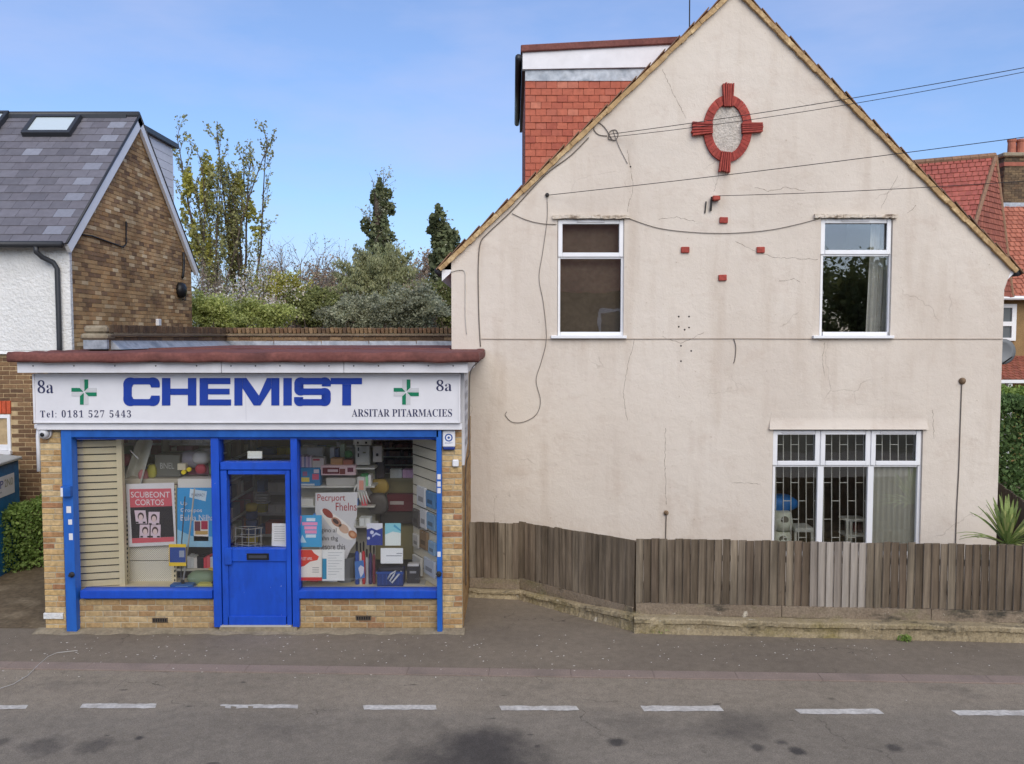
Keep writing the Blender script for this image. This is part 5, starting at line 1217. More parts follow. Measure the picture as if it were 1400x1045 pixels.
class Skel:
    def __init__(s, seed): s.r = random.Random(seed); s.mb = MB(); s.tips = []; s.segs = []
    def branch(s, p, d, L, r0, r1, wob=.12, lift=0.0, n=6, sides=5):
        pts = [Vector(p)]; d = Vector(d).normalized(); st = L / n; rs = [r0]
        for i in range(n):
            d = (d + Vector((s.r.gauss(0, wob), s.r.gauss(0, wob), s.r.gauss(0, wob * .6) + lift))).normalized()
            pts.append(pts[-1] + d * st); rs.append(r0 + (r1 - r0) * (i + 1) / n)
        s.mb.tube(pts, rs, sides, cap=False); s.segs.append(pts); return pts, d
    def fan(s, pts, count, L, r, spread, lift, start=.25, wob=.14, n=5, sides=4):
        out = []
        for i in range(count):
            t = start + (1 - start) * (i + s.r.random()) / count; k = min(int(t * (len(pts) - 1)), len(pts) - 2); p = pts[k].lerp(pts[k + 1], t * (len(pts) - 1) - k)
            ax = (pts[k + 1] - pts[k]).normalized(); th = s.r.uniform(0, 2 * math.pi); o = ax.orthogonal().normalized(); o = Matrix.Rotation(th, 3, ax) @ o
            d = ax * math.cos(spread) + o * math.sin(spread)
            q, _ = s.branch(p, d, L * s.r.uniform(.6, 1.15) * (1.1 - .5 * t), r, r * .3, wob, lift, n, sides); out.append(q)
        return out
def along(segs, n, rad, r_):
    P = []
    for _ in range(n):
        q = segs[r_.integers(len(segs))]; k = r_.integers(len(q) - 1); t = r_.random(); a = q[k].lerp(q[k + 1], t); P.append(np.array(a) + r_.normal(0, rad, 3))
    return np.array(P)
def blob(c, rad, n, r_, hollow=.55):
    v = r_.normal(size=(n, 3)); v /= np.linalg.norm(v, axis=1)[:, None]; q = r_.uniform(hollow, 1, n) ** .6; return np.asarray(c) + v * np.asarray(rad) * q[:, None]

def poplar(u, v_top, Y, wid, label, seed, cores):
    b = at(u, 459, Y); ztop = ZZ(v_top, Y); t = thing('poplar_tree', (b.x, Y, 0), label, 'tree', 'poplars behind the shop')
    s = Skel(seed); r_ = np.random.default_rng(seed); trunk, _ = s.branch((b.x, Y, 0), (0, 0, 1), ztop * .45, .26, .17, .03, .05, 6, 7)
    stems = []
    for i in range(8):
        p = trunk[2 + i % 5]; a = 2 * math.pi * i / 8 + .4; k = .08 + .13 * s.r.random()
        L = (ztop - p.z) * (.97 if i in (0, 4) else s.r.uniform(.60, .92))
        q, _ = s.branch(p, (math.cos(a) * k * wid, math.sin(a) * k * .8, 1), L, .085, .012, .045, .05, 9, 5); stems.append(q)
    tw = []
    for q in stems: tw += s.fan(q, 14, 1.6, .020, .46, .10, .10, .08, 5, 3)
    tw2 = []
    for q in tw: tw2 += s.fan(q, 3, .6, .010, .5, .08, .2, .1, 4, 3)
    s.mb.build('trunk', M['bark'], t)
    pts = np.concatenate([along(tw2, 3600, .06, r_), along(tw, 1200, .07, r_)])
    leaf_mesh('crown', pts, .12, M['lf_poplar'], t, .7, seed=seed)
    cl = []
    for (cu, cv, ru, rv, n) in cores:
        c = at(cu, cv, Y); sc = Y / F; cl.append(blob((c.x, Y, c.z), (ru * sc, ru * sc, rv * sc), n, r_, .2))
    leaf_mesh('dense_foliage', np.concatenate(cl), .17, M['lf_olive'], t, .7, seed=seed + 1)
poplar(284, 172, 36, 1.0, 'tall leafy poplar beside the slate house gable, left of two', 21, [(283, 250, 10, 46, 700), (257, 250, 8, 22, 260), (268, 330, 10, 40, 300), (286, 345, 9, 45, 320), (252, 285, 6, 25, 120)])
poplar(326, 178, 37, 1.1, 'tall sparse poplar with thin dark leaves, right of the two', 22, [(325, 254, 9, 20, 240), (340, 288, 9, 18, 240), (316, 300, 9, 30, 260), (319, 340, 6, 50, 260), (352, 310, 9, 22, 160)])

def spreading(name, u, v_top, Y, half_u, label, cat, seed, mats, leaves, lsize, trunk_r=.12, group=None, lift=.05, nb=8, leafrad=.08, crown_name='crown', droop=False, base_v=None):
    b = at(u, 459, Y); ztop = ZZ(v_top, Y); sc = Y / F; t = thing(name, (b.x, Y, 0), label, cat, group)
    s = Skel(seed); r_ = np.random.default_rng(seed); trunk, _ = s.branch((b.x, Y, 0), (0, 0, 1), ztop * .6, trunk_r, trunk_r * .5, .05, .03, 6, 7)
    H = ztop * .55; ang = math.atan2(half_u * sc, H) * .9; main = s.fan(trunk, nb, ztop * .52, trunk_r * .4, ang, lift, .4, .12, 7, 5)
    sec = []
    for q in main: sec += s.fan(q, 6, ztop * .2, trunk_r * .12, .6, lift, .25, .16, 5, 3)
    ter = []
    for q in sec: ter += s.fan(q, 4, ztop * .10, .008, .6, lift, .2, .2, 4, 3)
    s.mb.build('trunk', M['twig'] if 'bare' in name else M['bark'], t)
    for i, (m_, cnt, sz) in enumerate(leaves): leaf_mesh(crown_name, along(ter + sec, cnt, leafrad, r_), sz, M[m_], t, .75, droop=droop, seed=seed + i)
    return t
spreading('blossom_tree', 325, 352, 22.5, 66, 'white blossoming tree with twiggy branches below the poplars', 'tree', 31, None, [('blossom', 6500, .06), ('lf_bud', 1500, .05), ('lf_green', 2600, .06)], .09, nb=13, leafrad=.14)
spreading('bare_tree', 440, 312, 33, 46, 'bare twiggy tree in the gap right of poplars', 'tree', 33, None, [('lf_bud', 500, .06)], .05, trunk_r=.10, nb=9)
spreading('budding_tree', 405, 352, 30, 30, 'small reddish budding tree just right of the blossom tree', 'tree', 34, None, [('lf_bud', 1500, .08), ('blossom', 400, .07)], .05, trunk_r=.09, nb=9)
spreading('budding_tree', 482, 328, 30, 26, 'brownish budding tree hugging the left of the ivy-clad trunk', 'tree', 35, None, [('lf_bud', 2200, .085), ('lf_willow', 500, .08)], .05, trunk_r=.09, nb=9)
for i, (u_, vt_, Y_, hu_, lb_) in enumerate(((392, 338, 29, 44, 'leafless grey tree with fine twigs right of the poplars'), (468, 325, 31, 40, 'leafless grey tree with fine twigs left of the ivy-clad trunk'), (552, 322, 31, 40, 'leafless grey tree with fine twigs right of the ivy-clad trunk'), (430, 368, 24, 50, 'low leafless thicket tree in front of the dark bush'), (330, 335, 33, 46, 'leafless grey tree at the foot of the two poplars'), (582, 372, 24, 34, 'low leafless thicket tree near the cream house eave'))):
    spreading('bare_tree', u_, vt_, Y_, hu_, lb_, 'tree', 500 + i, None, [('lf_bud', 1300, .05), ('lf_grey', 700, .05)], .05, trunk_r=.09, nb=13, leafrad=.05, group='leafless trees behind the parapet')
spreading('white_twig_tree', 592, 378, 25, 24, 'pale twiggy tree with white buds beside cream house eave', 'tree', 36, None, [('blossom', 500, .07), ('lf_grey', 900, .08)], .05, trunk_r=.09, nb=9)
for i, (u_, vt_, Y_, hu_, lm, lb_) in enumerate(((372, 372, 40, 34, 'lf_bud', 'hazy brown tree far behind the blossom tree'), (412, 362, 43, 34, 'lf_grey', 'hazy grey-green tree far behind the bare tree'), (458, 350, 41, 30, 'lf_bud', 'hazy brown tree far behind, left of the ivy-clad trunk'), (500, 338, 42, 30, 'lf_willow', 'hazy green tree just behind the ivy-clad trunk'), (548, 345, 40, 30, 'lf_grey', 'hazy grey-green tree between the two ivy-clad trees'), (582, 350, 38, 26, 'lf_bud', 'hazy brown tree close left of the cream house eave'), (300, 360, 42, 34, 'lf_willow', 'hazy green tree far behind the two poplars'))):
    spreading('hazy_tree', u_, vt_, Y_, hu_, lb_, 'tree', 300 + i, None, [(lm, 3600, .13), ('lf_bud', 2500, .08)], .05, trunk_r=.12, nb=11, leafrad=.16, group='hazy trees in the distance')
def ivy(u, v_top, v_ivy, Y, wu, label, seed, spread):
    b = at(u, 459, Y); sc = Y / F; ztop = ZZ(v_top, Y); zi = ZZ(v_ivy, Y); t = thing('ivy_clad_tree', (b.x, Y, 0), label, 'tree', 'ivy-clad trees')
    s = Skel(seed); r_ = np.random.default_rng(seed); trunk, _ = s.branch((b.x, Y, 0), (0, 0, 1), zi, .22, .10, .02, .05, 8, 7)
    up = s.fan(trunk, 16, (ztop - zi) * 2.2, .035, .45, .12, .55, .12, 7, 4); tw = []
    for q in up: tw += s.fan(q, 6, spread, .010, .6, .05, .2, .18, 4, 3)
    s.mb.build('trunk', M['bark'], t)
    P = []
    z0 = 2.5; k = 22
    for i in range(k):
        z = z0 + (zi - z0) * i / (k - 1); f = 1.0 - .55 * (i / (k - 1)) ** 1.5; c = trunk[min(int(i / k * 8), 8)]
        for j in range(3):
            P.append(blob((c.x + r_.normal(0, wu * sc * .34), Y + r_.normal(0, .15), z + r_.normal(0, .2)), (wu * sc * f * r_.uniform(.4, .95), wu * sc * f * .8, r_.uniform(.2, .5)), 130, r_, .3))
    leaf_mesh('ivy', np.concatenate(P), .17, M['lf_ivy'], t, .85, seed=seed)
    leaf_mesh('crown', along(tw, 1100, .06, r_), .10, M['lf_grey'], t, .6, seed=seed + 3)
ivy(518, 240, 264, 34, 20, 'tall ivy-clad trunk with thin twigs, in the middle of the gap', 41, .9)
ivy(602, 300, 310, 28, 22, 'dark ivy-clad tree right beside the cream house eave', 42, .5)
def shrub(name, u, v, Y, ru, rv, label, seed, mat, n=3500, size=.12, droop=False, lobes=16, cat='shrub', group='shrubs behind the parapet'):
    c = at(u, v, Y); sc = Y / F; r_ = np.random.default_rng(seed); top = c.z + rv * sc; t = thing(name, (c.x, Y, 0), label, cat, group)
    s = Skel(seed); W = ru * sc; Hh = rv * sc
    for i in range(7): s.branch((c.x + s.r.uniform(-.3, .3), Y, 0), (s.r.uniform(-.5, .5) * W / max(top, 1), s.r.uniform(-.3, .3), 1), top * .9, .05, .012, .08, .02, 7, 4)
    s.mb.build('stem', M['bark'], t)
    P = [blob((c.x, Y, c.z - Hh * .2), (W * .75, W * .5, Hh * .8), n // 4, r_, .3)]
    for i in range(lobes):
        a = r_.uniform(0, 2 * math.pi); q = r_.uniform(.35, .95); e = r_.uniform(-.5, 1)
        cc_ = (c.x + math.cos(a) * W * q * math.sqrt(max(.05, 1 - max(e, 0) ** 2 * .7)), Y + math.sin(a) * W * .45 * q, c.z + e * Hh * .82)
        rr = r_.uniform(.12, .30); P.append(blob(cc_, (W * rr, W * rr, Hh * rr * 1.1), n * 3 // 4 // lobes, r_, .35))
    for i in range(60):      # shoots that break the outline
        a = r_.uniform(0, 2 * math.pi); e = r_.uniform(.0, 1.4); q0 = np.array([c.x, Y, c.z]); dd = np.array([math.cos(a) * math.cos(e) * W, math.sin(a) * math.cos(e) * W * .5, math.sin(e) * Hh]); tt_ = r_.uniform(.5, r_.uniform(.95, 1.5), n // 60)
        P.append(q0 + dd[None] * tt_[:, None] + r_.normal(0, .05, (len(tt_), 3)))
    leaf_mesh('crown', np.concatenate(P), size, M[mat], t, .45 if droop else .7, droop=droop, seed=seed)
shrub('green_bush', 284, 440, 20.5, 40, 30, 'bright green bush at left below the blossom tree', 51, 'lf_green', 6000, .06)
shrub('green_bush', 350, 442, 21.5, 52, 24, 'yellow-green bush under the white blossom tree', 52, 'lf_green', 6500, .06)
shrub('willow_bush', 520, 400, 28, 54, 46, 'feathery mid-green willow in front of the ivy-clad trunk', 53, 'lf_willow', 13000, .11, True, 26)
shrub('dark_bush', 425, 425, 23, 38, 24, 'dense dark green conifer bush in the middle above parapet', 54, 'lf_dark', 8500, .075)
shrub('grey_bush', 490, 436, 22, 44, 24, 'grey-green shrub just right of the dark conifer bush', 55, 'lf_grey', 8500, .066)
shrub('grey_bush', 560, 430, 22.5, 48, 30, 'large grey-green shrub beside the cream house corner', 56, 'lf_grey', 10500, .07)
shrub('dark_bush', 610, 425, 24, 26, 34, 'dark leafy shrub half hidden by the cream house corner', 57, 'lf_dark', 5000, .08)
shrub('olive_bush', 385, 415, 28, 40, 34, 'olive brown shrub between blossom tree and conifer bush', 58, 'lf_olive', 6500, .075)
# far belt of trees beyond, reads as one mass
P = []; r_ = np.random.default_rng(77)
for i in range(60):
    x = -34 + i * .75 + r_.normal(0, .4); P.append(blob((x, 58 + r_.normal(0, 2), 3 + r_.normal(0, .7)), (1.8, 1.2, 2.6 + r_.uniform(0, 1.2)), 170, r_, .3))
fb = leaf_mesh('distant_trees', np.concatenate(P), .36, M['lf_grey'], None, .8, seed=78); fb['kind'] = 'stuff'; fb['label'] = 'far belt of grey-green trees behind the gardens'; fb['category'] = 'trees'
# clipped hedge at left
def hedge(name, P, Qe, th, h, label, seed, mat, n, size, taper=.0):
    r_ = np.random.default_rng(seed); P = Vector(P); Qe = Vector(Qe); d = (Qe - P).normalized(); nn = Vector((-d.y, d.x, 0)); L = (Qe - P).length
    t = thing(name, P.lerp(Qe, .5), label, 'hedge'); s = Skel(seed)
    for i in range(max(3, int(L / .4))): 
        p = P + d * (L * (i + .5) / max(3, int(L / .4))) + nn * th / 2; s.branch((p.x, p.y, 0), (r_.normal(0, .1), r_.normal(0, .1), 1), h * .9, .03, .008, .08, .02, 5, 4)
    s.mb.build('stem', M['bark'], t)
    a = r_.random((n, 3)); shell = r_.random(n) < .75; side = r_.integers(0, 4, n)
    a[:, 1] = np.where(shell & (side == 0), r_.uniform(-.03, .06, n), a[:, 1]); a[:, 2] = np.where(shell & (side >= 2), r_.uniform(.94, 1.03, n), a[:, 2]); a[:, 1] = np.where(shell & (side == 1), r_.uniform(.92, 1.05, n), a[:, 1])
    wav = .05 * np.sin(a[:, 0] * L * 3.1) + .04 * np.sin(a[:, 0] * L * 7.3 + a[:, 1] * 5)
    X = np.array(P)[None] + a[:, :1] * L * np.array(d)[None] + a[:, 1:2] * th * np.array(nn)[None]; X[:, 2] = .04 + a[:, 2] * (h + wav)
    X += r_.normal(0, .025, X.shape); leaf_mesh('foliage', X, size, M[mat], t, .7, seed=seed); return t
hedge('clipped_hedge', (-8.9, 12.0, 0), (-7.42, 13.55, 0), .42, 1.02, 'low clipped green hedge beside the path left of shop', 61, 'lf_hedge', 16000, .055)
hedge('tall_hedge', (9.4, 17.0, 0), (13.2, 17.0, 0), 1.1, 2.35, 'tall dark clipped conifer hedge behind the right corner of cream house', 62, 'lf_conifer', 26000, .085)
hedge('garden_hedge', (9.6, 21.2, 0), (15, 21.2, 0), .9, 2.35, 'lighter green hedge in front of the far pebbledash house', 63, 'lf_hedge', 9000, .10)
# cordyline
p = at(1377, 745, 11.4); cd = thing('cordyline_plant', (p.x, 11.4, 0), 'spiky green cordyline palm behind the fence at right edge', 'plant')
MB().tube([(p.x, 11.4, 0), (p.x + .02, 11.4, p.z * .6), (p.x, 11.4, p.z + .02)], [.06, .05, .045], 8).build('stem', M['bark'], cd)
rr = random.Random(5)
for i in range(64):
    a = rr.uniform(0, 2 * math.pi); e = rr.uniform(.15, 1.45); L = rr.uniform(.5, .82); w0 = .028; P = []
    d0 = Vector((math.cos(a) * math.cos(e), math.sin(a) * math.cos(e), math.sin(e))); q = Vector((p.x, 11.4, p.z + .0)); side = d0.cross(Vector((0, 0, 1))).normalized(); mb = MB(); prev = None
    for k in range(7):
        t = k / 6; wv = w0 * math.sin(math.pi * (.12 + .86 * t)) ** .7
        c_ = q + d0 * (L * t) + Vector((0, 0, -.30 * L * t ** 2.4 * math.cos(e) * 1.2)); cur = (c_ - side * wv, c_ + Vector((0, 0, -.006)), c_ + side * wv)
        if prev: mb.face([prev[0], prev[1], cur[1], cur[0]]); mb.face([prev[1], prev[2], cur[2], cur[1]])
        prev = cur
    mb.build('leaf', M['lf_cord'], cd)
# weeds at the wall foot
for (u, v, lb) in ((905, 862, 'small weed clump at wall foot near the fence corner'), (1237, 873, 'tiny weed at wall foot below the big window')):
    c = gpt(u, v + 3); r_ = np.random.default_rng(int(u)); P = blob((c.x, c.y - .02, .035), (.17 if u < 1000 else .09, .05, .05), 90, r_, .1); P[:, 2] = np.abs(P[:, 2]); o = leaf_mesh('weed_clump', P, .045, M['lf_hedge'], None, .6, up=.6, seed=int(u)); tag(o, lb, 'weed')
# tree across the street (mirrored in the upstairs windows)
spreading('street_tree', 700, 459, 1, 1, 'x', 'tree', 70, None, [], .1) if False else None
tt = thing('street_tree', (14.5, -9.0, 0), 'leafy green street tree across the road, mirrored in the right upstairs window', 'tree')
s = Skel(70); r_ = np.random.default_rng(70); tr, _ = s.branch((14.5, -9, 0), (0, 0, 1), 5, .25, .14, .03, .05, 6, 8); mm = s.fan(tr, 10, 4.5, .08, .8, .05, .4, .12, 7, 5); se = []
for q in mm: se += s.fan(q, 7, 1.6, .02, .6, .04, .2, .15, 5, 3)
s.mb.build('trunk', M['bark'], tt); leaf_mesh('crown', along(se + mm, 9000, .28, r_), .2, M['lf_dark'], tt, .7, seed=70)
# house across the street (mirrored in the upstairs glass)
oh = thing('opposite_house', (3, -7, 0), 'brown brick house across the road, mirrored in the left upstairs window', 'house')
MB().box(-5, 8.6, -12, -6.5, 0, 5.4).build('wall', M['dkbrick'], oh)
MB().hexa([(-5.3, -12.3, 5.4), (8.9, -12.3, 5.4), (8.9, -6.2, 5.4), (-5.3, -6.2, 5.4)], [(-5.3, -9.3, 8.6), (8.9, -9.3, 8.6), (8.9, -9.2, 8.6), (-5.3, -9.2, 8.6)]).build('roof', M['tile2_i'], oh)
for x_ in (-3.6, .2, 4.0, 7.0):
    for z_ in (.9, 3.4):
        f_o = MB().box(x_ - .75, x_ + .75, -6.52, -6.44, z_, z_ + 1.35).build('window', M['upvc'], oh); MB().box(x_ - .65, x_ + .65, -6.438, -6.43, z_ + .1, z_ + 1.25).build('pane', C(70, 76, 82, .1), f_o)
# scattered petals and grit on the tarmac
r_ = np.random.default_rng(91); mb = MB()
for i in range(300):
    u, v = r_.uniform(-20, 1420), 866 + abs(r_.normal(0, 26)) + (16 if r_.random() < .25 else 0); c = gpt(u, v); 
    if c.y > 10.2 and c.x > 1.2: continue
    if c.y > 10.38: continue
    a = r_.uniform(0, 6.3); s_ = r_.uniform(.006, .017); z = .004 if c.y > kerb_y(c.x, -.2) else -.006
    mb.face([(c.x + s_ * math.cos(a + k * 1.57) * (1 if k % 2 else .6), c.y + s_ * math.sin(a + k * 1.57) * (1 if k % 2 else .6), z + .002 * (k % 2)) for k in range(4)])
o = mb.build('fallen_petals', C(214, 208, 198, .8)); tag(o, 'scattered pale petals and litter on the pavement', 'petals', kind='stuff')
P = [gpt(u, v) + Vector((0, 0, .004)) for u, v in ((-4, 943), (18, 936), (38, 924), (52, 910), (66, 898), (78, 893), (106, 890))]
tag(MB().tube(P, .004, 5).build('loose_string', C(176, 172, 166), None), 'loose pale string curling over the tarmac at bottom left', 'string')
# ================================================================ INSIDE THE SHOP
ix0, ix1, iy0, iy1, iz0, iz1 = XL + .27, XR - .31, YS + .24, 15.4, .03, 2.95
mb = MB()
mb.face([(ix0, iy1, iz0), (ix1, iy1, iz0), (ix1, iy1, iz1), (ix0, iy1, iz1)]).face([(ix0, iy0, iz0), (ix0, iy1, iz0), (ix0, iy1, iz1), (ix0, iy0, iz1)]).face([(ix1, iy0, iz0), (ix1, iy1, iz0), (ix1, iy1, iz1), (ix1, iy0, iz1)]).face([(ix0, iy0, iz1), (ix1, iy0, iz1), (ix1, iy1, iz1), (ix0, iy1, iz1)])
mb.build('room_lining', M['room'], shop)
MB().box(ix0, ix1, iy0, iy1, .0, iz0 + .01).build('shop_floor', M['floor'], shop)
zbed = zs1 - .03
MB().box(PL + .05, D0 - .02, YS + .13, YS + .62, zbed - .03, zbed).build('display_bed', M['slat'], shop); MB().box(D1 + .02, PR - .02, YS + .13, YS + .95, zbed - .03, zbed).build('display_bed', M['slat'], shop)

def slab(name, corners, Y, mat, parent=None, th=.006):
    """flat board from pixel corners at depth Y"""
    return MB().prism([at(u, v, Y) for u, v in corners], th).build(name, mat, parent)
def rc(u0, u1, v0, v1): return [(u0, v1), (u1, v1), (u1, v0), (u0, v0)]
def card(name, corners, Y, mat, label, cat, group=None):
    P = [at(u, v, Y) for u, v in corners]; c_ = sum(P, Vector()) / len(P); t = thing(name, (c_.x, Y, min(p.z for p in P)), label, cat, group); slab('sheet', corners, Y, mat, t, .004); return t
def block(name, u0, u1, v0, v1, Y, dep, mat, label, cat, group=None, bevel=.004):
    a, b = at(u0, v1, Y), at(u1, v0, Y); return tag(MB().box(a.x, b.x, Y, Y + dep, a.z, b.z).build(name, mat, None, bevel=bevel), label, cat, group)
def slatwall(p, q, z0, z1, n, mat, label):
    p, q = Vector(p), Vector(q); t = thing('slatwall_panel', (p.x, p.y, z0), label, 'display panel', 'slatwall displays'); d = (q - p).normalized(); no = Vector((d.y, -d.x, 0))
    MB().hexa([p - no * .02, q - no * .02, q - no * .005, p - no * .005], [v + Vector((0, 0, z1 - z0)) for v in (p - no * .02, q - no * .02, q - no * .005, p - no * .005)]).build('backing', M['dark'], t).location.z += z0
    for i in range(n):
        a = z0 + (z1 - z0) * i / n + .009; b = z0 + (z1 - z0) * (i + 1) / n - .009
        f = [p, q, q - no * .005 + no * .014, p - no * .005 + no * .014]
        MB().hexa([v + Vector((0, 0, a)) for v in (p + no * .012, q + no * .012, q - no * .004, p - no * .004)], [v + Vector((0, 0, b)) for v in (p + no * .012, q + no * .012, q - no * .004, p - no * .004)]).build('slat', mat, t)
    return t
SWt = ZZ(593, 10.75)
pa, pb_ = Vector((XX(94, 10.70, 700), 10.70, 0)), Vector((XX(163.5, 10.84, 700), 10.84, 0))
sw1 = slatwall(pa, pb_, zbed, SWt, 22, M['slat'], 'cream slatwall panel filling the left end of the shop window')
MB().box(pb_.x, pb_.x + .07, 10.79, 10.86, zbed, SWt).build('end_post', M['slat'], sw1)
pc, pd = Vector((XX(566, 11.42, 700), 11.42, 0)), Vector((XX(601, 10.68, 700), 10.68, 0))
sw2 = slatwall(pc, pd, zbed, SWt + .05, 15, M['slat2'], 'pale slatwall panel at the right end of the shop window')
# pegboard stand
t = NT('pegboard'); vm = t.n('VectorMath'); vm.operation = 'SCALE'; vm.inputs['Scale'].default_value = 2 * math.pi / .028; t.l(t.geo.outputs['Position'], vm.inputs[0])
sn_ = t.n('VectorMath'); sn_.operation = 'SINE'; t.l(vm.outputs[0], sn_.inputs[0]); sp_ = t.n('SeparateXYZ'); t.l(sn_.outputs[0], sp_.inputs[0]); mu = t.n('Math'); mu.operation = 'MULTIPLY'; t.l(sp_.outputs['X'], mu.inputs[0]); t.l(sp_.outputs['Z'], mu.inputs[1])
M['peg'] = t.done(t.ramp(mu.outputs[0], [(.45, lin(216, 212, 196)), (.6, lin(120, 116, 104))]), .6)
pg = thing('pegboard_stand', (XX(206, 11.0), 11.0, zbed), 'cream pegboard shelf stand behind the red poster', 'stand')
slab('peg_panel', rc(176, 240, 664, 766), 11.02, M['peg'], pg, .01); slab('peg_panel', rc(176, 240, 767, 806), 11.02, M['peg'], pg, .01)
for u in (174, 239):
    up_ = slab('upright', rc(u - 3.2, u + 3.2, 663, 808), 11.0, M['slat'], pg, .03)
    for k in range(22): slab('slot', rc(u - .9, u + .9, 668 + k * 6.2, 671 + k * 6.2), 10.969, M['black'], up_, .002)
# red poster with four small portraits
rp_ = card('poster', [(176, 748), (241, 745), (238, 660), (172.5, 662)], 10.94, M['white'], 'red and black poster with four small portrait photos on pegboard', 'poster')
y = 10.934
slab('header', [(178, 694), (235.5, 692), (234, 668), (177, 669)], y, C(206, 92, 104), rp_, .002); slab('field', [(180.5, 736), (238, 734), (235.5, 692), (178, 694)], y, C(42, 38, 42), rp_, .002); slab('footer', [(180.8, 743), (238, 740.5), (238, 734.2), (180.5, 736.2)], y, C(206, 92, 104), rp_, .002)
lettering('poster_lettering', 'SCUBEONT', M['upvc'], rp_, at(179, 680.5, y - .004), at(232, 672.5, y - .004)); lettering('poster_lettering', 'CORTOS', M['upvc'], rp_, at(185, 691, y - .004), at(224, 683, y - .004))
for (u, v, tl) in ((192.5, 707, -1.2), (210.5, 709, .3), (198.5, 726.5, .2), (212, 726.5, .2)):
    ph = slab('photo', [(u - 7.5 - tl, v + 9), (u + 7.5 - tl, v + 9), (u + 7.5 + tl, v - 9), (u - 7.5 + tl, v - 9)], y - .003, C(216, 196, 208), rp_, .002)
    slab('head', [(u + math.cos(a) * 4.2, v - 1 - math.sin(a) * 5.2) for a in [k * math.pi / 8 for k in range(16)]], y - .0065, C(70, 52, 52), ph, .001)
    slab('face', [(u + math.cos(a) * 2.9, v + .6 - math.sin(a) * 4.0) for a in [k * math.pi / 8 for k in range(16)]], y - .008, C(222, 198, 196), ph, .001)
    slab('collar', rc(u - 6.5, u - 3, 6.4 + v, 8.6 + v), y - .0065, M['dark'], ph, .001); slab('collar', rc(u + 2.8, u + 6.5, 6.4 + v, 8.6 + v), y - .0065, M['dark'], ph, .001)
# blue poster
bp_ = card('poster', rc(242.5, 298, 667, 748), 10.96, C(52, 152, 214), 'bright blue poster with white lettering behind the broom poles', 'poster'); y = 10.954
slab('pale_base', [(242.5, 748), (298, 748), (298, 734), (262, 733), (242.5, 724)], y, C(150, 200, 228), bp_, .002); slab('name_label', [(259, 680), (281, 685.5), (283, 672), (260, 668.5)], y, C(206, 226, 240), bp_, .002); slab('leaflet', rc(265, 285, 712, 740), y, C(232, 228, 222), bp_, .002); slab('leaflet_picture', rc(266, 274, 713, 726), y - .003, C(110, 60, 74), bp_, .001); slab('leaflet_picture', rc(275, 284, 712.5, 724), y - .003, C(168, 36, 70), bp_, .001); slab('leaflet_picture', rc(267, 284, 726, 731), y - .003, C(196, 160, 96), bp_, .001)
for tx, u0, u1, v0, v1 in (('Up', 247, 256, 686, 692), ('Groupos', 247, 276, 695, 702), ('Bulda Nilhal', 247, 294, 704, 712), ('PHARMACY', 262, 280, 675, 679)): lettering('poster_lettering', tx, M['upvc'] if tx != 'PHARMACY' else C(60, 90, 130), bp_, at(u0, v1, y - .005), at(u1, v0, y - .005))
# broom, hanging pack, boxes
bm2 = thing('broom', at(249, 806, 10.74), 'blue sponge mop with a grey metal pole leaning in left window', 'mop')
MB().box(at(233, 808, 10.72).x, at(264, 808, 10.72).x, 10.70, 10.82, zbed + .002, ZZ(799, 10.72)).build('head', C(40, 96, 160), bm2, bevel=.008); slab('head_label', rc(240, 257, 802, 807), 10.698, C(190, 214, 226), bm2, .002)
MB().tube([at(250, 799, 10.76), at(258, 740, 10.80), at(266, 668, 10.86)], .011, 8).build('pole', C(168, 166, 160), bm2, smooth=True); MB().tube([at(250, 800, 10.76), at(250, 793, 10.76)], .02, 8).build('socket', M['black'], bm2)
tag(MB().tube([at(247.5, 799, 10.78), at(248.5, 740, 10.83), at(253, 679, 10.89)], .008, 8).build('long_stick', C(70, 72, 78), None), 'thin dark stick standing beside the mop pole', 'stick')
hp = card('hanging_pack', rc(231, 254.5, 744, 774), 10.72, C(236, 200, 50), 'yellow and blue hanging pack hooked on the mop pole', 'pack'); slab('pack_face', rc(232, 254, 748.5, 769), 10.714, C(40, 74, 150), hp, .002); slab('pack_picture', rc(245, 252, 753, 762), 10.711, C(150, 160, 180), hp, .001)
block('carton', 243, 294, 655, 667.5, 10.97, .22, C(216, 214, 208), 'white carton on top of the blue poster board', 'carton')
sh = thing('low_shelf', (XX(275, 11.1), 11.05, zbed), 'low dark shelf below the blue poster in left window', 'shelf')
slab('shelf_board', rc(241, 300, 777, 780), 11.0, M['shelfd'], sh, .03); MB().box(XX(241, 11.0, 790), XX(300, 11.0, 790), 11.0, 11.25, ZZ(781, 11.0), ZZ(778.5, 11.0)).build('shelf_board', M['shelfd'], sh); MB().box(XX(241, 11.25, 790), XX(300, 11.25, 790), 11.25, 11.27, zbed, ZZ(748, 11.2)).build('shelf_back', C(70, 66, 62), sh)
cols = [(220, 220, 220), (210, 214, 210), (226, 222, 214), (40, 40, 44), (30, 32, 36), (200, 60, 76), (210, 90, 96), (190, 196, 204), (150, 158, 160)]
for i in range(9): block('book', 256 + i * 4.5, 260 + i * 4.5, 761 + (i % 3), 777, 11.02, .16, C(*cols[i]), ['first, palest grey', 'second, grey', 'third, cream', 'fourth, black', 'fifth, near-black', 'sixth, red', 'seventh, pink-red', 'eighth, light grey', 'ninth, mid grey'][i] + ' upright booklet on low shelf below the blue poster', 'booklet', 'booklets on the low shelf', .002)
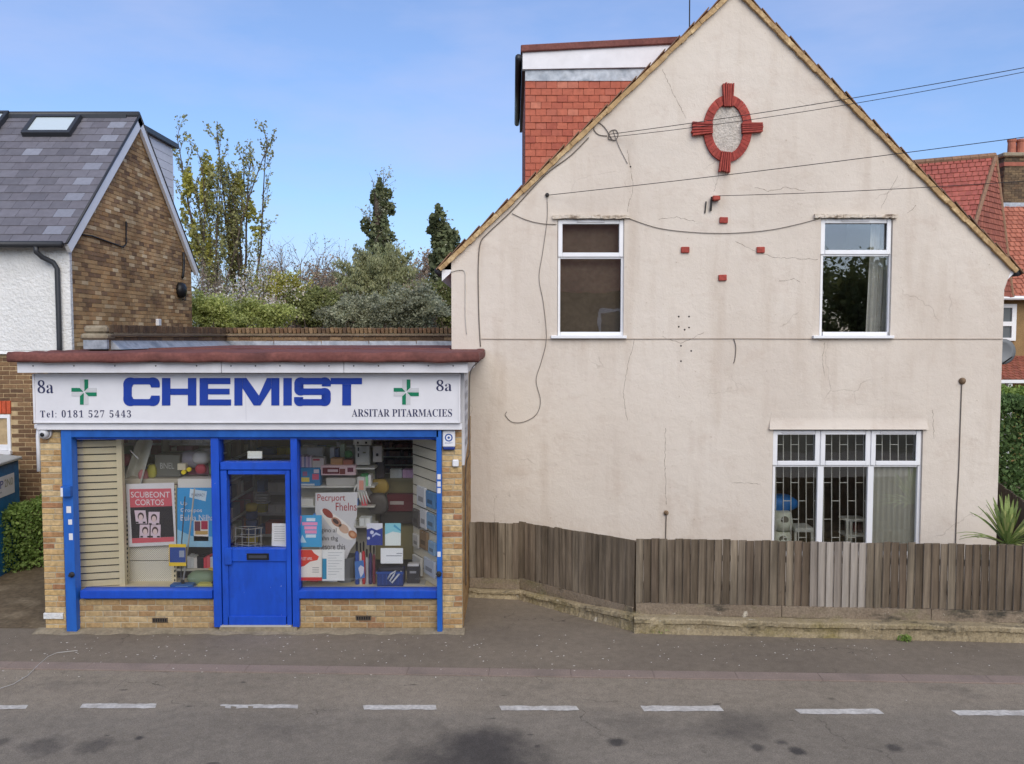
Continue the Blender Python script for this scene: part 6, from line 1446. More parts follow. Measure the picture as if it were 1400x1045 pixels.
def sack(name, u0, u1, v0, v1, Y, dep, mat, label, cat):
    a, b = at(u0, v1, Y), at(u1, v0, Y); m_ = MB(); n, k = 7, 14; V = []; c_ = (a + b) / 2
    for i in range(n):
        e = -math.pi / 2 + math.pi * i / (n - 1)
        for j in range(k):
            t = 2 * math.pi * j / k; f = 1 + .08 * math.sin(3 * t + i); s_ = lambda x: math.copysign(abs(x) ** .55, x)
            V.append((c_.x + (b.x - a.x) / 2 * s_(math.cos(t)) * max(.25, math.cos(e)) ** .45 * f, Y + dep / 2 + dep / 2 * s_(math.sin(t)) * max(.25, math.cos(e)) ** .45, c_.z + (b.z - a.z) / 2 * math.sin(e)))
    m_.add(V, [(i * k + j, i * k + (j + 1) % k, (i + 1) * k + (j + 1) % k, (i + 1) * k + j) for i in range(n - 1) for j in range(k)] + [tuple(range(k)), tuple(range((n - 1) * k, n * k))])
    return tag(m_.build(name, mat, None, smooth=True), label, cat)
sack('cloth_bundle', 254, 291, 784, 803, 10.80, .22, C(120, 140, 112), 'folded sage green cloth bundle at foot of blue poster', 'cloth'); sack('cloth_bundle', 281, 296, 778, 788, 10.95, .12, C(206, 176, 60), 'small yellow cloth on the green bundle', 'cloth')
yb2 = block('label_box', 270, 290, 798.5, 807.5, 10.70, .1, C(198, 190, 96), 'yellow-green boxed product on the left window ledge', 'box'); block('label_box', 288, 296, 797, 807.5, 10.72, .1, M['black'], 'small black box at right end of the left window ledge', 'box')
# clutter above the left window display
cs = thing('rolled_sheet', at(190, 655, 11.5), 'curved grey plastic sheet leaning above the red poster', 'sheet'); mb = MB(); a_, b_ = [], []
for k in range(13):
    t = k / 12; e = math.sin(t * math.pi) * .16; pl = at(172 + 2 * t, 668, 11.45); 
    a_.append(at(165 + 26 * t, 668 - 2 * math.sin(t * 3.14), 10.98 + .30 * math.sin(t * 3.14))); b_.append(at(187 + 22 * t, 604 - 7 * math.sin(t * 3.14), 10.98 + .30 * math.sin(t * 3.14)))
for k in range(12): mb.face([a_[k], a_[k + 1], b_[k + 1], b_[k]]); mb.face([p + Vector((0, .008, 0)) for p in (a_[k], b_[k], b_[k + 1], a_[k + 1])])
mb.build('shell', C(208, 208, 198), cs, smooth=True)
MB().tube([at(178, 616, 10.96), at(186, 624, 10.96), at(190, 628, 10.97)], .008, 6).build('strap', M['silver'], cs)
bx = block('dark_carton', 212, 246, 622, 652, 11.15, .3, C(104, 104, 96), 'dark grey carton with pale lettering above the posters', 'carton'); lettering('carton_lettering', 'BNEL', C(176, 176, 172), bx, at(219, 641, 11.144), at(238, 633, 11.144))
sack('grey_bag', 241, 276, 619, 641, 11.2, .3, C(156, 152, 162), 'grey plastic bag above the blue poster', 'bag'); sack('white_bag', 262, 282, 619, 636, 11.15, .2, C(196, 196, 196), 'small white bag beside the grey plastic bag', 'bag')
block('small_pot', 242.5, 253.5, 634, 643, 11.05, .08, C(204, 196, 172), 'cream pot between dark carton and grey bag', 'pot')
for u, v, lb in ((251.3, 645.8, 'lower yellow round tin below the grey bag'), (258.6, 642, 'upper yellow round tin below the grey bag')):
    p = at(u, v, 11.03); tag(MB().lathe((p.x, 11.06, p.z), [(.026, 0), (.03, .01), (.03, .045), (.022, .05)], 14, 'y').build('round_tin', C(222, 200, 40), None), lb, 'tin')
sack('green_bottle', 200, 212, 636, 654, 11.1, .1, C(168, 164, 74), 'yellow-green bottle between grey sheet and dark carton', 'bottle'); sack('red_pack', 163, 176, 622, 638, 11.1, .12, C(140, 64, 74), 'dark red pack at the upper left of grey sheet', 'pack'); sack('red_pack', 188, 200, 643, 658, 11.05, .12, C(168, 110, 112), 'pinkish pack just right of the grey sheet foot', 'pack'); sack('red_pack', 266, 280, 636, 648, 11.1, .1, C(176, 70, 84), 'red wrapped pack beneath the white bag', 'pack')
mb = block('top_ledge', 163, 262, 655, 662, 11.05, .6, C(176, 168, 150), 'cluttered grey ledge above the red poster', 'ledge')
# shelving along the left, receding
def cname(m):
    r, g, b = [int(x) for x in m.name.split('.')[0].split('_')[1:4]]; v = max(r, g, b); sat = (v - min(r, g, b)) / max(v, 1); lt = 'pale ' if v > 225 else 'dark ' if v < 145 else ''
    if sat < .12: return 'white' if v > 235 else lt + 'grey'
    h = ('red' if g < b * 1.15 and sat > .3 else 'pink' if g < b else 'tan') if r >= g and r >= b and (r - g) > (v * .06) else 'green' if g >= b and g >= r and g > r * 1.05 else 'blue' if b > r and b >= g else 'yellow' if sat > .35 else 'beige'
    return lt + h
def prod_row(axis, p, L, z, dep, hmin, hmax, wmin, wmax, pal, label, group, seed, off=.02):
    rr = random.Random(seed); s = .03
    while s < L - .06:
        w_ = rr.uniform(wmin, wmax); h = rr.uniform(hmin, hmax); d_ = dep * rr.uniform(.6, .9); m_ = C(*[min(250, int(x * 1.25 + 18)) for x in rr.choice(pal)]); k = rr.choice((1, 1, 2, 3))
        for i in range(k):
            if s > L - .06: break
            if axis == 'y': b = MB().box(p[0] - off - d_, p[0] - off, p[1] + s, p[1] + s + w_ * .93, z, z + h)
            else: b = MB().box(p[0] + s, p[0] + s + w_ * .93, p[1] + off, p[1] + off + d_, z, z + h)
            tag(b.build('product_box', m_, None), cname(m_) + ' ' + label, 'box', group); s += w_
        s += rr.choice((0, 0, .01, .05))
pal = [(150, 140, 140), (96, 84, 96), (180, 172, 166), (122, 70, 84), (92, 100, 126), (196, 186, 176), (70, 66, 72), (150, 96, 80), (118, 126, 112), (206, 202, 200), (84, 60, 64)]
gx = -4.42; gy0, gy1 = 11.55, 14.5
gd = thing('wall_shelving', (gx - .3, 13, 0), 'long steel shelving receding along the left side inside the shop', 'shelving')
MB().box(gx - .42, gx - .40, gy0, gy1, .05, 2.4).build('back_panel', M['shelfd'], gd)
for i in range(7):
    z = .22 + i * .32; sb = MB().box(gx - .40, gx, gy0, gy1, z - .025, z).build('shelf', M['shelfd'], gd); MB().box(gx, gx + .012, gy0, gy1, z - .035, z + .005).build('price_edge', M['upvc'], sb)
    if i < 6: prod_row('y', (gx, gy0), gy1 - gy0, z + .001, .3, .10, .26, .05, .14, pal, 'box on %s of the receding left-hand shelves' % ('lowest shelf', 'second shelf up', 'third shelf up', 'fourth shelf up', 'fifth shelf up', 'sixth shelf up')[i], 'products on the receding shelves', 100 + i)
MB().box(gx - .02, gx + .05, gy1, gy1 + .06, .05, 2.5).build('upright', M['slat'], gd)
# facing shelving at the back
fx0, fx1, fy_ = XX(349, 14.3, 680), XX(520, 14.3, 680), 14.3
gd2 = thing('back_shelving', ((fx0 + fx1) / 2, fy_, 0), 'grey steel shelving across the back of the shop behind door', 'shelving')
MB().box(fx0, fx1, fy_ + .38, fy_ + .4, .05, 2.0).build('back_panel', M['shelfd'], gd2); MB().box(fx0 - .04, fx0, fy_, fy_ + .4, .05, 2.0).build('side_panel', M['shelf'], gd2)
pal2 = [(200, 198, 190), (80, 110, 160), (200, 180, 70), (170, 90, 80), (190, 196, 200), (110, 140, 110), (220, 218, 214)]
for i, z in enumerate((.35, .72, 1.08, 1.42, 1.72)):
    sb = MB().box(fx0, fx1, fy_, fy_ + .38, z - .03, z).build('shelf', M['shelf'], gd2); MB().box(fx0, fx1, fy_ - .012, fy_, z - .045, z + .005).build('price_edge', M['upvc'], sb)
    prod_row('x', (fx0, fy_), fx1 - fx0, z + .001, .3, .10, .24, .06, .16, pal2, 'box on %s across the back of shop' % ('lowest shelf', 'second shelf up', 'third shelf up', 'fourth shelf up', 'top shelf')[i], 'products on the back shelves', 200 + i)
zl = ZZ(655, 11.05)
p0_, p1_ = at(176, 655, 11.38), at(300, 655, 11.38)
prod_row('x', (p0_.x, 11.38), p1_.x - p0_.x, zl + .001, .14, .05, .16, .04, .10, pal + pal2, 'small product crowded on the ledge above the posters', 'products on the ledge', 401)
p0_, p1_ = at(164, 622, 11.75), at(300, 622, 11.75)
us_ = thing('upper_shelf', (p0_.x, 11.75, 1.4), 'steel shelf of mixed goods above the ledge in left window', 'shelf')
for v_ in (622, 606):
    z_ = ZZ(v_, 11.75); sb = MB().box(p0_.x, p1_.x, 11.75, 12.05, z_ - .02, z_).build('shelf_board', M['shelf'], us_); MB().box(p0_.x, p1_.x, 11.738, 11.75, z_ - .03, z_ + .004).build('price_edge', M['upvc'], sb)
    prod_row('x', (p0_.x, 11.75), p1_.x - p0_.x, z_ + .001, .25, .06, .15, .04, .12, pal + pal2, 'small product on %s steel shelf high in left window' % ('lower' if v_ == 622 else 'upper'), 'products on the high shelf', 402 + v_)
# things seen through the door
wr = thing('wire_rack', at(338, 750, 11.5), 'empty chrome wire rack standing just inside the door', 'rack')
for u in (322, 331, 340, 349, 357):
    MB().tube([at(u, 722, 11.5), at(u, 800, 11.5)], .006, 6).build('upright_wire', M['silver'], wr)
for v in (722, 733, 744, 756): MB().tube([at(320, v, 11.5), at(330, v - 2, 11.65), at(348, v - 2, 11.65), at(359, v, 11.5), at(340, v + 2, 11.38), at(320, v, 11.5)], .005, 6).build('hoop', M['silver'], wr)
sf = thing('stacking_trays', at(362, 686, 13.9), 'white stacking letter trays on the shelf seen through door glass', 'trays')
for k in range(4): slab('tray', rc(354, 370, 673 + k * 3.6, 675 + k * 3.6), 13.95, M['upvc'], sf, .2)
yl_ = thing('yellow_bin', at(344, 700, 13.4), 'yellow and blue display column seen through door glass', 'display'); p = at(344, 690, 13.4)
for k, c_ in enumerate(((206, 184, 60), (60, 84, 140), (70, 96, 150), (60, 84, 140), (206, 184, 60))): MB().lathe((p.x, 13.4, p.z - .1 - k * .13), [(.08, 0), (.095, .02), (.095, .10), (.07, .12)], 14).build('tub', C(*c_), yl_, smooth=True)
pp = card('notice_sheet', [(371.5, 746.5), (392.5, 747.5), (392.5, 716), (372, 715.5)], YS + .066, M['upvc'], 'plain white notice sheet taped inside the door glass', 'notice')
for k in range(7): slab('text_line', rc(375, 389, 720 + k * 3.2, 720.7 + k * 3.2), YS + .0612, C(150, 152, 160), pp, .0004)
card('notice_card', rc(338.5, 358.5, 617, 627), YS + .068, C(222, 226, 218), 'small blank white card in the glass above the door', 'notice')
# right window: flyers on the glass
yf2 = YS + .070
f1 = card('flyer', rc(408.5, 440, 704.5, 748), yf2, C(66, 162, 210), 'sky blue flyer with pink text lines nearest the door', 'flyer')
for k, (u0, u1, c_) in enumerate(((419, 431, (210, 226, 236)), (413, 434, (232, 150, 190)), (416, 433, (236, 160, 196)), (417, 433, (232, 150, 190)), (418, 432, (210, 226, 236)))): slab('text_band', rc(u0, u1, 708.5 + k * 5.6, 712.8 + k * 5.6), yf2 - .0045, C(*c_), f1, .0006)
slab('pink_wave', [(408.5, 722), (411, 718), (413, 706), (408.5, 704.5)], yf2 - .0045, C(224, 130, 170), f1, .0006); slab('sail', [(410, 742), (419, 742), (413, 731)], yf2 - .0045, C(190, 220, 232), f1, .0006)
f2 = card('flyer', rc(409, 440, 751.5, 794), yf2, C(232, 228, 222), 'red and white flyer with a torn brush splash', 'flyer')
slab('red_splash', [(409, 776), (416, 774), (424, 768), (434, 766), (436, 761), (430, 757), (426, 752), (409, 752)], yf2 - .0045, C(212, 66, 46), f2, .0006); slab('red_foot', rc(409, 440, 789.5, 794), yf2 - .0045, C(206, 48, 48), f2, .0006); lettering('flyer_lettering', 'FLEET APRIL', M['upvc'], f2, at(412, 766, yf2 - .006), at(427, 762, yf2 - .006))
for k in range(3): slab('text_line', rc(427, 436, 776 + k * 3, 776.8 + k * 3), yf2 - .0045, C(130, 130, 134), f2, .0006)
f3 = card('flyer', rc(440.8, 471, 751.5, 794), yf2, C(228, 230, 230), 'white printed sheet with a teal strip on its left edge', 'flyer'); slab('teal_strip', rc(440.8, 446.5, 764, 792), yf2 - .0045, C(40, 140, 180), f3, .0006)
for k in range(9): slab('text_line', rc(448.5, 468 - (k % 3) * 4, 755.5 + k * 3.7, 756.1 + k * 3.7), yf2 - .0045, C(168, 172, 180), f3, .0006)
f4 = card('flyer', rc(501.5, 523, 715.5, 745.5), yf2, C(48, 66, 150), 'navy flyer with a white top edge and dots', 'flyer'); slab('white_top', [(501.5, 724), (508, 722), (515, 725), (523, 722), (523, 715.5), (501.5, 715.5)], yf2 - .0045, C(220, 222, 232), f4, .0006); slab('dot', [(508.5 + 2.6 * math.cos(a), 728 - 2.6 * math.sin(a)) for a in [k * .5236 for k in range(12)]], yf2 - .0052, C(210, 214, 236), f4, .0006); slab('dot', [(504 + 2 * math.cos(a), 736 - 2 * math.sin(a)) for a in [k * .5236 for k in range(12)]], yf2 - .0052, C(210, 214, 236), f4, .0006); slab('wave', [(509, 732), (514, 728), (520, 731), (520, 733), (514, 731), (509, 735)], yf2 - .0052, C(190, 200, 232), f4, .0006)
f5 = card('flyer', rc(526.5, 548, 715.5, 746), yf2, C(222, 230, 228), 'pale flyer with a turquoise sky at its top', 'flyer'); slab('sky_print', [(526.5, 731), (537, 727), (548, 729), (548, 715.5), (526.5, 715.5)], yf2 - .0045, C(140, 204, 218), f5, .0006); slab('jet', [(538, 720), (548, 727), (548, 724.5), (539, 717)], yf2 - .0052, C(80, 160, 196), f5, .0006)
f6 = card('flyer', rc(520.5, 551, 749.5, 770.5), yf2, C(232, 236, 240), 'white landscape card with small grey text', 'flyer'); slab('text_line', rc(528, 549, 759.6, 760.6), yf2 - .0045, C(130, 136, 150), f6, .0006); slab('text_line', rc(542, 550, 756.4, 757.3), yf2 - .0045, C(130, 136, 150), f6, .0006)
# big standing poster with sandals
sp2 = card('standing_poster', [(437, 764), (474, 764), (479, 752), (486, 742), (488, 726), (483, 718), (488, 706), (489, 673), (431.5, 674), (431, 700), (436, 720)], 10.82, C(206, 206, 208), 'cut-out grey standing poster with red heading and a foot picture', 'poster')
y = 10.815
lettering('poster_lettering', 'Pecrµort', C(160, 36, 44), sp2, at(434, 687, y - .004), at(472, 676, y - .004)); lettering('poster_lettering', 'Fhelns', C(160, 36, 44), sp2, at(459, 698.5, y - .004), at(487.5, 687.5, y - .004))
for tx, v in (('gino al', 730), ('ahn thg', 741), ('lesore this', 751.5)): lettering('poster_lettering', tx, C(40, 40, 44), sp2, at(439, v, y - .004), at(460 if v < 735 else 462 if v < 745 else 472, v - 8, y - .004))
sl_ = []
for a in range(20):
    t = a / 20 * 2 * math.pi; x_, y_ = 30 * math.cos(t), 9 * math.sin(t) * (1 + .25 * math.cos(t)); c_, s_ = math.cos(.72), math.sin(.72); sl_.append((461 + x_ * c_ - y_ * s_, 717 + x_ * s_ + y_ * c_))
so = slab('sole', sl_[::-1], y, C(232, 228, 222), sp2, .003)
for (u, v, r1_, r2_, c_) in ((448, 702, 9, 4.5, (150, 66, 52)), (460, 714, 8.5, 5, (176, 128, 104)), (459, 713, 5, 2.6, (70, 48, 44)), (470, 723, 8, 5.5, (206, 172, 148)), (482, 731, 6.5, 5, (184, 122, 84)), (482, 731, 3.4, 2.6, (214, 166, 128))):
    slab('sandal_print', [(u + r1_ * math.cos(t) * .75 - r2_ * math.sin(t) * .66, v + r1_ * math.cos(t) * .66 + r2_ * math.sin(t) * .75) for t in [k * math.pi / 7 for k in range(14)]][::-1], y - .004 - (.001 if r1_ < 6 else 0), C(*c_), so, .0008)
# boxed goods above the standing poster on a display stand
ds = thing('display_stand', at(463, 668, 11.5), 'grey tiered display stand of boxed goods behind the standing poster', 'stand')
for v in (640, 665, 692, 720): a, b = at(406, v, 11.5), at(512, v, 11.5); MB().box(a.x, b.x, 11.5, 11.85, a.z - .02, a.z).build('tier', M['shelf'], ds)
a, b = at(406, 740, 11.85), at(512, 612, 11.85); MB().box(a.x, b.x, 11.86, 11.88, zbed, b.z).build('back_panel', C(176, 172, 156), ds)
for i in range(7): block('book', 407.5 + i * 2.7, 409.9 + i * 2.7, 624 + (i % 2), 639.8, 11.54, .2, C(*[(206, 186, 206), (170, 150, 190), (214, 198, 210), (140, 140, 180)][i % 4]), ['first', 'second', 'third', 'fourth', 'fifth', 'sixth', 'seventh'][i] + ' thin lilac booklet from the door at left end of display stand', 'booklet', 'lilac booklets on the stand', .001)
gi = [('grey_carton', 420, 441, 612, 634, 11.68, (182, 182, 182), 'grey carton on the top tier of the display stand'), ('red_label_box', 427, 443, 626, 639.6, 11.52, (206, 198, 196), 'white box with a red stripe in front of the grey carton'), ('upright_box', 451, 457, 612, 627, 11.72, (206, 212, 220), 'tall white upright pack right of grey carton'), ('upright_box', 458, 463, 614, 627, 11.72, (96, 110, 150), 'tall blue upright pack next to the white one'), ('upright_box', 465, 471, 608, 628, 11.74, (176, 196, 172), 'tall pale green pack beside the green ball'), ('orange_box', 452, 468, 627, 639.6, 11.55, (196, 150, 104), 'tan box above the pink chocolate-brown pack'), ('brick_red_box', 469, 482, 629, 639.6, 11.56, (176, 112, 92), 'brick red box above the pink pack'), ('socket_pack', 483, 508, 599, 609, 11.62, (216, 214, 204), 'flat cream pack with three dark slots at window top'), ('white_device_box', 486, 505, 610, 636, 11.6, (204, 204, 196), 'large white box under the cream slotted pack'), ('white_device_box', 510, 522, 610, 632, 11.6, (200, 194, 186), 'narrow white box with a dark round hole'), ('pink_pack', 439, 486, 636.5, 650, 11.49, (226, 196, 200), 'wide pink pack with a dark brown picture'), ('steel_tray', 446, 486, 654, 664.5, 11.52, (186, 184, 178), 'flat grey tray beneath the wide pink pack'), ('blue_pack', 407.5, 437.5, 640, 664.6, 11.48, (50, 130, 186), 'blue pack with yellow and pink toy pictures'), ('flat_pack', 408, 428, 682, 691.6, 11.54, (220, 218, 210), 'flat white pack on the lower tier near the door')]
made = {}
for nm, u0, u1, v0, v1, Y, c_, lb in gi: made[lb] = block(nm, u0, u1, v0, v1, Y, .14, C(*c_), lb, 'box')
def deco(lb, cs):
    o = made[lb]
    for (u0, u1, v0, v1, Y, c_) in cs: slab('print', rc(u0, u1, v0, v1), Y - .003, C(*c_), o, .002)
deco('white box with a red stripe in front of the grey carton', [(428, 437, 627.5, 630, 11.52, (190, 70, 86))]); deco('flat cream pack with three dark slots at window top', [(488, 490.5, 604, 607, 11.62, (50, 48, 46)), (499, 502, 604, 607, 11.62, (50, 48, 46)), (494, 496, 599.5, 601, 11.62, (50, 48, 46))]); deco('narrow white box with a dark round hole', [(514, 517.5, 620, 624, 11.6, (60, 56, 54))]); deco('wide pink pack with a dark brown picture', [(441, 464, 639.5, 648, 11.49, (110, 44, 54)), (448, 462, 642, 645.5, 11.486, (210, 186, 190)), (464.5, 472, 641, 648.5, 11.49, (130, 70, 66)), (475, 483, 639.5, 645.5, 11.49, (120, 60, 80))]); deco('large white box under the cream slotted pack', [(489, 491, 612, 617, 11.6, (60, 58, 60)), (489, 491, 620, 625, 11.6, (60, 58, 60)), (496, 500, 618, 620, 11.6, (130, 126, 90))])
deco('blue pack with yellow and pink toy pictures', [(412, 423, 653, 659, 11.48, (226, 206, 90)), (414, 420, 645, 651, 11.48, (150, 100, 140)), (427, 436, 648, 656, 11.48, (206, 90, 120)), (429, 436, 642, 647, 11.48, (216, 206, 216)), (408, 430, 661.5, 664, 11.48, (206, 214, 220))])
p = at(475.5, 622, 11.6); tag(MB().lathe((p.x, 11.66, p.z - .05), [(.01, 0), (.045, .012), (.06, .05), (.045, .09), (.01, .105)], 16).build('green_ball', C(86, 150, 90), None, smooth=True), 'round green ball on the top tier of the stand', 'ball')
bright = [(206, 80, 90), (240, 236, 230), (70, 120, 190), (230, 190, 80), (110, 170, 120), (216, 150, 180), (180, 200, 216), (150, 70, 110)]
for v_, nm_, sd_2 in ((665, 'second', 511), (692, 'third', 512), (720, 'lowest', 513)):
    a_0, b_0 = at(488 if v_ == 665 else 430 if v_ == 692 else 408, v_, 11.5), at(512, v_, 11.5)
    prod_row('x', (a_0.x, 11.5), b_0.x - a_0.x, a_0.z + .001, .2, .07, .17, .035, .09, bright, 'small pack on %s tier of the display stand' % nm_, 'packs on the display stand', sd_2)
a_0, b_0 = at(530, 657, 12.1), at(571, 657, 12.1); prod_row('x', (a_0.x, 12.12), b_0.x - a_0.x, a_0.z + .031, .2, .06, .16, .04, .09, bright, 'small pack on top of the olive counter', 'packs on the counter', 514)
a_0, b_0 = at(409, 806, 10.95), at(462, 806, 10.95); prod_row('x', (a_0.x, 10.95), b_0.x - a_0.x, zbed + .001, .2, .08, .2, .05, .12, bright, 'small box on the right window ledge behind the lower flyers', 'boxes on the right ledge', 515)
# hanging glove, coloured cloths
gv = thing('display_glove', at(495, 690, 11.3), 'white cotton display glove hanging at right of the stand', 'glove')
MB().box(at(488, 673, 11.3).x, at(500, 673, 11.3).x, 11.28, 11.32, ZZ(673, 11.3), ZZ(652, 11.3)).build('palm', C(196, 196, 190), gv, bevel=.015)
for k in range(4): MB().tube([at(490 + k * 3.2, 672, 11.3), at(492 + k * 3.8, 682, 11.28), at(493 + k * 4.4, 690 - abs(k - 1.5) * 2, 11.27)], [.013, .012, .008], 8).build('finger', C(200, 200, 194), gv, smooth=True)
MB().tube([at(489, 662, 11.3), at(485, 668, 11.28), at(484, 674, 11.27)], [.013, .012, .008], 8).build('thumb', C(200, 200, 194), gv, smooth=True); slab('palm_print', rc(491, 497, 657, 670), 11.262, C(214, 150, 130), gv, .001)
sack('yellow_cloth', 505, 531, 656, 676, 11.8, .12, C(190, 160, 74), 'mustard yellow cloth hanging in the middle of right window', 'cloth'); sack('green_pack', 492, 505, 648, 657, 11.6, .1, C(60, 128, 76), 'green plastic pack above the yellow cloth', 'pack'); sack('dark_toys', 502, 530, 676, 704, 11.6, .15, C(82, 78, 72), 'heap of dark stockings below the yellow cloth', 'stockings'); sack('dark_toys', 512, 526, 628, 655, 11.8, .12, C(72, 64, 66), 'dark hanging garment above the yellow cloth', 'garment')
# counter with maroon box
ct = thing('olive_counter', at(538, 760, 12.1), 'olive green counter panel behind the flyers in right window', 'counter'); a, b = at(504, 806, 12.1), at(572, 657, 12.1); MB().box(a.x, b.x, 12.1, 12.13, zbed, b.z).build('front_panel', M['olive'], ct); MB().box(a.x - .02, b.x + .02, 12.06, 12.5, b.z, b.z + .03).build('top', C(140, 134, 96), ct)
block('dark_cabinet', 520, 566, 700, 716, 12.0, .09, C(76, 70, 62), 'dark cabinet front below the maroon box', 'cabinet'); mrb = block('maroon_box', 529, 566, 676, 699.5, 11.95, .12, C(112, 40, 44), 'maroon box with a pale label against the olive counter', 'box'); slab('box_label', rc(533, 552, 685.5, 690), 11.946, C(196, 186, 180), mrb, .002)
bs = thing('brown_shelving', at(540, 640, 13.6), 'dark shelving of brown goods at upper right of right window', 'shelving'); a, b = at(512, 660, 13.6), at(575, 596, 13.6); MB().box(a.x, b.x, 13.95, 13.97, a.z - .3, b.z + .4).build('back_panel', C(130, 108, 100), bs)
for k, v in enumerate((601, 612.5, 624, 635.5, 647)):
    z = ZZ(v, 13.6); MB().box(a.x, b.x, 13.6, 13.95, z - .02, z).build('shelf', M['shelf'], bs); prod_row('x', (a.x, 13.6), b.x - a.x, z + .001, .25, .06, .105, .03, .07, [(90, 60, 60), (110, 76, 70), (70, 56, 60), (120, 96, 90), (84, 70, 84)], 'small pack on %s of the brown upper right shelving' % ('top shelf', 'second shelf down', 'middle shelf', 'fourth shelf down', 'bottom shelf')[k], 'packs on the brown shelving', 300 + k)
# goods at the foot of the right window
p = at(473, 806, 11.05); tag(MB().lathe((p.x, 11.05, zbed + .002), [(.12, 0), (.15, .30), (.158, .30), (.158, .33), (.14, .335), (.11, .02)], 20).build('grey_bin', C(122, 126, 130), None, smooth=False), 'grey plastic waste bin behind the white printed sheet', 'bin')
un = ['hanging_support', 'boxed blue and red elastic support hanging in right window']
for k, (u0, u1, v0, v1, c_, lb) in enumerate(((485, 490.5, 742, 802, (40, 76, 160), 'tall blue umbrella pack at left of hanging group'), (491, 494.5, 744, 803, (206, 204, 206), 'slim white umbrella pack second in the hanging group'), (494.8, 499, 742, 800, (196, 44, 56), 'slim red umbrella pack in the hanging group'), (499.4, 503.5, 752, 804, (176, 178, 184), 'slim silver umbrella pack in the hanging group'), (504, 508.5, 745, 801, (60, 50, 96), 'slim dark purple umbrella pack in the hanging group'), (509, 513, 748, 800, (128, 58, 70), 'slim wine red umbrella pack at right of hanging group'))):
    a, b = at(u0, v1, 10.86), at(u1, v0, 10.86); t = thing('umbrella_pack', ((a.x + b.x) / 2, 10.86, a.z), lb, 'umbrella', 'slim umbrella packs'); r_0 = (b.x - a.x) / 2; c0_ = (a.x + b.x) / 2
    MB().lathe((c0_, 10.88, a.z), [(r_0 * .6, 0), (r_0, .04), (r_0 * .9, (b.z - a.z) * .75), (r_0 * .45, (b.z - a.z) * .8)], 10).build('sleeve', C(*c_), t, smooth=True); MB().lathe((c0_, 10.88, a.z + (b.z - a.z) * .8), [(r_0 * .4, 0), (r_0 * .5, .03), (r_0 * .5, (b.z - a.z) * .2), (r_0 * .2, (b.z - a.z) * .22)], 8).build('handle', M['black'], t)
bpk = card('support_pack', [(486, 792), (499, 790), (497, 766), (485, 768)], 10.80, C(70, 120, 190), 'pale blue support pack with a leg picture in front of umbrellas', 'pack'); slab('leg_print', [(493, 790), (497, 784), (498, 776), (493, 773), (490, 777)], 10.794, C(216, 216, 226), bpk, .002)
bk2 = thing('blue_basket', at(534, 807, 10.8), 'blue plastic basket with white hose on the right window ledge', 'basket'); a, b = at(516, 807, 10.8), at(551, 781, 10.8)
mb = MB(); z0_, z1_ = zbed + .003, b.z
for (x0_, x1_, y0_, y1_) in ((a.x, b.x, 10.78, 10.79), (a.x, b.x, 11.02, 11.03), (a.x, a.x + .01, 10.79, 11.02), (b.x - .01, b.x, 10.79, 11.02)): mb.box(x0_, x1_, y0_, y1_, z0_, z1_)
mb.box(a.x, b.x, 10.78, 11.03, z0_ - .002, z0_ + .008).build('tub', C(30, 62, 130), bk2); MB().box(a.x - .01, b.x + .01, 10.765, 10.78, z1_ - .03, z1_).build('rim', C(40, 78, 150), bk2)
for k in range(6): MB().box(a.x + .02 + k * .05, a.x + .028 + k * .05, 10.774, 10.78, z0_ + .02, z1_ - .04).build('rib', C(44, 84, 160), bk2)
tag(MB().tube([at(530, 792, 10.77), at(534, 785, 10.76), at(541, 781, 10.77), at(538, 787, 10.76), at(533, 794, 10.76), at(536, 797, 10.765), at(545, 786, 10.77), at(549, 781, 10.79)], .012, 8).build('white_hose', C(206, 210, 216), None, smooth=True), 'coiled white hose draped over the blue basket', 'hose')
sack('basket_goods', 517, 551, 775, 785, 10.82, .18, C(60, 60, 70), 'dark folded goods filling the blue basket', 'goods')
db2 = thing('black_device', at(565, 800, 10.9), 'black and white blood pressure box on a grey base', 'device'); a, b = at(556.5, 798.5, 10.88), at(573, 775, 10.88); MB().box(a.x, b.x, 10.88, 11.0, a.z, b.z).build('case', C(52, 52, 56), db2, bevel=.006); MB().box(a.x + .004, b.x - .004, 10.885, 10.995, b.z, b.z + .03).build('lid', C(210, 210, 212), db2, bevel=.006); slab('screen', rc(560, 569, 781, 784), 10.877, C(150, 152, 156), db2, .002)
block('grey_plinth', 552, 581, 799, 807.5, 10.84, .22, C(170, 168, 160), 'low grey plinth under the black device', 'plinth')
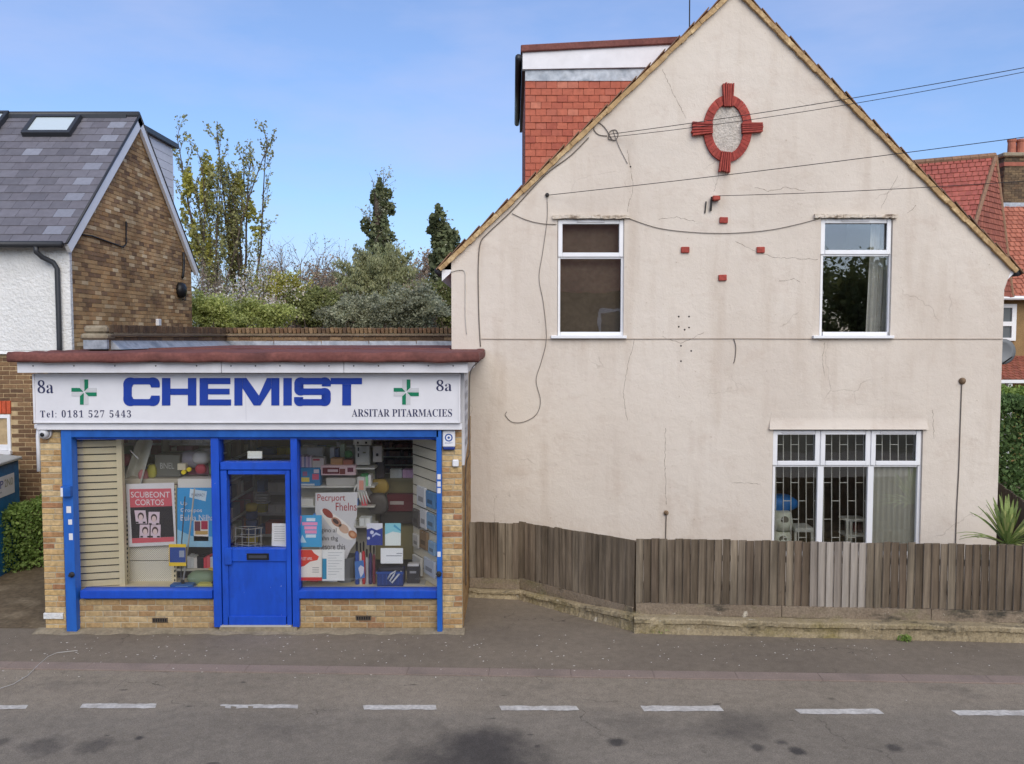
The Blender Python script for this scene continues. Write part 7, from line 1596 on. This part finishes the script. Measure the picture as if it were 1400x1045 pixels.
# packs hung on the right slatwall
def onslat(t): return pc.lerp(pd, t)
for (t0, t1, v0, v1, c_, lb) in ((.28, .60, 665, 692, (222, 224, 226), 'white medical pack, top left on right slatwall'), (.64, .95, 672, 694, (90, 150, 206), 'blue medical pack, top right on right slatwall'), (.10, .34, 696, 720, (92, 88, 84), 'dark strapped brace hanging on right slatwall'), (.40, .64, 696, 722, (226, 226, 228), 'white pack in second row of right slatwall'), (.66, .95, 702, 724, (130, 176, 216), 'light blue pack in second row of right slatwall'), (.10, .32, 730, 748, (216, 214, 208), 'small white pack in third row of right slatwall'), (.38, .66, 726, 750, (150, 124, 92), 'tan elastic brace hanging in third row of right slatwall'), (.72, .95, 740, 758, (150, 190, 226), 'pale blue pack low on right slatwall'), (.08, .42, 760, 784, (226, 226, 222), 'white boxed pack in fourth row of right slatwall'), (.54, .94, 764, 786, (206, 214, 226), 'white and blue boxed pack lowest on right slatwall')):
    a, b = onslat(t0), onslat(t1); no_ = Vector(((pd - pc).normalized().y, -(pd - pc).normalized().x, 0)); za, zb3 = ZZ(v1, (a.y + b.y) / 2), ZZ(v0, (a.y + b.y) / 2)
    f = [a + no_ * .022, b + no_ * .022, b + no_ * .06, a + no_ * .06]; t = thing('hanging_product', (a + b) / 2 + Vector((0, 0, za)), lb, 'pack', 'packs on the right slatwall')
    MB().hexa([Vector((v.x, v.y, za)) for v in f], [Vector((v.x, v.y, zb3)) for v in f]).build('pack_body', C(*c_), t, bevel=.006)
    g = [a.lerp(b, .2) + no_ * .0605, a.lerp(b, .8) + no_ * .0605, a.lerp(b, .8) + no_ * .062, a.lerp(b, .2) + no_ * .062]; MB().hexa([Vector((v.x, v.y, za + (zb3 - za) * .25)) for v in g], [Vector((v.x, v.y, za + (zb3 - za) * .5)) for v in g]).build('pack_label', C(*([min(255, int(x * .7)) for x in c_])), t)
    MB().tube([(a + b) / 2 + no_ * .01 + Vector((0, 0, zb3 - .01)), (a + b) / 2 + no_ * .07 + Vector((0, 0, zb3 - .01))], .004, 6).build('hook', M['silver'], t)

# ================================================================ INSIDE THE HOUSE WINDOWS
yy = YH + .20
a, b = HW(764, 458, yy), HW(852, 300, yy)
tag(MB().box(a.x - .06, b.x + .02, yy + .02, yy + .024, a.z - .05, b.z + .1).build('roller_blind', M['brownblind'], None), 'plain brown blind drawn down behind left upstairs window', 'blind')
def drape(name, u0, u1, v0, v1, Y, folds, mat, label, amp=.03, topshift=0):
    a, b = HW(u0, v1, Y), HW(u1, v0, Y); n = folds * 8; ts = topshift; mb = MB(); P = []
    for i in range(n + 1):
        t = i / n; x = a.x + (b.x - a.x) * t; y_ = Y + amp * math.sin(t * folds * 2 * math.pi); P.append((x, y_))
    for i in range(n): mb.face([(P[i][0], P[i][1], a.z), (P[i + 1][0], P[i + 1][1], a.z), (P[i + 1][0] + ts, P[i + 1][1], b.z), (P[i][0] + ts, P[i][1], b.z)])
    return tag(mb.build(name, mat, None, smooth=True), label, 'curtain')
drape('curtain', 1183, 1214, 300, 464, YH + .28, 4, M['curtain'], 'white curtain pulled to the right of right upstairs window', .02, .05)
t = NT('net_fabric'); tr = t.n('BsdfTransparent'); ms = t.n('MixShader'); ms.inputs['Fac'].default_value = .86; t.done(lin(190, 188, 180), .9, .1); t.l(tr.outputs['BSDF'], ms.inputs[1]); t.l(t.b.outputs['BSDF'], ms.inputs[2]); t.l(ms.outputs['Shader'], t.out.inputs['Surface']); M['net'] = t.m
drape('net_curtain', 1191, 1262, 636, 770, YH + .155, 9, M['net'], 'grey net curtain behind right third of the ground-floor window', .012)
yy = YH + .55
sack('blue_bundle', 1046, 1094, 680, 701, yy + .1, .4, C(40, 120, 200), 'blue plastic bundle on top of white drawers in ground-floor window', 'bundle')
wc_ = thing('white_commode', HW(1072, 745, yy), 'white plastic seat with round openings in ground-floor window', 'chair'); 
for (v0, v1, u0, u1) in ((700, 726, 1058, 1086), (727, 752, 1055, 1084)):
    a, b = HW(u0, v1, yy), HW(u1, v0, yy); c_ = (a + b) / 2
    MB().lathe((c_.x, yy + .12, a.z), [((b.x - a.x) * .50, 0), ((b.x - a.x) * .54, (b.z - a.z) * .4), ((b.x - a.x) * .46, (b.z - a.z) * .9), ((b.x - a.x) * .36, (b.z - a.z) * .97)], 18).build('shell', C(226, 230, 216), wc_, smooth=True)
    MB().lathe((c_.x, yy - .035, c_.z + .03), [(.062, 0), (.05, .012)], 16, 'y').build('opening', C(120, 118, 108), wc_)
wt = thing('white_table', HW(1104, 745, yy), 'small white plastic table beside the white seat', 'table'); a, b = HW(1087, 728, yy), HW(1113, 722, yy); MB().box(a.x, b.x, yy, yy + .35, a.z, b.z).build('top', C(220, 220, 214), wt, bevel=.008)
for x_ in (a.x + .02, b.x - .02): MB().box(x_ - .018, x_ + .018, yy + .02, yy + .06, a.z - .5, a.z).build('leg', C(214, 214, 208), wt)
wu = thing('white_shelf_unit', HW(1168, 745, yy), 'white plastic shelf unit with dark red bottles in ground-floor window', 'shelf unit')
for v in (712, 733, 752): a, b = HW(1156, v, yy), HW(1186, v, yy); MB().box(a.x, b.x, yy, yy + .3, a.z - .018, a.z + .018).build('shelf', C(222, 222, 216), wu, bevel=.006)
for u in (1158, 1163, 1184): a = HW(u, 760, yy); MB().box(a.x - .02, a.x + .02, yy + .01, yy + .05, a.z, HW(u, 712, yy).z).build('leg', C(218, 218, 212), wu)
for k, u in enumerate((1168, 1174, 1180)): p = HW(u, 731, yy); tag(MB().lathe((p.x, yy + .15, p.z + .01), [(.028, 0), (.03, .08), (.026, .13), (.012, .15), (.012, .17)], 12).build('bottle', C(*[(130, 44, 52), (150, 90, 90), (96, 60, 70)][k]), None, smooth=True), ['dark red bottle on the white shelf unit, left of three', 'pinkish bottle on the white shelf unit, middle of three', 'plum bottle on the white shelf unit, right of three'][k], 'bottle')
